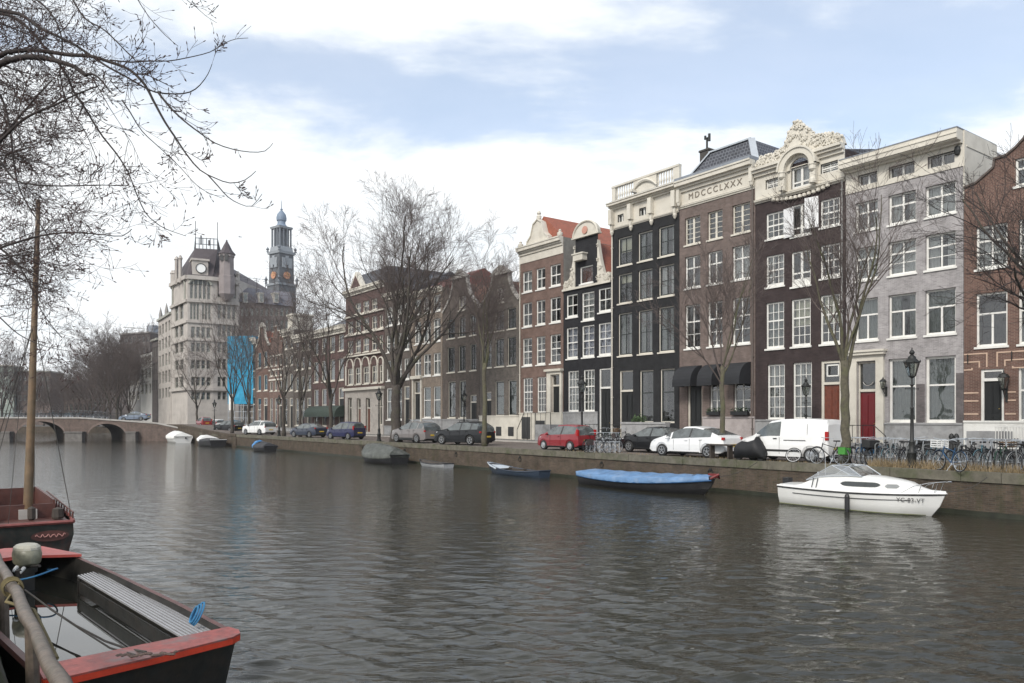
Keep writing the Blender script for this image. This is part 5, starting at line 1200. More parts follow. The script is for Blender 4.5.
H = far_house('grey brown house behind the blue scaffold sheeting', 240, 255.8, 341, [(346, 356), (362, 372), (378, 390)], 3, B_DK2, 'side', 1.5)
# ------------------------------------------------------------------ bare winter trees
BARK = mat('green_tinged_bark', (.095, .085, .06), .95, var=.35, scale=6, bump=.8, dirt=(.09, .10, .035), dscale=1.5, damt=.8)
BARKD = mat('dark_bark', (.06, .05, .043), .95, var=.35, scale=6, bump=.8, dirt=(.06, .065, .03), dscale=1.5, damt=.6)
TWIG = mat('twig_bark', (.10, .078, .07), .9, var=.25, scale=2)
TWIGD = mat('dark_twig_bark', (.035, .028, .026), .9, var=.25, scale=2)
class Segs:
    def __init__(s): s.a = []; s.b = []; s.ra = []; s.rb = []
    def line(s, pts, rs):
        for i in range(len(pts) - 1): s.a.append(tuple(pts[i])); s.b.append(tuple(pts[i + 1])); s.ra.append(rs[i]); s.rb.append(rs[i + 1])
    def mesh(s, name, m, parent, k=4): return segs_mesh(name, s.a, s.b, s.ra, s.rb, m, parent, k)
def rperp(d, R):
    v = Vector((R.gauss(0, 1), R.gauss(0, 1), R.gauss(0, 1))); v = v - d * v.dot(d); return v.normalized()
def branch(R, tr, cr, p, d, L, r, lvl, mx, nch, up, spread=(.45, .85), minr=.005, seglen=None, thick=.0):
    n = max(3, int(4 + L * .9)) if lvl < 2 else (4 if lvl == 2 else 3)
    pts = [p.copy()]; rs = [r]; d = d.copy(); step = L / n
    for i in range(n):
        d = (d + rperp(d, R) * .14 + Vector((0, 0, 1)) * up * (1 if d.z < .9 else .2)).normalized(); p = p + d * step; pts.append(p.copy()); rs.append(max(minr, r * (1 - .78 * (i + 1) / n)))
    (tr if r > thick else cr).line(pts, rs)
    if lvl >= mx: return
    k = nch[lvl]; k = k if isinstance(k, int) else R.randint(*k)
    for j in range(k):
        t = .22 + .78 * (j + R.random() * .8) / k; t = min(t, .98); i = min(n - 1, int(t * n)); f = t * n - i
        q = pts[i].lerp(pts[i + 1], f); dd = (pts[i + 1] - pts[i]).normalized(); ang = R.uniform(*spread)
        nd = (dd * math.cos(ang) + rperp(dd, R) * math.sin(ang)); nd.z += .12; nd.normalize()
        ll = L * R.uniform(.38, .62) * (1.05 - .35 * t); rr = max(minr, rs[i] * R.uniform(.45, .62))
        branch(R, tr, cr, q, nd, ll, rr, lvl + 1, mx, nch, up * .8, spread, minr, None, thick)
def make_tree(label, seed, H, fork, tr_r, nl, spread, nch, mx, bark=BARK, twig=TWIG, minr=.007, up=.05, lean=0., thick=.045, name='bare_tree', cat='tree', k=4):
    R = random.Random(seed); root = empty(name, label, cat); tr, cr = Segs(), Segs()
    pts = [Vector((0, 0, -.1))]; rs = [tr_r * 1.35]; n = 9; d = Vector((lean, 0, 1)).normalized()
    for i in range(1, n + 1):
        pts.append(Vector((lean * fork * i / n + R.gauss(0, .03), R.gauss(0, .03), fork * i / n))); rs.append(tr_r * (1.12 if i == 1 else 1 - .22 * i / n))
    tm = MB(); tm.tube(pts, rs, 12)
    top = pts[-1]
    for i in range(nl):
        a = 2 * PI * (i + R.uniform(-.3, .3)) / nl; tilt = R.uniform(*spread) if i else .06; d = Vector((math.sin(tilt) * math.cos(a), math.sin(tilt) * math.sin(a), math.cos(tilt)))
        L = (H - fork) * R.uniform(.82, 1.05) / max(.75, math.cos(tilt)); q = top + Vector((0, 0, -R.uniform(0, fork * .22)))
        branch(R, tr, cr, q, d, L, tr_r * R.uniform(.30, .46), 0, mx, nch, up, minr=minr, thick=thick)
    t = tm.build('trunk', bark, root, smooth=True)
    if tr.a: tr.mesh('limbs', bark, root, 6)
    cr.mesh('crown', twig, root, k); return root
def place_tree(o, x, D, label, scale=1., rz=0., z=STREET, grp='bare trees along the far quay', pos=None):
    p = pos if pos is not None else at(x, D, z); o.location = p; o.rotation_euler = (0, 0, rz); o.scale = (scale, scale, scale); o['label'] = label; o['group'] = grp
G1 = 'bare trees along the far quay'
big = make_tree('x', 3, 16.6, 4.4, .42, 9, (.18, .66), [8, 7, 6, 5], 4, BARKD, TWIG, .0062, .03)
place_tree(big, 396, 29.7, 'great bare tree with a wide fan of limbs between the dark cars', 1.04, 3.6)
t2 = make_tree('x', 5, 12.2, 5.6, .17, 6, (.07, .19), [9, 7, 7], 3, BARK, TWIG, .0056, .07)
place_tree(t2, 484.5, 29.6, 'slim upright bare tree standing before the black sport utility car', 1, 0)
t3 = make_tree('x', 8, 9.3, 4.3, .13, 7, (.22, .6), [8, 7, 6], 3, BARK, TWIG, .0048, .07)
place_tree(t3, 722.5, 29.6, 'young bare tree beside the bench behind the white hatchback', 1, 1.)
t4 = make_tree('x', 14, 11.0, 4.2, .19, 5, (.10, .36), [9, 7, 6], 3, BARK, TWIG, .0048, .07)
place_tree(t4, 845, 29.5, 'bare tree with ochre green trunk between the white van and the bicycles', 1, 2.1)
t5 = make_tree('x', 21, 10.6, 4.6, .24, 7, (.35, 1.0), [8, 7, 6], 3, BARKD, TWIGD, .0050, .015)
place_tree(t5, 1074, 29.4, 'bare tree at the right edge reaching over the red brick house', 1, .3)
t6 = make_tree('x', 33, 14, 4.2, .19, 6, (.2, .55), [7, 6, 6], 3, BARKD, TWIG, .009, .06, k=3)
place_tree(t6, 249, 30, 'stout forked bare tree in front of the blue sheeting', 1, 0)
for i, (x, D, sc_, rz, lab) in enumerate(((232, 29.6, 1.02, 2., 'thin straight bare tree left of the blue sheeting'), (197, 33, .95, 1., 'bare tree in front of the tall clock building'),
        (284, 29.7, 1.0, 5., 'bare tree behind the rear of the white sport utility car'), (300, 30, .9, 3., 'bare tree above the dark blue saloon car'), (331, 29.8, 1.02, .7, 'bare tree between the saloon and the navy people carrier'))):
    c = copy_tree(t6); place_tree(c, x, D, lab, sc_, rz)
# beyond the bridge
f1 = make_tree('x', 41, 17, 3.4, .30, 8, (.18, .75), [7, 6, 5, 3], 4, BARKD, TWIG, .0145, .045, k=3, thick=.12)
place_tree(f1, 0, 0, 'dense tall bare tree beyond the bridge, tallest of its clump', 1.1, 0, pos=P(117, 165, STREET), grp='bare trees beyond the bridge')
f2 = make_tree('x', 44, 11, 2.6, .22, 7, (.2, .8), [7, 6, 4], 3, BARKD, TWIG, .0145, .045, k=3, thick=.1)
far_list = [(f1, 104, 168, 1.02, 1, 'dense bare tree beyond the bridge, second from the right of its clump'), (f1, 91, 172, .82, 2, 'shorter bare tree on the left shoulder of the clump beyond the bridge'), (f1, 129, 172, .95, 3, 'bare tree beyond the bridge nearest the white house'), (f1, 79, 185, .68, 4, 'low bare tree at the left foot of the dense clump beyond the bridge'),
  (f1, 121, 196, 1.15, 5.2, 'bare tree rearmost in the dense clump beyond the bridge'), (f1, 2, 205, 1.2, .5, 'tall bare tree at the far left edge beyond the bridge'), (f1, 98, 200, .95, 2.5, 'bare tree rear left in the dense clump beyond the bridge'), (f1, 110, 152, .9, 3.3, 'bare tree foremost in the dense clump beyond the bridge'),
  (f2, 66, 205, 1.05, 0, 'small bare tree right of the distant brown building'), (f2, 55, 204, 1., 1.3, 'small bare tree at the right corner of the distant brown building'), (f2, 44, 210, .95, 2, 'small bare tree before the right half of the distant brown building'), (f2, 31, 206, .9, 3, 'small bare tree before the middle of the distant brown building'),
  (f2, 16, 208, 1.25, 4, 'bare tree left of the distant brown building'), (f2, 74, 212, 1.1, 5, 'small bare tree midway between brown building and dense clump'), (f2, -12, 200, 1.4, 5, 'bare tree leaning in at the left frame edge beyond the bridge'), (f2, 136, 186, 1.1, 1, 'small bare tree in front of the low grey gabled house')]
for o, x, Y, sc_, rz, lab in far_list:
    c = copy_tree(o); place_tree(c, 0, 0, lab, sc_, rz, pos=P(x, Y, STREET), grp='bare trees beyond the bridge')
put(f2, P(86, 206, STREET), 2.2, 'small bare tree just left of the dense clump beyond the bridge', 'bare trees beyond the bridge')

# the overhanging tree on the near bank: real limbs at 8 to 15 m from the camera
R = random.Random(77); root = empty('overhanging_tree', 'near bare tree whose drooping budded branches fill the upper left sky', 'tree', (-12.5, 10.5, STREET - .2)); O = Vector(root.location)
limb, tw_, bud = Segs(), Segs(), []
def trace(pts, y0, y1, r0, r1, sub=2, dens=1., tl=1.3):
    """a limb through picture points, its distance running from y0 to y1 metres"""
    n = len(pts); W3 = []
    # resample smoothly (Catmull-Rom)
    P_ = [Vector((x, y, 0)) for x, y in pts]; fine = []
    for i in range(n - 1):
        p0, p1, p2, p3 = P_[max(i - 1, 0)], P_[i], P_[i + 1], P_[min(i + 2, n - 1)]
        m = max(2, int((p2 - p1).length / 7))
        for j in range(m):
            t = j / m; fine.append(.5 * ((2 * p1) + (-p0 + p2) * t + (2 * p0 - 5 * p1 + 4 * p2 - p3) * t * t + (-p0 + 3 * p1 - 3 * p2 + p3) * t ** 3))
    fine.append(P_[-1]); N_ = len(fine)
    for i, q in enumerate(fine):
        t = i / (N_ - 1); Y = y0 + (y1 - y0) * t; W3.append(pix(q.x, q.y, Y) - O)
    rs = [(r0 + (r1 - r0) * (i / (N_ - 1)) ** .7) * .72 for i in range(N_)]
    limb.line(W3, rs)
    if not sub: return
    Ltot = sum((b - a).length for a, b in zip(W3, W3[1:])); k = int(Ltot * 5.0 * dens)
    for j in range(k):
        t = .04 + .96 * R.random(); i = min(N_ - 2, int(t * (N_ - 1))); q = W3[i].lerp(W3[i + 1], R.random()); d = (W3[i + 1] - W3[i]).normalized()
        a = R.uniform(.4, 1.0); nd = (d * math.cos(a) + rperp(d, R) * math.sin(a)).normalized(); far_ = max(0, min(1, ((q.x + O.x) / (q.y + O.y) * F + CX - 90) / 110)); shoot(q, nd, tl * R.uniform(.35, 1.) * (1.1 - .5 * t) * (1 - .35 * far_), min(.008, rs[i] * .45), sub if R.random() > far_ * .6 else max(0, sub - 1))
def shoot(p, d, L, r, lvl):
    n = 4 if L > .5 else 3; pts = [p.copy()]; rs = [r]; dz = -.10 if R.random() < .65 else .16
    for i in range(n):
        d = (d + rperp(d, R) * .16 + Vector((0, 0, dz * (1 - i / n) + .16 * i / n))).normalized(); p = p + d * L / n; pts.append(p.copy()); rs.append(max(.0022, r * (1 - .7 * (i + 1) / n)))
    tw_.line(pts, rs)
    if lvl > 0:
        for j in range(R.randint(3, 5)):
            t = R.uniform(.15, .95); i = min(n - 1, int(t * n)); q = pts[i].lerp(pts[i + 1], t * n - i); dd = (pts[i + 1] - pts[i]).normalized(); a = R.uniform(.5, 1.0)
            shoot(q, (dd * math.cos(a) + rperp(dd, R) * math.sin(a)).normalized(), L * R.uniform(.35, .6), r * .6, lvl - 1)
    elif R.random() < .8:
        bud.append((pts[-1], d)); 
        if R.random() < .6: bud.append((pts[1], d))
thick = .085
trace([(-150, 150), (-60, 100), (0, 64), (12, 60), (25, 57), (45, 58), (60, 62), (75, 67), (85, 75)], 10.5, 9.6, .11, .035, 2, .7)
trace([(85, 75), (92, 74), (99, 78), (106, 86), (112, 94)], 9.6, 9.4, .03, .008, 2, 1.)
trace([(-60, 96), (0, 56), (10, 52), (30, 50), (50, 52), (70, 55), (90, 56), (110, 62), (130, 70), (145, 85), (153, 100), (165, 122), (175, 137), (187, 155), (200, 170), (215, 178), (230, 183), (245, 180), (256, 171)], 10.5, 9., .06, .005, 2, .55, 1.)
trace([(208, 175), (218, 186), (228, 197), (240, 204), (252, 206), (262, 194)], 9.1, 8.8, .012, .004, 1, .7, .6)
trace([(-40, -10), (0, 10), (20, 14), (40, 28), (55, 35), (75, 45), (90, 55), (108, 67), (125, 76), (140, 85), (155, 92), (175, 94), (190, 92), (200, 85), (208, 74), (212, 64)], 11, 9.4, .05, .005, 2, .55, 1.)
trace([(158, 92), (168, 105), (182, 119), (200, 133), (215, 143), (232, 149), (250, 152), (265, 151), (273, 143)], 9.4, 8.8, .02, .004, 1, .8, .7)
trace([(-40, 0), (0, 13), (15, 18), (30, 30), (40, 41), (47, 51), (58, 62), (68, 78), (74, 92), (85, 108), (92, 120), (103, 137), (116, 153), (128, 172), (135, 190), (145, 212), (155, 222), (166, 229), (186, 236)], 11.4, 9.2, .04, .005, 2, .6, 1.)
trace([(60, -20), (73, 0), (80, 12), (88, 21), (100, 27), (110, 35), (122, 47), (135, 60), (150, 72)], 10.6, 9.8, .022, .008, 2, .6, .8)
trace([(-80, 190), (-20, 152), (0, 137), (10, 128), (18, 118), (28, 107), (38, 95), (52, 80)], 9.8, 10.4, .05, .012, 2, .8)
trace([(-20, 158), (0, 141), (20, 122), (35, 113), (55, 105), (75, 95), (98, 86)], 9.6, 9., .035, .01, 2, .8)
trace([(-60, 130), (-10, 152), (5, 168), (15, 180), (30, 184), (60, 186), (100, 185), (125, 186)], 10, 9.2, .03, .006, 2, 1.)
trace([(-60, 280), (-10, 255), (0, 248), (15, 243), (35, 237), (60, 233), (85, 233), (105, 235), (122, 236), (132, 229)], 9.5, 9.5, .035, .006, 2, 1.1)
trace([(-20, 235), (5, 252), (15, 262), (25, 275), (33, 292), (42, 312), (52, 326), (62, 338)], 9.6, 9.2, .02, .006, 2, 1.)
trace([(110, 60), (130, 62), (150, 61), (168, 61), (186, 58), (210, 52), (225, 43), (236, 39), (248, 38)], 9.8, 9.2, .014, .004, 1, .9, .6)
trace([(128, -20), (138, 0), (150, 18), (165, 35), (178, 46)], 10.4, 10, .01, .005, 1, .8, .7)
trace([(170, -20), (187, 0), (196, 7), (206, 16), (217, 23)], 10.4, 10, .008, .004, 1, 1.6, .6)
trace([(122, 100), (130, 112), (142, 131), (160, 148), (178, 165), (200, 188), (222, 198)], 9.8, 9.4, .012, .004, 1, .8, .7)
trace([(-30, 60), (0, 95), (10, 130), (14, 165), (20, 190), (34, 215), (50, 240), (60, 268)], 10.4, 9.6, .03, .006, 2, 1.)
trace([(-30, -30), (20, -10), (50, 12), (62, 40), (60, 70), (66, 100), (84, 130), (96, 158), (100, 190)], 11, 9.8, .025, .005, 2, .8)
for k in range(58):    # the dense mass of finer boughs at the left
    x0, y0 = R.uniform(-60, -10), R.uniform(-20, 300); ang = R.uniform(-.5, .7); L = R.uniform(70, 150); n = 5; x, y = x0, y0; pp = []
    for i in range(n): pp.append((x, y)); x += L / n * math.cos(ang); y += L / n * math.sin(ang); ang += R.uniform(-.3, .35)
    Y = R.uniform(10, 14.5); trace(pp, Y, Y + R.uniform(-.8, .8), .018, .005, 2, .85, 1.1)
limb.mesh('limbs', TWIGD, root, 6); tw_.mesh('crown', mat('reddish_twig_bark', (.065, .045, .040), .9, var=.25), root, 3)
bs = Segs()
for p, d in bud: q = p + d * .03; bs.line([p - d * .012, p + d * .010, q], [.003, .0070, .002])
bs.mesh('buds', mat('reddish_bud', (.06, .03, .026), .8, var=.3), root, 4)
tp = [Vector((0, 0, -.4)), Vector((.1, 0, 1.5)), Vector((.2, -.1, 3.0)), Vector((.7, -.2, 4.4)), pix(-60, 98, 10.5) - O]
MB().tube(tp, [.48, .38, .34, .28, .13], 12).build('trunk', BARKD, root, smooth=True)
MB().tube([tp[3], pix(-40, -10, 11) - O], [.2, .06], 8).build('bough', BARKD, root, smooth=True)
MB().tube([tp[2], pix(-60, 280, 9.5) - O], [.15, .04], 8).build('bough', BARKD, root, smooth=True)
# ------------------------------------------------------------------ boats
def gunw(t, L, B, H, sheer, sw, bp):
    b = B / 2 * (sw + (1 - sw) * min(1, t / .4) ** .6) * ((1 - max(0, (t - .45) / .55) ** bp))
    z = H + sheer * (max(0, (t - .35) / .65) ** 2 * 1.0 + max(0, (.35 - t) / .35) ** 2 * .3)
    return b, z
def hull(root, L, B, H, outm, inm, sheer=.25, sw=.75, bp=2.2, open_=True, floor=.12, rimm=None, name='hull', draft=.25, t0=0.):
    rings = []; inner = []; N_ = 18
    for i in range(N_):
        t = i / (N_ - 1); b, z = gunw(t, L, B, H, sheer, sw, bp); b = max(b, .02); k = max(0, (t - .7) / .3); x = -L / 2 + L * t; xw = x - k * .10 * L * .8; dz = -draft * (1 - k * .9)
        ring = [(x, b, z), (x - (x - xw) * .4, b * .95, z * .45), (xw, b * .82, .0), (xw, b * .45, dz), (xw, 0, dz), (xw, -b * .45, dz), (xw, -b * .82, 0.), (x - (x - xw) * .4, -b * .95, z * .45), (x, -b, z)]; rings.append(ring)
        bi = max(b - .06, .01); xi = x - (x - xw) * .75 - .04 * k; fl = floor + k * .12; bj = bi * (1 - .25 * k); inner.append([(x, bi, z - .002), (x - (x - xw) * .55 - .03 * k, bj * .9, z * .5), (xi, bj * .76, fl), (xi, 0, fl), (xi, -bj * .76, fl), (x - (x - xw) * .55 - .03 * k, -bj * .9, z * .5), (x, -bi, z - .002)])
    mb = MB(); mb.loft(rings, 0, closed=False, caps=(False, False)); mb.add(rings[0], [tuple(range(9))]); h = mb.build(name, outm, root); autosmooth(h, 50)
    if open_:
        mi = MB(); mi.loft(inner, 0, closed=False, caps=(False, False)); mi.add([tuple(Vector(p) + Vector((.05, 0, 0))) for p in inner[0]], [tuple(range(7))[::-1]]); mi.build('inner_hull', inm, root)
    r = MB()
    for sg in (0, 8): r.tube([rings[i][sg] for i in range(N_)], .035, 6)
    r.tube([rings[0][0], rings[0][8]], .035, 6); r.build('gunwale', rimm or outm, root); return rings
def at_boat(root, x, D, bow, dz=0., yaw=0.):
    p = at(x, D, 0.0 + dz); root.location = p; a = math.atan2(U[1], U[0]) if bow == 'left' else math.atan2(-U[1], -U[0]); root.rotation_euler = (0, 0, a + yaw)
def cover(root, L, B, H, sheer, sw, bp, m, peak=.35, t0=.0, t1=1., name='tarpaulin', drop=.16, folds=9, seed=1, lift=0.):
    R = random.Random(seed); rings = []; N_ = 40
    for i in range(N_):
        t = t0 + (t1 - t0) * i / (N_ - 1); b, z = gunw(t, L, B, H, sheer, sw, bp); b = max(b, .03) + .05; x = -L / 2 + L * t; z += lift
        pk = peak * math.sin(PI * min(1, .12 + t * .88)) ** .5; w = lambda q: .035 * math.sin(folds * 2 * PI * t + q * 5 + seed) * math.sin(PI * t)
        ring = [(x, b + .01, z - drop - abs(w(1)) * 1.5), (x, b + .02 + w(2) * .4, z + .03), (x + .22 * 1, b * .66, z + pk * .5 + w(3)), (x + .45, b * .33, z + pk * .82 + w(4)), (x + .6, 0, z + pk + w(5) * .6), (x + .45, -b * .33, z + pk * .82 + w(6)), (x + .22, -b * .66, z + pk * .5 + w(7)), (x, -b - .02 + w(8) * .4, z + .03), (x, -b - .01, z - drop - abs(w(9)) * 1.5)]
        if i > N_ - 6 or t > .93: ring = [(x, q[1], q[2]) for q in ring]
        rings.append(ring)
    mb = MB(); mb.loft(rings, 0, closed=False, caps=(False, False)); mb.add(rings[0], [tuple(range(9))]); o = mb.build(name, m, root, smooth=True); return o
def rope(name, pts, r, m, parent=None, sag=0.):
    mb = MB(); P_ = [Vector(p) for p in pts]
    if sag and len(P_) == 2: P_ = [P_[0].lerp(P_[1], t) - Vector((0, 0, sag * 4 * t * (1 - t))) for t in np.linspace(0, 1, 12)]
    mb.tube(P_, r, 5); return mb.build(name, m, parent)
GEL = mat('white_gelcoat', (.74, .74, .72), .3, var=.05, coat=.3, dirt=(.45, .45, .40), dscale=1.5, damt=.25)
BLKH = mat('black_hull', (.02, .02, .022), .4, var=.3); NAVY = mat('navy_hull', (.03, .045, .07), .35, var=.2); GRYH = mat('grey_blue_hull', (.20, .24, .28), .4, var=.2, dirt=(.08, .09, .1), damt=.6)
WOODD = mat('dark_boat_wood', (.05, .04, .032), .7, var=.4, scale=4); ROPEM = mat('dark_rope', (.05, .045, .04), .9); ROPEB = mat('blue_rope', (.04, .18, .35), .8)
# white cabin cruiser
root = empty('cabin_cruiser', 'white cabin cruiser with raked windscreen and bow rail moored under the quay', 'boat'); L, B, H = 5.9, 2.05, .70
at_boat(root, 862, 27.15, 'right'); hull(root, L, B, H, GEL, GEL, sheer=.10, sw=.86, bp=2.6, open_=False, draft=.2)
def sec(x, w, z): return x, w, z
mb = MB(); rings = []   # deck and cabin, lofted from stern to bow: (t, cabin half width factor, cabin top height)
for t, hw, zt in ((0, .9, .02), (.10, .9, .03), (.16, .86, .10), (.24, .80, .38), (.34, .80, .50), (.47, .78, .54), (.60, .76, .50), (.72, .70, .41), (.80, .60, .32), (.86, .48, .16), (.92, .4, .06), (1., .3, .02)):
    b, z = gunw(t, L, B, H, .10, .86, 2.6); b = max(b, .02); x = -L / 2 + L * t; c = b * hw
    rings.append([(x, b, z), (x, c + (b - c) * .3, z + .02), (x, c, z + .03), (x, c * .9, z + zt * .85 + .03), (x, c * .72, z + zt + .03), (x, 0, z + zt + .06), (x, -c * .72, z + zt + .03), (x, -c * .9, z + zt * .85 + .03), (x, -c, z + .03), (x, -c - (b - c) * .3, z + .02), (x, -b, z)])
mb.loft(rings, 0, closed=False, caps=(True, False)); o = mb.build('cabin', GEL, root); autosmooth(o, 40)
DGL = mat('smoked_glass', (.03, .035, .035), .08, var=.2, spec=.8)
def side_patch(mb, t0, t1, zlo, zhi, n=8, sgn=-1, off=.012, rnd=True):   # follows the cabin side between sections
    T = np.array([.24, .34, .47, .60, .72, .80, .86]); HW = np.array([.80, .80, .78, .76, .70, .60, .48]); ZT = np.array([.38, .50, .54, .50, .41, .32, .16]); lo, hi = [], []
    for i in range(n + 1):
        t = t0 + (t1 - t0) * i / n; b, z = gunw(t, L, B, H, .10, .86, 2.6); c = b * np.interp(t, T, HW); zt = np.interp(t, T, ZT); x = -L / 2 + L * t
        e = 1 - (abs(2 * i / n - 1) ** 9) * (1 if rnd else 0); zm = (zlo + zhi) / 2; a, d = zm + (zlo - zm) * max(e, .15), zm + (zhi - zm) * max(e, .15)
        f = lambda q: sgn * (c * (1 - .1 * min(1, (q) / (zt * .85 + .001))) + off); lo.append((x, f(a), z + .03 + a)); hi.append((x, f(d), z + .03 + d))
    for i in range(n): mb.quad(lo[i], lo[i + 1], hi[i + 1], hi[i])
for sg in (-1, 1):
    mb = MB(); side_patch(mb, .435, .675, .15, .32, 16, sg); mb.build('cabin_window', DGL, root); mb = MB(); side_patch(mb, .70, .775, .13, .27, 6, sg); mb.build('forward_window', mat('grey_glass', (.25, .26, .26), .15), root)
    mb = MB()
    for t in (.245, .275): mb.bar((-L / 2 + L * t, sg * .845, H + .05), (-L / 2 + L * (t + .01), sg * .80, H + .40), .02, .03)
    mb.build('vent_slot', BLKH, root)
b, z = gunw(.5, L, B, H, .10, .86, 2.6)
mb = MB()
for sg in (-1, 1):    # rubbing strake and stripes
    for zz_, r, t0, t1 in ((-.035, .028, 0, 1), (-.22, .012, .12, .86)):
        mb.tube([(lambda t: (-L / 2 + L * t - max(0, (t - .7) / .3) * .10 * L * .8 * (0 if zz_ > -.1 else .3), sg * (gunw(t, L, B, H, .10, .86, 2.6)[0] * (1 if zz_ > -.1 else .985) + .012), gunw(t, L, B, H, .1, .86, 2.6)[1] + zz_))(t) for t in np.linspace(t0, t1, 24)], r, 5)
mb.build('rubbing_strake', BLKH, root)
mb = MB(); fr = MB(); y_, x0, x1, zb, zt = .72, -L / 2 + L * .27, -L / 2 + L * .40, H + .56, H + 1.0
pa = [(-L / 2 + L * .20, -.78, H + .30), (-L / 2 + L * .37, -.70, H + .90), (-L / 2 + L * .47, -.62, H + .88), (-L / 2 + L * .56, -.66, H + .55)]
for sg in (-1, 1):
    q = [Vector((p[0], p[1] * sg * -1, p[2])) for p in pa]; b1, b2 = Vector((-L / 2 + L * .30, sg * .76, H + .47)), Vector((-L / 2 + L * .50, sg * .71, H + .56))
    mb.add([b1, q[1], b2], [(0, 1, 2)]); mb.add([q[1], q[2], q[3], b2], [(0, 1, 2, 3)]); mb.add([q[0], q[1], b1], [(0, 1, 2)])
    for a, b_ in ((q[0], q[1]), (q[1], q[2]), (q[2], q[3]), (q[1], b2), (q[3], b2), (q[0], b1), (b1, b2)): fr.tube([a, b_], .016, 5)
L_ = [Vector((p[0], p[1], p[2])) for p in pa]; R_ = [Vector((p[0], -p[1], p[2])) for p in pa]
mb.quad(L_[2], L_[3], R_[3], R_[2]); fr.tube([L_[2], R_[2]], .016, 5); fr.tube([L_[3], R_[3]], .016, 5); fr.tube([L_[1], R_[1]], .016, 5)
mb.build('windscreen', glass('screen_glass', (.55, .55, .52), .25), root); fr.build('windscreen_frame', ZINC, root)
mb = MB()     # pulpit rail
for sg in (-1, 1):
    pts = [(-L / 2 + L * t, sg * gunw(t, L, B, H, .1, .86, 2.6)[0] * .9, gunw(t, L, B, H, .1, .86, 2.6)[1] + h_) for t, h_ in ((.80, .03), (.86, .26), (.93, .36), (1.02, .40))]; mb.tube(pts, .014, 5)
    for t in (.88, .95): bb, zz_ = gunw(t, L, B, H, .1, .86, 2.6); mb.tube([(-L / 2 + L * t, sg * bb * .9, zz_), (-L / 2 + L * (t + .02), sg * bb * .9, zz_ + .34)], .012, 5)
mb.tube([(L / 2 + .12, -.06, H + .5), (L / 2 + .18, 0, H + .5), (L / 2 + .12, .06, H + .5)], .014, 5); mb.build('bow_rail', mat('stainless', (.6, .6, .6), .25, metal=1, var=0), root)
mb = MB(); mb.lathe([(0, -.5), (.06, -.47), (.085, -.3), (.085, .12), (.06, .2), (0, .22)], 10, c=(.08, -B / 2 - .10, .42)); mb.tube([(.08, -B / 2 - .08, .62), (.08, -B / 2 + .02, H)], .01, 4); mb.build('fender', BLKH, root)
mb = MB(); mb.box(-L / 2 - .28, -L / 2 - .02, -.14, .14, .35, .98); mb.box(-L / 2 - .22, -L / 2 - .06, -.06, .06, -.2, .36); mb.build('outboard_motor', BLKH, root)
mb = MB(); mb.tube([(-L / 2 + L * .22, .3, H + .45), (-L / 2 + L * .22, .3, H + 1.2)], .01, 4); mb.tube([(-L / 2 + L * .265, -.6, H + .5), (-L / 2 + L * .265, -.6, H + .62)], .03, 6); mb.build('mast_light', ZINC, root)
tx = bpy.data.curves.new('registration', 'FONT'); tx.body = 'YC-83-VT'; tx.size = .2; tx.extrude = .004; tx.space_character = 1.05
to = bpy.data.objects.new('registration', tx); C.objects.link(to); bpy.context.view_layer.update(); me = bpy.data.meshes.new_from_object(to.evaluated_get(bpy.context.evaluated_depsgraph_get())); bpy.data.objects.remove(to)
me.materials.append(mat('black_letter', (.03, .03, .03), .5, var=0)); me.name = 'registration'; t_ = .79; b, z = gunw(t_, L, B, H, .1, .86, 2.6); b2 = gunw(.95, L, B, H, .1, .86, 2.6)[0]
nu = bpy.data.objects.new('registration', me); C.objects.link(nu); nu.parent = root; nu.location = (-L / 2 + L * t_ - .06, -b - .015, z - .27); nu.rotation_euler = (PI / 2 - .06, 0, math.atan2(b - b2, L * .16) * .8)
rope('mooring_rope', [(L / 2 - .1, 0, H + .2), (L / 2 + .9, .9, STREET - .1)], .014, ROPEM, root, .2)
# sloop under the blue tarpaulin
BTP = mat('blue_tarpaulin', (.10, .20, .36), .55, var=.3, scale=2.5, bump=.4, dirt=(.21, .29, .41), dscale=1.6, damt=.7)
mb = MB()
for sg in (-1, 1): mb.tube([(-L / 2 + L * t - max(0, (t - .7) / .3) * .08 * L, sg * (gunw(t, L, B, H, .1, .86, 2.6)[0] * .835 + .01), .035) for t in np.linspace(0, .97, 22)], .022, 5)
mb.build('waterline_scum', mat('green_scum', (.10, .11, .05), .8, var=.4, scale=6), bpy.data.objects['cabin_cruiser'])
root = empty('covered_sloop', 'long dark sloop covered by a pale blue tarpaulin', 'boat'); L, B, H = 8.3, 2.3, .52; at_boat(root, 646, 26.9, 'right'); hull(root, L, B, H, BLKH, WOODD, sheer=.32, sw=.62, bp=2.4)
cover(root, L, B, H, .32, .62, 2.4, BTP, peak=.26, t1=.97, folds=8, seed=3, drop=.14)
mb = MB(); mb.tube([(-L / 2 + L * t, -gunw(t, L, B, H, .32, .62, 2.4)[0] - .03, gunw(t, L, B, H, .32, .62, 2.4)[1] - .17) for t in np.linspace(0, .98, 30)], .03, 5); mb.build('cover_hem', mat('deep_blue_hem', (.02, .10, .25), .6), root)
mb = MB(); mb.box(L / 2 - .38, L / 2 + .05, -.09, .09, H + .25, H + .42); mb.tube([(L / 2 - .1, -.3, H + .22), (L / 2 + .1, 0, H + .40), (L / 2 - .1, .3, H + .22)], .05, 6); mb.build('stem_post', mat('dark_red_paint', (.16, .02, .02), .5, var=.3), root)
rope('mooring_rope', [(L / 2, 0, H + .3), (L / 2 + 1.2, 1.2, STREET)], .014, ROPEM, root, .15)
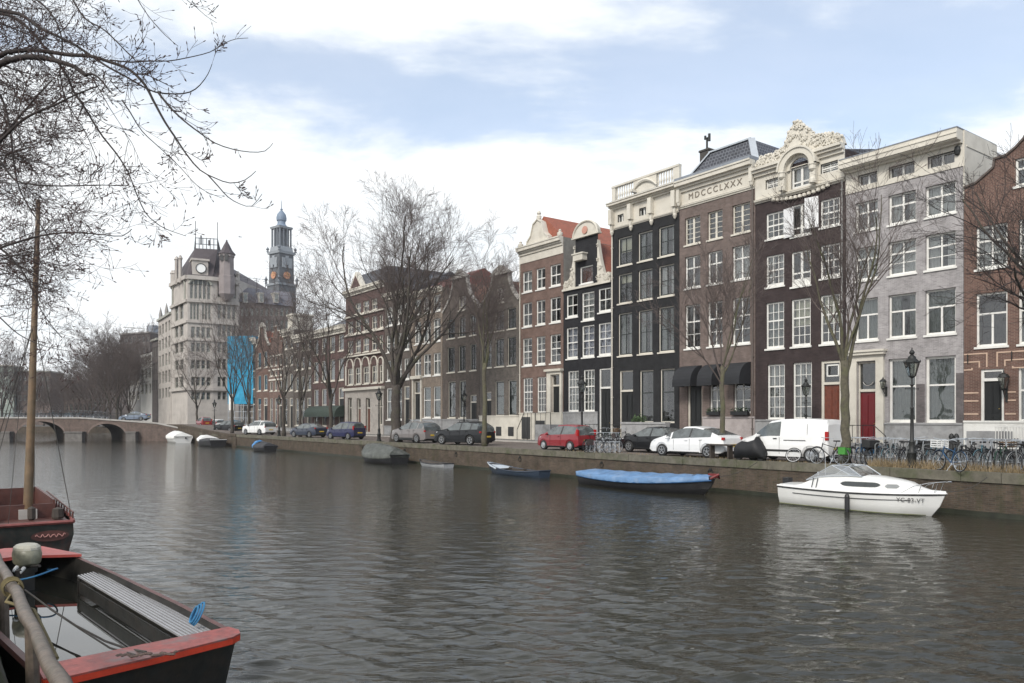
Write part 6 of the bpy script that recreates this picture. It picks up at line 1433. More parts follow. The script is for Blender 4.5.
# dinghies
root = empty('rowing_boat', 'grey blue open rowing boat with raised bow, between the blue tarpaulin sloop and a small dinghy', 'boat'); root['label'] = 'dark blue open rowing boat with raised bow, left of the blue covered sloop'; L, B, H = 5.6, 1.4, .28; at_boat(root, 515, 27.4, 'left'); hull(root, L, B, H, NAVY, WOODD, sheer=.36, sw=.6, bp=2.2, floor=.06)
mb = MB()
for x in (-1.6, -.2, 1.1): mb.box(x - .12, x + .12, -.62, .62, .30, .335)
mb.build('thwart', WOODD, root); cover(root, L, B, H, .36, .6, 2.2, mat('light_canvas', (.45, .5, .55), .7), peak=.06, t0=.70, t1=.99, name='foredeck', drop=.05, folds=2, lift=.0)
root = empty('rowing_boat', 'small low dinghy with whitish bow close under the quay wall', 'boat'); L, B, H = 3.9, 1.25, .26; at_boat(root, 434, 27.5, 'left'); hull(root, L, B, H, mat('pale_grey_hull', (.32, .33, .34), .5, var=.25), WOODD, sheer=.18, sw=.65, bp=2.4, floor=.05, rimm=BLKH)
mb = MB()
for x in (-.9, .3): mb.box(x - .1, x + .1, -.52, .52, .2, .23)
mb.build('thwart', WOODD, root)
root = empty('covered_sloop', 'dark boat under a sagging black green tarpaulin in front of the pavement lamp', 'boat'); L, B, H = 6.0, 2.2, .60; at_boat(root, 381, 27., 'left'); hull(root, L, B, H, BLKH, WOODD, sheer=.25, sw=.7, bp=2.2)
cover(root, L, B, H, .25, .7, 2.2, mat('black_green_tarpaulin', (.055, .06, .05), .4, var=.4, scale=3, bump=.4, dirt=(.2, .2, .19), dscale=2, damt=.5), peak=.85, t1=.95, folds=5, seed=8, drop=.2)
root = empty('covered_sloop', 'small black boat with bright blue cover bunched at its bow', 'boat'); L, B, H = 4.6, 1.9, .5; at_boat(root, 263, 26.9, 'left'); hull(root, L, B, H, BLKH, WOODD, sheer=.2, sw=.7, bp=2.2)
cover(root, L, B, H, .2, .7, 2.2, mat('bright_blue_tarpaulin', (.05, .22, .48), .5, var=.3, scale=3), peak=.6, t0=.55, t1=1., folds=4, seed=5); cover(root, L, B, H, .2, .7, 2.2, mat('black_canvas', (.025, .025, .028), .6, var=.4, scale=3), peak=.5, t0=.0, t1=.56, folds=4, seed=6)
root = empty('motor_sloop', 'black hulled launch with a white foredeck cover near the bridge ramp', 'boat'); L, B, H = 8.0, 2.4, .75; at_boat(root, 209, 26.8, 'left'); hull(root, L, B, H, BLKH, WOODD, sheer=.25, sw=.8, bp=2.2, rimm=GEL)
cover(root, L, B, H, .25, .8, 2.2, mat('white_canvas', (.7, .7, .68), .7, var=.06), peak=.55, t0=.45, t1=.99, folds=3, seed=4); cover(root, L, B, H, .25, .8, 2.2, mat('black_canvas', (.03, .03, .03), .6), peak=.2, t0=0, t1=.46, folds=4)
root = empty('covered_launch', 'launch wrapped in a tall white cover, moored closest to the bridge', 'boat'); L, B, H = 7.0, 2.6, .9; at_boat(root, 177, 26.9, 'left', yaw=.0); hull(root, L, B, H, GEL, GEL, sheer=.1, sw=.9, bp=2.4)
cover(root, L, B, H, .1, .9, 2.4, mat('off_white_cover', (.66, .66, .63), .65, var=.08, scale=1, bump=.2), peak=.75, t0=0, t1=.98, folds=3, seed=9, drop=.3)
mb = MB(); mb.lathe([(0, -.15), (.1, -.1), (.1, .1), (0, .15)], 8, c=(-L / 2 - .1, -.3, .7)); mb.build('fender', BLKH, root)

# --- near work boat with red ends
REDP = mat('weathered_red_paint', (.25, .055, .045), .5, var=.35, scale=9, bump=.3, dirt=(.14, .115, .11), dscale=2.2, damt=1.)
BLKI = mat('tarred_steel', (.022, .022, .02), .45, var=.4, scale=5, bump=.4, dirt=(.05, .035, .025), dscale=3, damt=.6)
root = empty('work_boat', 'flat black steel work boat with red painted ends, rainwater inside and a slatted bench', 'boat'); ZG = .62
def gp(px_, y, z=ZG): Y = (CAMZ - z) * F / (y - HY); return Vector(((px_ - CX) / F * Y, Y, z))
FB, FS, NB = gp(243, 636), gp(80, 557), gp(60, 679); NB = NB + (NB - FB) * .06; ax = (FS - FB); ax.z = 0
e1 = (FB - FS).normalized(); e1.z = 0; e1.normalize(); e2 = Vector((-e1.y, e1.x, 0)); e2 = e2 if (FS - NB).dot(e2) > 0 else -e2      # e2 points to the open water
Lb = (FB - FS).length; Wb = abs((FB - NB).dot(e2)); orig = FS - e2 * Wb / 2 + e1 * Lb / 2; orig.z = 0; root.location = orig
rzb = math.atan2(e1.y, e1.x); root.rotation_euler = (0, 0, rzb); sgn = 1 if Vector((-e1.y, e1.x, 0)).dot(e2) > 0 else -1
# local: x to the near (bow) end, y*sgn to the open water
hx = Lb / 2; hy = Wb / 2; sk = (NB - FB).dot(e1)      # the near end is a little skewed
out_ = [(-hx - 1.75, .15), (-hx - 1.55, .75), (-hx, hy), (-hx * .4, hy + .05), (hx * .4, hy + .06), (hx - .22, hy + .02), (hx - .06, hy - .03), (hx + .04, hy - .16), (hx + .08, hy - .4), (hx + .06 + sk * .5, 0), (hx + .02 + sk, -hy + .2), (hx - .05 + sk, -hy), (hx * .4, -hy - .05), (-hx * .4, -hy - .05), (-hx, -hy), (-hx - 1.3, -hy * .7)]
out_ = [Vector((x, y * sgn, 0)) for x, y in out_]; cen = sum(out_, Vector()) / len(out_)
def inset(k, z, dx=0.):
    r = []
    n_ = len(out_)
    for i, p in enumerate(out_):
        a, b = out_[i - 1], out_[(i + 1) % n_]; t = (b - a).normalized(); nr_ = Vector((t.y, -t.x, 0)); 
        if nr_.dot(cen - p) < 0: nr_ = -nr_
        r.append(tuple(p + nr_ * k + Vector((0, 0, z))))
    return r
mb = MB(); mb.loft([inset(0, ZG), inset(.05, ZG - .12), inset(.16, .0), inset(.4, -.25)], caps=(False, True)); hl_ = mb.build('hull', BLKI, root); autosmooth(hl_, 30)
mb = MB(); mb.loft([inset(.07, ZG), inset(.12, .35), inset(.16, .07)], caps=(False, False)); mb.add(inset(.16, .07), [tuple(range(len(out_)))]); mb.build('inner_hull', mat('wet_inner_hull', (.03, .028, .024), .35, var=.5, scale=3), root)
mb = MB(); i0, i1 = inset(0, ZG), inset(.075, ZG); n_ = len(out_); i2 = inset(-.02, ZG - .05)
for i in range(n_): j = (i + 1) % n_; mb.quad(i0[i], i0[j], i1[j], i1[i]); mb.quad(i2[i], i2[j], i0[j], i0[i])
mb.build('gunwale', mat('worn_gunwale', (.10, .035, .028), .5, var=.4, scale=6), root)
wb = inset(.155, .19); mb = MB(); mb.add(wb, [tuple(range(n_))]); bw = mb.build('bilge_water', mat('rainwater', (.02, .02, .016), .015, var=0, spec=.6), root)
d_ = [Vector(p) for p in inset(-.02, ZG + .01)]; q = lambda i: d_[i]
fr_ = [q(5), q(6), q(7), q(8), q(9), q(10), q(11)]; bk = Vector((hx - .56 + sk, -(hy - .02) * sgn, ZG + .01)); bk2 = Vector((hx - .44, (hy + .0) * sgn, ZG + .01))
mb = MB(); poly = fr_ + [bk, bk2]; mb.prism([tuple(p) for p in poly], (0, 0, .02)); mb.build('fore_deck', REDP, root)
mb = MB(); mb.prism([tuple(p + Vector((0, 0, -.07))) for p in fr_] + [tuple(Vector(p) + Vector((-.08, 0, -.07))) for p in fr_[::-1]], (0, 0, .068)); mb.build('bow_strake', mat('bright_red_paint', (.50, .045, .018), .35, var=.15, scale=6), root)
st_ = [q(14), q(15), q(0), q(1), q(2)]; mb = MB(); mb.prism([tuple(p) for p in st_] + [(-hx + .12, hy * sgn, ZG + .02), (-hx - .45, .2 * sgn, ZG + .02), (-hx - .3, -hy * sgn, ZG + .02)], (0, 0, .05)); mb.build('stern_deck', mat('pinkish_red_paint', (.42, .08, .065), .45, var=.2, scale=6), root)
zb = .50; bq = [Vector(gp(*c, z=zb)) for c in ((77, 577), (103, 571), (216, 631), (181, 639))]; M_ = Matrix.Rotation(-rzb, 4, 'Z'); bq = [M_ @ (p - orig) for p in bq]
mb = MB(); ns = 9
for k in range(ns):
    t0, t1 = (k + .2) / ns, (k + .64) / ns; a0, a1 = bq[0].lerp(bq[1], t0), bq[0].lerp(bq[1], t1); b0, b1 = bq[3].lerp(bq[2], t0), bq[3].lerp(bq[2], t1); mb.prism([a0, b0, b1, a1], (0, 0, .03))
bn = mb.build('slatted_bench', mat('wet_grey_slats', (.30, .30, .31), .3, var=.15, scale=8), root)
mb = MB()
for t in (.02, .98):
    a, b = bq[0].lerp(bq[3], t), bq[1].lerp(bq[2], t); mb.bar(a - Vector((0, 0, .03)), b - Vector((0, 0, .03)), .06, .04); mb.bar(a - Vector((0, 0, .05)), (a.x, a.y, .05), .03)
mb.prism([bq[0] - Vector((0, 0, .06)), bq[3] - Vector((0, 0, .06)), bq[3] - Vector((0, 0, .26)), bq[0] - Vector((0, 0, .26))], (0, .015, 0)); mb.build('bench_frame_shade_panel', BLKI, bn)  # black panel added beside the frame to paint the shade below the slats
loc_ = lambda px_, y, z: M_ @ (gp(px_, y, z) - orig)
mb = MB(); mb.tube([loc_(25, 590, .5), loc_(48, 607, .45), loc_(75, 625, .4), loc_(105, 641, .45), loc_(128, 649, .60), loc_(146, 652, .71)], .014, 6); mb.tube([loc_(50, 609, .45), loc_(80, 629, .38), loc_(110, 648, .5), loc_(135, 655, .7)], .012, 6); mb.build('mooring_line', ROPEM, root)
mb = MB(); rr = random.Random(4)
for k in range(26):
    c = loc_(118 + k * 2.3, 656 - k * .12 + rr.uniform(-1.5, 1.5), .73); mb.lathe([(.012, -.012), (.03, 0), (.012, .012)], 7, c=tuple(c))
mb.build('chain', mat('rusty_chain', (.07, .045, .035), .7, var=.4), root)
mb = MB(); c = loc_(194, 622, .62)
for k in range(3):
    r_ = .10 + k * .02; mb.tube([c + Vector((r_ * math.cos(t) * .6, r_ * math.sin(t) * .5 + .03 * k, .10 + r_ * math.sin(t))) for t in np.linspace(0, 2 * PI, 14)], .014, 5)
mb.build('blue_rope_knot', ROPEB, root)
# outboard motor: cowl, leg, tiller, hangs on the stern of the work boat
Mt = empty('outboard_motor', 'old cream and olive outboard motor on the stern of the red ended work boat', 'motor', gp(27, 566, .62) - Vector((0, 0, .1)), rzb); MC = mat('cream_cowl', (.26, .25, .18), .4, var=.25, scale=6, dirt=(.16, .15, .10), dscale=5, damt=.8)
mb = MB(); rg = []
for z, w, d in ((.12, .17, .24), (.18, .22, .33), (.32, .24, .35), (.42, .22, .31), (.47, .16, .24), (.49, .06, .1)): rg.append([(d * math.cos(t) * (1.0 if abs(math.cos(t)) > .5 else 1.05), w * math.sin(t), z) for t in np.linspace(0, 2 * PI, 13)[:-1]])
mb.loft(rg); cw = mb.build('cowl', MC, Mt); autosmooth(cw, 40)
rg = []
for z, k in ((.41, 1.02), (.45, .97), (.49, .75), (.51, .3)): rg.append([(.31 * k * math.cos(t), .22 * k * math.sin(t), z + .006) for t in np.linspace(0, 2 * PI, 13)[:-1]])
MB().loft(rg).build('cowl_lid', mat('pale_cowl_lid', (.42, .40, .32), .4, var=.1), cw)
mb = MB(); mb.box(-.09, .12, -.1, .1, -.5, .13); mb.box(-.12, .14, -.14, .14, .0, .14); mb.tube([(.15, 0, .1), (.5, 0, .16), (.75, .05, .2)], .025, 7); mb.lathe([(.05, 0), (.06, .02), (.06, .2), (.03, .22)], 8, c=(.35, -.2, -.1)); mb.build('motor_leg', BLKI, Mt)
mb = MB(); mb.tube([(.5 * math.cos(t) + .25, .42 * math.sin(t), .03 + .05 * math.sin(2 * t)) for t in np.linspace(-1.8, 2.2, 20)], .016, 6); mb.build('blue_hose', ROPEB, Mt)
mb = MB(); mb.tube([(.3, -.1, .12), (.38, -.18, .06), (.34, -.26, .1), (.24, -.2, .14)], .035, 7); mb.build('white_hose', WHITE, Mt)
# timber rail along the near quay
LOG = mat('weathered_log', (.11, .085, .065), .5, var=.4, scale=7, bump=.6, dirt=(.06, .055, .035), dscale=3, damt=.7)
pa, pb = Vector(((75 - CX + 7) / F * 5.6, 5.6, 0)), Vector(((-8 - CX) / F * 11.2, 11.2, 0)); pa = pix(62, 683, 5.75); pb = pix(-4, 556, 11.4)
dv = (pb - pa); p0 = pa - dv * .45; p1 = pa + dv * 1.8
root = empty('timber_rail', 'weathered round timber rail along the mossy near quay', 'rail', p0); R = random.Random(9)
pts = [p0.lerp(p1, t) - p0 + Vector((R.gauss(0, .008), R.gauss(0, .008), R.gauss(0, .008))) for t in np.linspace(0, 1, 26)]
MB().tube(pts, [.062 + R.gauss(0, .003) for _ in pts], 14).build('rail_log', LOG, root, smooth=True)
mb = MB()
for t in (.12, .335, .56, .8):
    c = p0.lerp(p1, t) - p0; mb.tube([c + Vector((0, 0, .0)), c + Vector((.02, 0, -.9)), c + Vector((.02, 0, -2.2))], .06, 9)
mb.build('rail_post', LOG, root)
mb = MB()
for t in (.463, .470, .477): c = p0.lerp(p1, t) - p0; ax_ = dv.normalized(); u_ = ax_.cross(Vector((0, 0, 1))).normalized(); w_ = u_.cross(ax_); mb.tube([c + u_ * .10 * math.cos(a) + w_ * .10 * math.sin(a) + ax_ * .02 * a / 6 for a in np.linspace(0, 2 * PI, 14)], .014, 5)
c0 = p0.lerp(p1, .468) - p0; mb.tube([c0 + Vector((.08, 0, .05)), c0 + Vector((.25, -.5, -.05)), p0.lerp(p1, .39) - p0 + Vector((.12, 0, -.03)), p0.lerp(p1, .28) - p0 + Vector((.13, 0, -.12))], .018, 6); mb.build('lashing', mat('yellow_brown_rope', (.15, .12, .055), .9, var=.3), root)
# --- near sailing barge with the tall mast
root = empty('sailing_barge', 'old dark sailing barge with red trim and a tall bare wooden mast', 'boat'); gs = lambda px_, y, z: (lambda Y: Vector(((px_ - CX) / F * Y, Y, z)))((CAMZ - z) * F / (y - HY))
eR = gs(78, 521, .80); eL = eR + Vector((-N[0], -N[1], 0)) * 2.15; mid = (eR + eL) / 2; root.location = (mid.x, mid.y, 0); root.rotation_euler = (0, 0, math.atan2(U[1], U[0]))
BW = 1.08; L = 8.5; rings = []
for i, t in enumerate(np.linspace(0, 1, 12)):
    b = BW * (1 - .10 * (1 - min(1, t / .15)) - max(0, (t - .7) / .3) ** 2 * .6); x = L * t; z = .80 + .15 * max(0, (t - .6) / .4) ** 2
    rk = .12 * (1 - min(1, t / .2)); rings.append([(x, b, z), (x + rk * .4, b * 1.02, z * .6), (x + rk, b * .9, 0), (x + rk, b * .6, -.3), (x + rk, -b * .6, -.3), (x + rk, -b * .9, 0), (x + rk * .4, -b * 1.02, z * .6), (x, -b, z)])
mb = MB(); mb.loft(rings, closed=False, caps=(True, True)); h = mb.build('hull', mat('black_green_hull', (.028, .032, .028), .45, var=.5, scale=3, bump=.3, dirt=(.10, .035, .028), dscale=1.6, damt=.8), root)
RBR = mat('red_brown_paint', (.085, .03, .022), .5, var=.3, scale=4, dirt=(.07, .03, .025), dscale=3, damt=.6)
mb = MB()
for k in (0, 7): mb.tube([Vector(r[k]) + Vector((0, 0, .0)) for r in rings], .05, 6)
mb.tube([rings[0][0], rings[0][7]], .05, 6); mb.build('gunwale', mat('faded_red_trim', (.20, .06, .052), .5, var=.3, scale=5), root)
mb = MB(); mb.box(.06, 1.6, -.95, .95, .66, .76); mb.box(6.5, 8.2, -.7, .7, .7, .8); mb.build('deck', RBR, root)
mb = MB(); mb.box(1.6, 6.4, .70, .76, .6, 1.22); mb.box(1.6, 6.4, -.76, -.70, .6, 1.22); mb.box(1.6, 1.66, -.70, .70, .6, 1.12); mb.box(6.34, 6.4, -.7, .7, .6, 1.2); mb.box(1.6, 6.4, -.70, .70, .5, .6); mb.build('coaming', RBR, root)
mb = MB()
for x in np.arange(.3, 6, .55):
    for sg in (-1, 1): mb.tube([(x, sg * 1.0, .8), (x, sg * 1.0, 1.02)], .02, 5)
for sg in (-1, 1): mb.tube([(.2, sg * 1.0, 1.0), (6.2, sg * 1.0, 1.08)], .022, 6)
mb.build('deck_rail', RBR, root)
Mi = Matrix.Rotation(-root.rotation_euler.z, 4, 'Z'); wl_ = lambda p: Mi @ (p - Vector(root.location))
mb_, mt_ = wl_(pix(27.5, 522, 19.9)), wl_(pix(38.5, 200, 20.4)); mb = MB(); mb.tube([mb_ + (mt_ - mb_) * t for t in np.linspace(-.03, 1, 12)], [.115 - .065 * t for t in np.linspace(0, 1, 12)], 12); ms_ = mb.build('mast', mat('old_varnished_mast', (.15, .095, .05), .5, var=.3, scale=4, dirt=(.09, .085, .05), dscale=1.2, damt=.6), root, smooth=True)
mb = MB(); mb.box(mb_.x - .16, mb_.x + .16, mb_.y - .2, mb_.y + .2, .70, 1.0); mb.build('mast_step', SANDST, ms_)
mb = MB(); hd = mb_.lerp(mt_, .62)
for tgt in (wl_(pix(72, 520, 19.6)), (.3, .9, .85), (6.5, -.7, .9), (6.5, .7, .9)): mb.tube([hd, tgt], .010, 4)
mb.tube([mb_.lerp(mt_, .97), (.25, .35, .8)], .006, 4); mb.build('stay', ROPEM, root)
mb = MB(); mb.lathe([(.05, 0), (.09, .04), (.09, .3), (.03, .34)], 8, c=(1.2, -.2, .76)); mb.tube([(1.2, .5, .8), (1.45, .6, .95), (1.2, .75, .85), (.95, .6, .9), (1.2, .5, .8)], .05, 6); mb.lathe([(.12, 0), (.14, .05), (.12, .25), (0, .3)], 8, c=(1.0, -.75, .78)); mb.build('deck_fitting', WOODD, root)
mb = MB(); x_ = .045; rr = random.Random(12)      # the cursive name on the transom cannot be read: one wavering brush line on a red brown patch
mb.tube([(-.045 + .01 * 0, -.18 - .62 * t, .50 + .03 * math.sin(t * 34) + .012 * math.sin(t * 61)) for t in np.linspace(0, 1, 60)], .0085, 4); mb.build('painted_name', mat('faded_pink_lettering', (.5, .25, .22), .6), root)
mb = MB(); mb.add([(-.02, -.08 - .8 * (.5 + .5 * math.cos(a)), .49 + .13 * math.sin(a)) for a in np.linspace(0, 2 * PI, 17)[:-1]], [tuple(range(16))]); mb.build('name_patch', mat('red_brown_patch', (.075, .027, .022), .6, var=.4), root)
# ------------------------------------------------------------------ vehicles
def paint(name, col, rough=.28, coat=.6): return mat(name, col, rough, var=.04, scale=1.5, coat=coat, dirt=tuple(.75 * c + .012 for c in col), dscale=1.2, damt=.25)
CGL = mat('car_glass', (.075, .085, .085), .05, var=.5, scale=2.5, spec=1.); TYRE = mat('tyre_rubber', (.018, .018, .018), .8, var=.15); RIM = mat('alloy_rim', (.45, .46, .47), .3, metal=.7, var=.05); LAMPM = mat('lamp_lens', (.75, .76, .76), .12, var=.1); TAIL = mat('red_lens', (.35, .01, .01), .2, var=.1)  # car glass base is lightened and mottled to stand in for reflections
TRIM = mat('black_trim', (.02, .02, .02), .55, var=.1); PLATE = mat('yellow_plate', (.65, .45, .04), .5, var=0)
SPEC = {
 'hatch': dict(L=3.75, W=1.65, wb=2.4, fo=.72, H=[(-1.875, .45), (-1.86, .95), (-1.72, 1.30), (-1.45, 1.46), (-.6, 1.52), (.2, 1.47), (.62, 1.28), (1.0, 1.02), (1.45, .90), (1.75, .74), (1.875, .45)], belt=[(-1.9, .98), (0, .92), (1.1, .86)], gl=(-1.60, .85), ws=(.12, 1.02), rw=(-1.84, -1.52), pil=[-.45], r=.29),
 'lift': dict(L=4.46, W=1.75, wb=2.7, fo=.88, H=[(-2.23, .5), (-2.2, .98), (-1.95, 1.08), (-1.3, 1.33), (-.5, 1.48), (.1, 1.47), (.6, 1.33), (1.15, 1.06), (1.35, .98), (1.9, .82), (2.15, .66), (2.23, .42)], belt=[(-2.3, 1.02), (-.3, .93), (1.3, .84)], gl=(-1.55, 1.12), ws=(.22, 1.2), rw=(-1.95, -1.0), pil=[-.35, .8], r=.31),
 'saloon': dict(L=4.4, W=1.76, wb=2.65, fo=.88, H=[(-2.2, .5), (-2.18, .92), (-1.95, 1.0), (-1.55, 1.08), (-.95, 1.34), (-.3, 1.42), (.25, 1.38), (.65, 1.2), (1.05, .99), (1.6, .90), (2.05, .74), (2.2, .42)], belt=[(-2.3, .94), (0, .90), (1.2, .84)], gl=(-1.3, .92), ws=(.2, 1.05), rw=(-1.55, -.8), pil=[-.3], r=.31),
 'suv': dict(L=4.55, W=1.85, wb=2.7, fo=.9, H=[(-2.27, .5), (-2.25, 1.02), (-2.05, 1.35), (-1.75, 1.56), (-.9, 1.66), (.1, 1.62), (.55, 1.42), (1.0, 1.14), (1.3, 1.08), (1.95, .98), (2.2, .8), (2.27, .45)], belt=[(-2.3, 1.12), (0, 1.05), (1.2, .98)], gl=(-1.95, .95), ws=(.1, 1.02), rw=(-2.24, -1.75), pil=[-.4, -1.35], r=.35),
 'mpv': dict(L=3.9, W=1.68, wb=2.45, fo=.75, H=[(-1.95, .45), (-1.94, 1.0), (-1.84, 1.40), (-1.65, 1.54), (-.6, 1.60), (.2, 1.54), (.75, 1.28), (1.2, 1.0), (1.55, .88), (1.85, .7), (1.95, .42)], belt=[(-1.9, .98), (0, .92), (1.2, .88)], gl=(-1.78, 1.05), ws=(.15, 1.22), rw=(-1.93, -1.72), pil=[-.35, -1.2], r=.29),
 'van': dict(L=4.25, W=1.80, wb=2.7, fo=.82, H=[(-2.12, .5), (-2.12, 1.15), (-2.09, 1.66), (-2.0, 1.80), (-1.2, 1.85), (.0, 1.83), (.55, 1.74), (.92, 1.45), (1.25, 1.13), (1.7, 1.0), (2.0, .82), (2.12, .45)], belt=[(-2.2, 1.12), (.5, 1.10), (1.3, 1.02)], gl=(-.02, 1.12), ws=(.62, 1.28), rw=None, pil=[], r=.32),
}
def wheel(car, x, y, r, side, hub):
    mb = MB(); w = .19; mb.lathe([(r * .62, -w / 2), (r * .93, -w / 2), (r, -w / 4), (r, w / 4), (r * .93, w / 2), (r * .62, w / 2)], 26, caps=False); mb.xf(Matrix.Translation((x, y, r)) @ Matrix.Rotation(PI / 2, 4, 'X')); o = mb.build('wheel', TYRE, car, smooth=True)
    m = MB(); yo = y + side * w * .40; m.lathe([(r * .64, -.02), (r * .64, .02), (r * .56, .02), (r * .54, -.02)], 24, caps=False)
    if hub == 'cap': m.lathe([(0, .02), (r * .2, .03), (r * .55, .0), (r * .56, -.02)], 24)
    m.xf(Matrix.Translation((x, yo, r)) @ Matrix.Rotation(-side * PI / 2, 4, 'X'))
    for k in range(5):
        a = k * 2 * PI / 5 + .3; m.bar((x, yo, r), (x + r * .58 * math.cos(a), yo, r + r * .58 * math.sin(a)), .055 if hub != 'cap' else .03, .03)
    d = MB(); d.lathe([(0, 0), (r * .62, 0), (r * .62, .01), (0, .01)], 24).xf(Matrix.Translation((x, y + side * w * .18, r)) @ Matrix.Rotation(-side * PI / 2, 4, 'X'))
    m.build('rim', RIM, o); d.build('brake_disc', TRIM, o)
def make_car(kind, label, body, name='parked_car', cat='car', hub='alloy', lower=None, roofrail=False):
    S = SPEC[kind]; L, W, wb, r = S['L'], S['W'], S['wb'], S['r']; root = empty(name, label, cat); xf_ = L / 2 - S['fo']; xr_ = xf_ - wb
    HX, HZ = [p[0] for p in S['H']], [p[1] for p in S['H']]; BX, BZ = [p[0] for p in S['belt']], [p[1] for p in S['belt']]
    def smooth_top(x): return sum(float(np.interp(x + d, HX, HZ)) * w for d, w in ((-.06, .25), (0, .5), (.06, .25)))
    gx0, gx1 = S['gl']; keys = [gx0, gx1, *S['ws']] + (list(S['rw']) if S['rw'] else []) + [p + e for p in S['pil'] for e in (-.045, .045)]
    X = sorted(set([round(v, 3) for v in list(np.linspace(-L / 2, L / 2, 64)) + keys + [c + (r + .07) * math.cos(t) for c in (xf_, xr_) for t in np.linspace(0, PI, 15)]]))
    rings = []; info = []
    for x in X:
        zt = smooth_top(x) if abs(x) < L / 2 - .02 else float(np.interp(x, HX, HZ)); zb = min(float(np.interp(x, BX, BZ)), zt - .05); q = abs(2 * x / L); w = W / 2 * (1 - .13 * q ** 7 - .05 * q ** 3) ; gh = zt - zb
        wr = w * .97 - (.26 if kind != 'van' else .13) * min(1, gh / .55) * min(1, gh / .25); zs = .24 + .10 * max(0, q - .9) / .1 
        za = 0
        for c in (xf_, xr_):
            if abs(x - c) < r + .07: za = max(za, r + math.sqrt((r + .07) ** 2 - (x - c) ** 2))
        z1 = max(zs, za); zm = max(z1 + .03, .55 * zb + .45 * zs)
        zm = max(zm, z1 + .02); zu = max(zb - .03, zm + .02)
        rings.append([(x, 0, zs), (x, w * .80, zs if za < zs else zs), (x, w * .985, z1), (x, w, min(max(z1 + .01, zs + .2), zm)), (x, w * 1.0, zm), (x, w * .97, zb), (x, wr + .012, zb + gh * .86), (x, wr * .86, zt - .012 * min(1, gh * 4)), (x, 0, zt + .012)]); info.append((x, gh))
    bm, gm, wm_ = MB(), MB(), MB()
    for i in range(len(X) - 1):
        xm = (X[i] + X[i + 1]) / 2; gh = min(info[i][1], info[i + 1][1])
        for j in range(8):
            if j == 0: continue
            a, b, c, d = rings[i][j], rings[i + 1][j], rings[i + 1][j + 1], rings[i][j + 1]; t = bm
            if j == 5 and gx0 < xm < gx1 and gh > .1 and not any(abs(xm - p) < .045 for p in S['pil']) : t = gm
            if j in (6, 7) and ((S['ws'][0] < xm < S['ws'][1]) or (S['rw'] and S['rw'][0] < xm < S['rw'][1])): t = wm_
            for sg in (1, -1): 
                qd = [(p[0], p[1] * sg, p[2]) for p in (a, b, c, d)]; t.quad(*(qd if sg < 0 else qd[::-1]))
    for rg in (rings[0], rings[-1]): bm.add([(p[0], p[1], p[2]) for p in rg[1:]] + [(p[0], -p[1], p[2]) for p in rg[1:-1][::-1]], [tuple(range(15))])
    bo = bm.build('body', body, root); autosmooth(bo, 38); g = gm.build('side_window', CGL, root); 
    w_ = wm_.build('windscreen', CGL, root); autosmooth(w_, 40)
    un = MB(); un.box(-L / 2 + .25, L / 2 - .25, -W / 2 + .22, W / 2 - .22, .17, .62); un.build('underbody', TRIM, root)
    for x in (xf_, xr_):
        for sg in (1, -1): wheel(root, x, sg * (W / 2 - .11), r, sg, hub)
    half = lambda x: W / 2 * (1 - .13 * abs(2 * x / L) ** 7 - .05 * abs(2 * x / L) ** 3)
    for sg in (1, -1):
        hl = MB(); zf = .70 if kind not in ('suv', 'van') else .84; x0 = L / 2 - .06; y0 = sg * (W / 2 - .27)
        rgs = []
        for t, hh in ((0, .02), (.3, .08), (.7, .07), (1, .02)):
            x = x0 - .42 * t; y = sg * (half(x) - .02 - .16 * (1 - t) ** 2); z = zf - .02 + .10 * t; rgs.append([(x, y, z - hh), (x + .03, y + sg * .025, z), (x, y - sg * .02, z + hh), (x - .06, y - sg * .1, z)])
        hl.loft(rgs); autosmooth(hl.build('headlight', LAMPM, root), 60)
        tl = MB(); z0 = .86 if kind != 'van' else .95; tl.box(-L / 2 + .02, -L / 2 + .14, sg * (half(-L / 2 + .1) - .12) , sg * (half(-L / 2 + .1) + .005), z0, z0 + (.12 if kind not in ('mpv', 'van', 'hatch') else .36)); tl.build('tail_light', TAIL, root)
        mi = MB(); xm = S['ws'][1] - .32; zb = float(np.interp(xm, BX, BZ)); mi.lathe([(0, -.1), (.055, -.08), (.065, 0), (.055, .08), (0, .1)], 8).xf(Matrix.Translation((xm, sg * (W / 2 + .08), zb + .06)) @ Matrix.Rotation(PI / 2, 4, 'X')); mi.bar((xm, sg * (W / 2 - .06), zb), (xm, sg * (W / 2 + .05), zb + .04), .04); autosmooth(mi.build('wing_mirror', body if kind != 'suv' else TRIM, root), 60)
        dl = MB(); sl = MB()
        for p in (S['pil'][:1] or [-.0]):
            for xx in ([p, p + .95 if kind != 'van' else p + 1.0] + ([max(p - .85, xr_ + .38)] if kind not in ('hatch', 'van') else [])):
                zb = float(np.interp(xx, BX, BZ)); dl.bar((xx, sg * (half(xx) + .001), .34), (xx, sg * (half(xx) + .001), zb - .04), .012, .008)
            for hx in ([p + .12, p - .72] if kind not in ('hatch', 'van') else [p + .12]): zb = float(np.interp(hx, BX, BZ)); sl.box(hx, hx + .17, sg * (half(hx) - .01), sg * (half(hx) + .025), zb - .12, zb - .085)
        if kind == 'van':
            dl.box(-1.2, -.2, sg * (half(-.7) - .004), sg * (half(-.7) + .012), .92, .945); dl.bar((-1.25, sg * (half(-1.25) + .001), .36), (-1.25, sg * (half(-1.25) - .06), 1.62), .012, .008)
            sk2 = MB(); sk2.box(-1.0, .9, sg * (W / 2 - .012), sg * (W / 2 + .014), .44, .53); sk2.build('rub_strip', TRIM, root)
        else: dl.box(xr_ + r + .12, xf_ - r - .12, sg * (W / 2 - .02), sg * (W / 2 + .006), .245, .275)
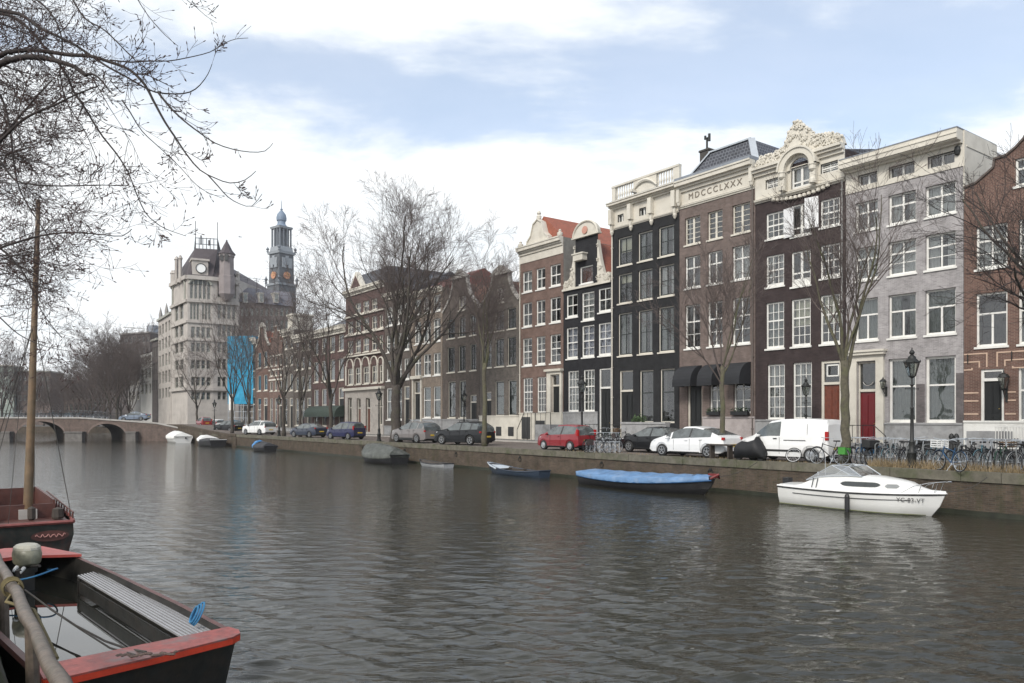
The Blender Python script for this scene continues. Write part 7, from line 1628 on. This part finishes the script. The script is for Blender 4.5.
        dl.build('door_seam', TRIM, root); sl.build('door_handle', TRIM if kind in ('van',) else body, root)
        if lower: sk_ = MB(); sk_.box(xr_ + r + .1, xf_ - r - .1, sg * (W / 2 - .01), sg * (W / 2 + .012), .24, .40); sk_.build('sill_cladding', lower, root)
        if roofrail: rr_ = MB(); rr_.tube([(-1.5, sg * .58, 1.62), (-1.3, sg * .6, 1.70), (-.2, sg * .6, 1.69), (0, sg * .58, 1.62)], .02, 6); rr_.build('roof_rail', ZINC, root)
    gr = MB(); gr.box(L / 2 - .04, L / 2 + .004, -.42, .42, .40, .52); gr.box(L / 2 - .16, L / 2 - .09, -.38, .38, .60, .70); gr.build('grille', TRIM, root)
    pl = MB(); pl.box(L / 2 + .005, L / 2 + .018, -.26, .26, .47, .58); pl.box(-L / 2 - .018, -L / 2 - .003, -.26, .26, .55, .66); pl.build('number_plate', PLATE, root)
    if S['pil']:
        bp = MB()
        for p in S['pil'][:1]:
            for sg in (1, -1):
                zb = float(np.interp(p, BX, BZ)); zt = smooth_top(p); w = half(p); wr = w * .97 - .26 if kind != 'van' else w * .97 - .13; bp.bar((p, sg * (w * .97 + .003), zb + .02), (p, sg * (wr + .016), zb + (zt - zb) * .85), .085, .006)
        bp.build('door_pillar', TRIM, root)
    return root
def park(o, xa, Dn, kind, label, z=STREET, grp='cars parked along the far quay', flip=False, yaw=0.):
    """xa: picture column of the bumper nearest the left, Dn: distance of the near flank"""
    L, W = SPEC[kind]['L'], SPEC[kind]['W']; a = Aof(xa, Dn) - L / 2; p = au(a, Dn + W / 2, z); o.location = p; o.rotation_euler = (0, 0, math.atan2(U[1], U[0]) + math.radians(yaw)); o['label'] = label; o['group'] = grp
WHT = paint('white_car_paint', (.74, .74, .73)); BLK = paint('black_car_paint', (.006, .0065, .008), .3, .15); RED = paint('red_car_paint', (.22, .012, .018)); NVY = paint('navy_car_paint', (.012, .014, .06), .3, .3); SIL = paint('bronze_silver_paint', (.17, .155, .15), .3); DBL = paint('dark_blue_car_paint', (.02, .028, .05)); GRB = paint('steel_blue_car_paint', (.16, .20, .26), .35)
park(make_car('van', 'x', WHT, 'delivery_van', 'van', hub='cap', lower=None), 737, 28.95, 'van', 'white windowless delivery van behind the leaning black bicycle', yaw=4)
bpy.data.objects['delivery_van']['group'] = 'vans parked along the far quay'
park(make_car('lift', 'x', WHT), 648.5, 28.75, 'lift', 'white liftback car between the black car and the delivery van', yaw=3)
sal = make_car('saloon', 'x', BLK); park(sal, 617, 30.75, 'saloon', 'black car half hidden behind the nose of the white liftback')
park(make_car('hatch', 'x', RED, hub='cap'), 535.5, 28.95, 'hatch', 'small red hatchback below the narrow black gabled house')
suvb = make_car('suv', 'x', BLK); park(suvb, 436.5, 29.2, 'suv', 'black sport utility car behind the slim upright tree', yaw=15)
park(make_car('suv', 'x', SIL, lower=TRIM, roofrail=True), 391.5, 28.9, 'suv', 'bronze grey sport utility car just right of the great bare tree', yaw=6)
park(make_car('mpv', 'x', NVY), 328.5, 28.9, 'mpv', 'navy blue people carrier left of the pavement lamp', yaw=15)
park(make_car('saloon', 'x', DBL), 292, 28.9, 'saloon', 'dark blue saloon car ahead of the navy people carrier', yaw=13)
wsuv = make_car('suv', 'x', WHT); park(wsuv, 245, 28.9, 'suv', 'white sport utility car left of the dark blue saloon', yaw=16)
c = copy_tree(suvb); park(c, 217, 30.4, 'suv', 'dark car parked at the foot of the bridge ramp', yaw=20)
wh = make_car('mpv', 'x', WHT); park(wh, 208, 33.5, 'mpv', 'white car in the side street under the corner office building', z=STREET + .2)
rd = make_car('hatch', 'x', RED, hub='cap'); park(rd, 195, 31.5, 'hatch', 'distant red car at the top of the bridge ramp', z=STREET + .62)
br_ = make_car('saloon', 'x', GRB); br_['label'] = 'steel blue saloon car driving over the arched bridge'; br_.location = ((135 - CX) / F * 121, 121, 3.0); br_.rotation_euler = (0, .045, PI)
# motor scooter under a black cover
root = empty('covered_scooter', 'scooter under a black cover in front of the white delivery van', 'scooter', au(Aof(747, 28.6), 28.75), ROT); R = random.Random(2); mb = MB(); rgs = []
for i, (x, w, z) in enumerate(((-.75, .08, .35), (-.62, .22, .72), (-.35, .30, .86), (.0, .32, .82), (.3, .33, .95), (.45, .36, 1.08), (.6, .28, .9), (.78, .2, .55), (.85, .06, .3))):
    rgs.append([(x + R.gauss(0, .015), w * math.cos(t) * (1.15 if math.sin(t) < .3 else 1) + R.gauss(0, .014), .10 + max(0, (z - .1) * (.5 + .5 * math.sin(t))) + R.gauss(0, .014)) for t in np.linspace(-PI / 2 + .3, PI * 1.5 - .3, 12)])
mb.loft(rgs, closed=False); autosmooth(mb.build('cover', mat('black_cover', (.009, .009, .010), .65, var=.3, bump=.3), root), 70)
for x in (-.55, .62):
    m = MB(); m.lathe([(.14, -.05), (.22, -.05), (.24, 0), (.22, .05), (.14, .05)], 16, caps=False).xf(Matrix.Translation((x, 0, .24)) @ Matrix.Rotation(PI / 2, 4, 'X')); m.build('wheel', TYRE, root)
# ------------------------------------------------------------------ bicycles
def make_bike(label, frame, basket=None, seatm=TRIM, low=False):
    root = empty('bicycle', label, 'bicycle'); r = .34; k = 5 if not low else 4; rear, front, bb = Vector((-.52, 0, r)), Vector((.56, 0, r)), Vector((-.08, 0, .29)); st, hd0, hd1 = Vector((-.26, 0, .82)), Vector((.36, 0, .62)), Vector((.31, 0, .86))
    f = MB()
    for a, b, w in ((bb, st, .017), (bb, hd0, .019), (st + (bb - st) * .25, hd1 - Vector((0, 0, .04)), .016), (hd0, hd1, .022), (st + (bb - st) * .2, rear, .011), (bb, rear, .012)): f.tube([a, b], w, k)
    fr = f.build('frame', frame, root)
    m = MB(); m.tube([hd1 + Vector((0, 0, .02)), hd0, Vector((.42, 0, .5)), front], .013, k); m.build('fork', frame, root)
    for nm, c in (('rear_wheel', rear), ('front_wheel', front)):
        m = MB(); m.tube([c + Vector((r * math.cos(t), 0, r * math.sin(t))) for t in np.linspace(0, 2 * PI, 22)], .019, 5, caps=False); w_ = m.build('wheel', TYRE, root)
        s_ = MB(); n_ = 14 if not low else 8
        for q in range(n_): a = 2 * PI * q / n_; s_.tube([c + Vector((0, .015 * (1 if q % 2 else -1), 0)), c + Vector((r * .93 * math.cos(a), 0, r * .93 * math.sin(a)))], .0035, 3, caps=False)
        s_.tube([c + Vector((r * .93 * math.cos(t), 0, r * .93 * math.sin(t))) for t in np.linspace(0, 2 * PI, 20)], .009, 4, caps=False); s_.tube([c - Vector((0, .05, 0)), c + Vector((0, .05, 0))], .022, 6); s_.build('rim', ZINC, w_)
        g = MB(); a0, a1 = (.2, 2.9) if c is rear else (.5, 2.6); g.tube([c + Vector(((r + .03) * math.cos(t), 0, (r + .03) * math.sin(t))) for t in np.linspace(a0, a1, 10)], .014, 4); g.build('mudguard', frame, root)
    m = MB(); m.tube([hd1, hd1 + Vector((-.03, 0, .20)), hd1 + Vector((-.02, 0, .22))], .012, k)
    m.tube([hd1 + Vector((-.26, -.29, .19)), hd1 + Vector((-.10, -.27, .23)), hd1 + Vector((.0, -.12, .22)), hd1 + Vector((.0, .12, .22)), hd1 + Vector((-.10, .27, .23)), hd1 + Vector((-.26, .29, .19))], .012, k); m.build('handlebar', ZINC, root)
    m = MB(); m.tube([st, st + Vector((-.03, 0, .12))], .012, 5); m.loft([[(-.42 + x, w * math.cos(t), .95 + .03 * math.sin(t)) for t in np.linspace(0, 2 * PI, 7)[:-1]] for x, w in ((0, .06), (.05, .095), (.12, .08), (.22, .03), (.27, .015))]); m.build('saddle', seatm, root)
    m = MB(); m.tube([Vector((-.82, -.07, .70)), Vector((-.36, -.07, .72))], .007, 4); m.tube([Vector((-.82, .07, .70)), Vector((-.36, .07, .72))], .007, 4); m.tube([Vector((-.70, .07, .7)), rear + Vector((0, .05, 0))], .006, 4); m.tube([Vector((-.70, -.07, .7)), rear + Vector((0, -.05, 0))], .006, 4); m.build('carrier', TRIM, root)
    m = MB(); m.tube([bb + Vector((0, -.06, 0)), bb + Vector((.1, -.07, -.13))], .009, 4); m.tube([bb + Vector((0, .06, 0)), bb + Vector((-.1, .07, .13))], .009, 4); m.box(.0, .14, -.16, -.08, .15, .17); m.lathe([(.0, -.01), (.09, -.01), (.09, .01), (0, .01)], 12).xf(Matrix.Translation((bb.x, -.05, bb.z)) @ Matrix.Rotation(PI / 2, 4, 'X')); m.build('crank', ZINC, root)
    if basket:
        kind, bm_ = basket; m = MB()
        if kind == 'crate':
            x0, x1, y, z0, z1 = .38, .74, .22, .82, 1.05
            for z in np.linspace(z0, z1, 4): m.box(x0, x1, -y, -y + .012, z - .02, z + .02); m.box(x0, x1, y - .012, y, z - .02, z + .02); m.box(x0, x0 + .012, -y + .012, y - .012, z - .02, z + .02); m.box(x1 - .012, x1, -y + .012, y - .012, z - .02, z + .02)
            for x in (x0, x1 - .02):
                for yy in (-y - .004, y - .016): m.box(x, x + .02, yy, yy + .02, z0, z1)
            m.box(x0 + .01, x1 - .01, -y + .013, y - .013, z0, z0 + .01); m.build('crate', bm_, root)
        elif kind == 'bag': 
            for sg in (-1, 1): m.box(-.78, -.48, sg * .08, sg * .20, .42, .70)
            m.build('pannier', bm_, root)
        elif kind == 'box': m.box(-.88, -.42, -.2, .2, .73, 1.0); m.box(-.89, -.41, -.21, .21, 1.0, 1.02); m.build('luggage_box', bm_, root)
    s_ = MB(); s_.tube([bb + Vector((-.1, .03, 0)), Vector((-.15, .2, .0))], .01, 4); s_.build('stand', ZINC, root)
    return root
BKP = mat('black_bike_paint', (.015, .015, .016), .35, var=.1); BLP = mat('blue_bike_paint', (.02, .07, .15), .35, var=.1); GRP = mat('grey_bike_paint', (.2, .21, .22), .4); GNP = mat('green_bike_paint', (.02, .07, .04), .4); TEP = mat('pale_teal_bike_paint', (.06, .13, .16), .4); RDP = mat('red_bike_paint', (.2, .02, .02), .4)
protos = [make_bike('x', BKP), make_bike('x', BLP, ('bag', mat('blue_pannier', (.025, .12, .26), .6))), make_bike('x', GRP), make_bike('x', BKP, ('box', mat('black_box', (.02, .02, .02), .5))), make_bike('x', GNP, ('crate', mat('brown_wicker', (.12, .075, .04), .8, var=.3, scale=20))), make_bike('x', TEP), make_bike('x', BKP, ('bag', mat('dark_pannier', (.04, .03, .028), .7)))]
white_crate = make_bike('x', BLP, ('crate', mat('white_crate_plastic', (.7, .7, .68), .5))); green_bag = make_bike('x', BKP, ('bag', mat('bright_green_pannier', (.04, .2, .025), .6)))
used_p = set(); R = random.Random(19)
def bike(kind, x, D, ang, label, z=STREET, lean=0., grp='bicycles parked on the far quay', pos=None, sc_=1.):
    src = protos[kind] if isinstance(kind, int) else kind
    if id(src) in used_p: o = copy_tree(src)
    else: o = src; used_p.add(id(src))
    o.location = pos if pos is not None else at(x, D, z); o.rotation_euler = (lean, 0, ang); o['label'] = label; o['group'] = grp; o.scale = (sc_,) * 3; return o
AN = math.atan2(N[1], N[0]); AU = math.atan2(-U[1], -U[0])
bike(green_bag, 829, 28.85, AU + PI, 'black bicycle with bright green pannier against the ochre trunk', lean=.08)
# the wheel and the frame lying before the van
root = empty('loose_bicycle_wheel', 'bare bicycle wheel standing against the side of the white van', 'wheel', at(792.5, 28.8, STREET + .02), AU)
m = MB(); m.tube([(.36 * math.cos(t), .07 * (1 + math.sin(t)), .30 + .29 * math.sin(t)) for t in np.linspace(0, 2 * PI, 26)], .02, 6, caps=False); m.build('tyre', TYRE, root)
m = MB(); m.tube([(.33 * math.cos(t), .07 * (1 + math.sin(t)), .30 + .265 * math.sin(t)) for t in np.linspace(0, 2 * PI, 26)], .014, 6, caps=False)
for q in range(14): a = 2 * PI * q / 14; m.tube([(0, .07, .30), (.33 * math.cos(a), .07 * (1 + math.sin(a)), .30 + .265 * math.sin(a))], .004, 3)
m.build('rim', mat('white_rim', (.6, .6, .6), .4), root)
COLN = {0: 'black bicycle', 1: 'blue bicycle with blue panniers', 2: 'grey bicycle', 3: 'black bicycle with a black luggage box', 4: 'dark green bicycle with a brown wicker crate', 5: 'pale teal bicycle', 6: 'black bicycle with dark panniers'}
ordn = ['first', 'second', 'third', 'fourth', 'fifth', 'sixth', 'seventh', 'eighth', 'ninth', 'tenth', 'eleventh', 'twelfth', 'thirteenth', 'fourteenth', 'fifteenth', 'sixteenth', 'seventeenth', 'eighteenth', 'nineteenth', 'twentieth', 'twenty-first', 'twenty-second', 'twenty-third', 'twenty-fourth']
seq = [(855, 6), (860, 0), (865, 1), (870, 1), (875, 0), (881, 3), (886, 2), (892, 5), (897, 0), (902, 2), (907, 0), (913, 3), (918, 6), (924, 0), (929, 2), (935, 5), (941, 0), (957, 0), (962, 2), (967, 6), (972, 0), (977, 6), (982, 0), (987, 5), (992, 2), (997, 0), (1003, 4), (1009, 6), (1015, 0), (1022, 3), (1029, 2), (1037, 0)]
SHORT = {0: 'black bicycle', 1: 'blue bicycle with blue panniers', 2: 'grey bicycle', 3: 'bicycle with black luggage box', 4: 'bicycle with brown wicker crate', 5: 'teal bicycle', 6: 'black bicycle with dark panniers'}
ordn += ['twenty-fifth', 'twenty-sixth', 'twenty-seventh', 'twenty-eighth', 'twenty-ninth', 'thirtieth', 'thirty-first', 'thirty-second', 'thirty-third']
for i, (x, k) in enumerate(seq):
    bike(k, x, 30.1 + R.uniform(-.25, .25), AN + (PI if R.random() < .5 else 0) + R.gauss(0, .22), '%s, %s from the ochre trunk' % (SHORT[k], ordn[i]), lean=R.gauss(0, .09), sc_=R.uniform(.96, 1.06))
bike(white_crate, 949, 28.62, AU + PI - .5, 'blue bicycle with white front crate standing on the quay coping', z=STREET + .01, lean=.05)
for i, (x, k, D) in enumerate(((593, 0, 29.2), (599, 6, 29.3), (606, 2, 29.2), (613, 0, 29.3))): bike(k, x, D, AN + R.gauss(0, .3), '%s, %s from the red hatchback at the low rack' % (SHORT[k], ordn[i]))
for i, (x, k) in enumerate(((604, 0), (612, 4), (622, 6))): bike(k, x, 38.6, AU + R.gauss(0, .1), '%s on the pavement before the black houses, %s of three' % (SHORT[k], ordn[i]), z=STREET + .11)
for i, (x, k) in enumerate(((453, 0), (461, 2))): bike(k, x, 34, AU, '%s, %s of two behind the black sport utility car' % (COLN[k], ordn[i]))
for i in range(26):    # along the bridge railing
    x = 8 + i * 3.9 + R.uniform(-.8, .8); X = (x - CX) / F * 117.2; z = tz(X) - .12; k = R.choice([0, 2, 5, 6, 0, 2]); bike(k, 0, 0, R.choice([0, PI]) + R.gauss(0, .25), '%s, %s from the left along the bridge railing' % (COLN[k], ordn[i]), grp='bicycles on the arched bridge', pos=(X, 117.2, z))
# steel rack
root = empty('bicycle_rack', 'long grey steel bicycle rack along the quay edge among the bicycles', 'rack', at(860, 29.5), ROT); m = MB(); x1_ = Aof(860, 29.5) - Aof(1050, 29.5)
for x in np.arange(0, x1_, .62): m.tube([(x, 0, 0), (x, 0, .82), (x, .12, .88), (x, .5, .88), (x, .55, .8), (x, .55, 0)], .022, 6)
m.build('rack_hoops', mat('rack_steel', (.17, .18, .18), .5), root); m = MB(); m.tube([(0, .3, .03), (x1_, .3, .03)], .03, 6); m.build('base_rail', ZINC, root)
root = empty('bicycle_rack', 'low grey steel rack just right of the red hatchback', 'rack', at(590, 28.9), ROT); m = MB()
for x in np.arange(0, 2.4, .4): m.tube([(x, 0, 0), (x, 0, .62), (x, .3, .62), (x, .3, 0)], .016, 5)
m.build('rack_hoops', ZINC, root); m = MB(); m.tube([(0, 0, .62), (2.2, 0, .62)], .016, 5); m.build('top_rail', ZINC, root)
# ------------------------------------------------------------------ street lamps
def make_lamp(label):
    root = empty('street_lamp', label, 'street lamp'); m = MB()
    m.lathe([(.20, 0), (.20, .12), (.15, .16), (.15, .55), (.17, .58), (.12, .64), (.10, .95), (.115, .98), (.07, 1.05), (.055, 2.2), (.07, 2.23), (.045, 2.28), (.04, 3.05), (.075, 3.09), (.035, 3.15), (.03, 3.34), (.09, 3.38), (.09, 3.42)], 14); autosmooth(m.build('post', IRON, root), 40)
    m = MB(); m.tube([(-.28, 0, 2.95), (.28, 0, 2.95)], .015, 6); m.lathe([(.0, -.03), (.03, 0), (0, .03)], 8, c=(.29, 0, 2.95)); m.lathe([(0, -.03), (.03, 0), (0, .03)], 8, c=(-.29, 0, 2.95)); m.build('ladder_bar', IRON, root)
    lg = MB(); z0, z1, r0, r1 = 3.42, 3.92, .13, .27; P6 = lambda r, z: [(r * math.cos(i * PI / 3), r * math.sin(i * PI / 3), z) for i in range(6)]
    lg.loft([P6(r0, z0), P6(r1, z1)], caps=(True, False)); g = lg.build('lantern_glass', glass('lantern_glass', (.75, .78, .74), .15), root)
    f = MB(); a, b = P6(r0, z0), P6(r1, z1)
    for i in range(6): f.tube([a[i], b[i]], .012, 4); f.tube([b[i], b[(i + 1) % 6]], .02, 4); f.tube([a[i], a[(i + 1) % 6]], .014, 4); f.lathe([(.02, 0), (.03, .04), (.0, .12)], 6, c=(b[i][0] * 1.03, b[i][1] * 1.03, z1))
    f.build('lantern_frame', IRON, root)
    h = MB(); h.lathe([(.29, 3.92), (.27, 3.95), (.17, 4.05), (.14, 4.08), (.14, 4.13), (.08, 4.18), (.05, 4.22), (.09, 4.26), (.10, 4.31), (.06, 4.37), (.02, 4.40), (.02, 4.47), (0, 4.49)], 12); autosmooth(h.build('lantern_roof', IRON, root), 50)
    b = MB(); b.lathe([(.02, 3.5), (.05, 3.54), (.05, 3.68), (.02, 3.72)], 8); b.build('bulb', mat('milk_glass', (.7, .7, .66), .3), root); return root
lamp = make_lamp('x'); GL = 'cast iron street lamps along the quay'
put(lamp, at(912, 29.1), .3, 'cast iron street lamp among the bicycles in front of the grey house', GL)
for x, D, lab, sc_ in ((582, 30.8, 'cast iron street lamp beside the rear of the red hatchback', 1), (379, 29.2, 'cast iron street lamp behind the navy people carrier', 1.0), (279, 29.4, 'cast iron street lamp over the white sport utility car', 1.0), (214.5, 29.6, 'distant cast iron street lamp at the bridge ramp', 1.0), (806, 38.2, 'cast iron street lamp behind the white delivery van', .92), (464, 37.6, 'cast iron street lamp behind the black sport utility car', 1.)):
    put(copy_tree(lamp), at(x, D), .3, lab, GL).scale = (sc_,) * 3
def wall_lamp(x, y, label, s_=1.):
    z = Zat(y, x); root = empty('wall_lamp', label, 'wall lamp', at(x, DF - .35, z), ROT, 'wall lanterns by the doors'); f = MB(); P6 = lambda r, z: [(r * math.cos(i * PI / 3), r * math.sin(i * PI / 3), z) for i in range(6)]
    MB().loft([P6(.09 * s_, -.18 * s_), P6(.16 * s_, .16 * s_)]).build('lantern_glass', glass('lantern_glass', (.75, .78, .74), .15), root); a, b = P6(.09 * s_, -.18 * s_), P6(.16 * s_, .16 * s_)
    for i in range(6): f.tube([a[i], b[i]], .012, 4)
    f.lathe([(.19 * s_, .16 * s_), (.12 * s_, .26 * s_), (.05, .30 * s_), (.03, .36 * s_), (0, .42 * s_)], 8); f.lathe([(0, -.34 * s_), (.05, -.24 * s_), (.1 * s_, -.18 * s_)], 8); f.build('lantern_frame', IRON, root)
    m = MB(); m.tube([(0, 0, -.3 * s_), (0, .14, -.45 * s_), (0, .34, -.35 * s_)], .018, 5); m.box(-.05, .05, .31, .345, -.6 * s_, -.1 * s_); m.build('bracket', IRON, root)
wall_lamp(883, 385, 'iron wall lantern right of the bright red door'); wall_lamp(1003.5, 383, 'large black wall lantern right of the black door', 1.5)
# bench, bin and quay plants
root = empty('bench', 'plain dark bench or plank table in front of the white liftback', 'bench', at(709, 28.75), ROT); root['label'] = 'plain dark plank bench standing before the white liftback'
m = MB(); m.box(0, 1.35, -.2, .2, .62, .68); m.build('seat', WOODD, root)
for x in (.14, 1.15): m = MB(); m.box(x, x + .08, -.15, .15, 0, .62); m.build('leg', WOODD, root)
m = MB(); R = random.Random(6)
GRS = MB()
for k in range(3200):
    x = R.choice([R.uniform(868, 968), R.uniform(868, 968), R.uniform(968, 1060), R.uniform(560, 868)]); D = DQ + R.uniform(.35, .75); p = at(x, D, STREET); h_ = R.uniform(.08, .42) if x > 868 else R.uniform(.03, .12); a = R.random() * 6.28; w = .012
    q = Vector((R.gauss(0, .12) * h_ * 2, R.gauss(0, .12) * h_ * 2, h_)); d = Vector((math.cos(a) * w, math.sin(a) * w, 0)); GRS.add([p - d, p + d, p + q], [(0, 1, 2)])
o = GRS.build('dry_grass', mat('dry_straw_grass', (.23, .175, .10), .9, var=.4, scale=3)); tag(o, 'dry straw coloured grass tufts along the quay edge under the bicycles', 'grass', kind='stuff')
for i, x in enumerate((951.5, 956.5)):   # two dark bollards among the bicycles
    root = empty('bollard', ('left' if i == 0 else 'right') + ' of two black round topped bollards between the rack and the grey house', 'bollard', at(x, 36.6), 0, 'black bollards before the grey house'); m = MB(); m.lathe([(.13, 0), (.13, .1), (.1, .14), (.085, .95), (.11, .98), (.11, 1.06), (.06, 1.16), (0, 1.19)], 12); autosmooth(m.build('post', IRON, root)); m = MB(); m.lathe([(.105, .8), (.112, .82), (.112, .86), (.105, .88)], 12, caps=False); m.build('band', IRON, root)
# ------------------------------------------------------------------ the damp air
mb = MB(); mb.box(-700, 420, -30, 420, -1.6, 98)
hm = bpy.data.materials.new('haze'); hm.use_nodes = True; nt = hm.node_tree; nt.nodes.remove(nt.nodes['Principled BSDF']); pv = nt.nodes.new('ShaderNodeVolumePrincipled')
pv.inputs['Color'].default_value = (.86, .88, .92, 1); pv.inputs['Density'].default_value = .00022; pv.inputs['Anisotropy'].default_value = .2; nt.links.new(pv.outputs[0], nt.nodes['Material Output'].inputs['Volume'])
o = mb.build('haze', hm); tag(o, kind='stuff')
scene.cycles.volume_step_rate = 5; scene.cycles.volume_max_steps = 64; scene.cycles.volume_bounces = 1
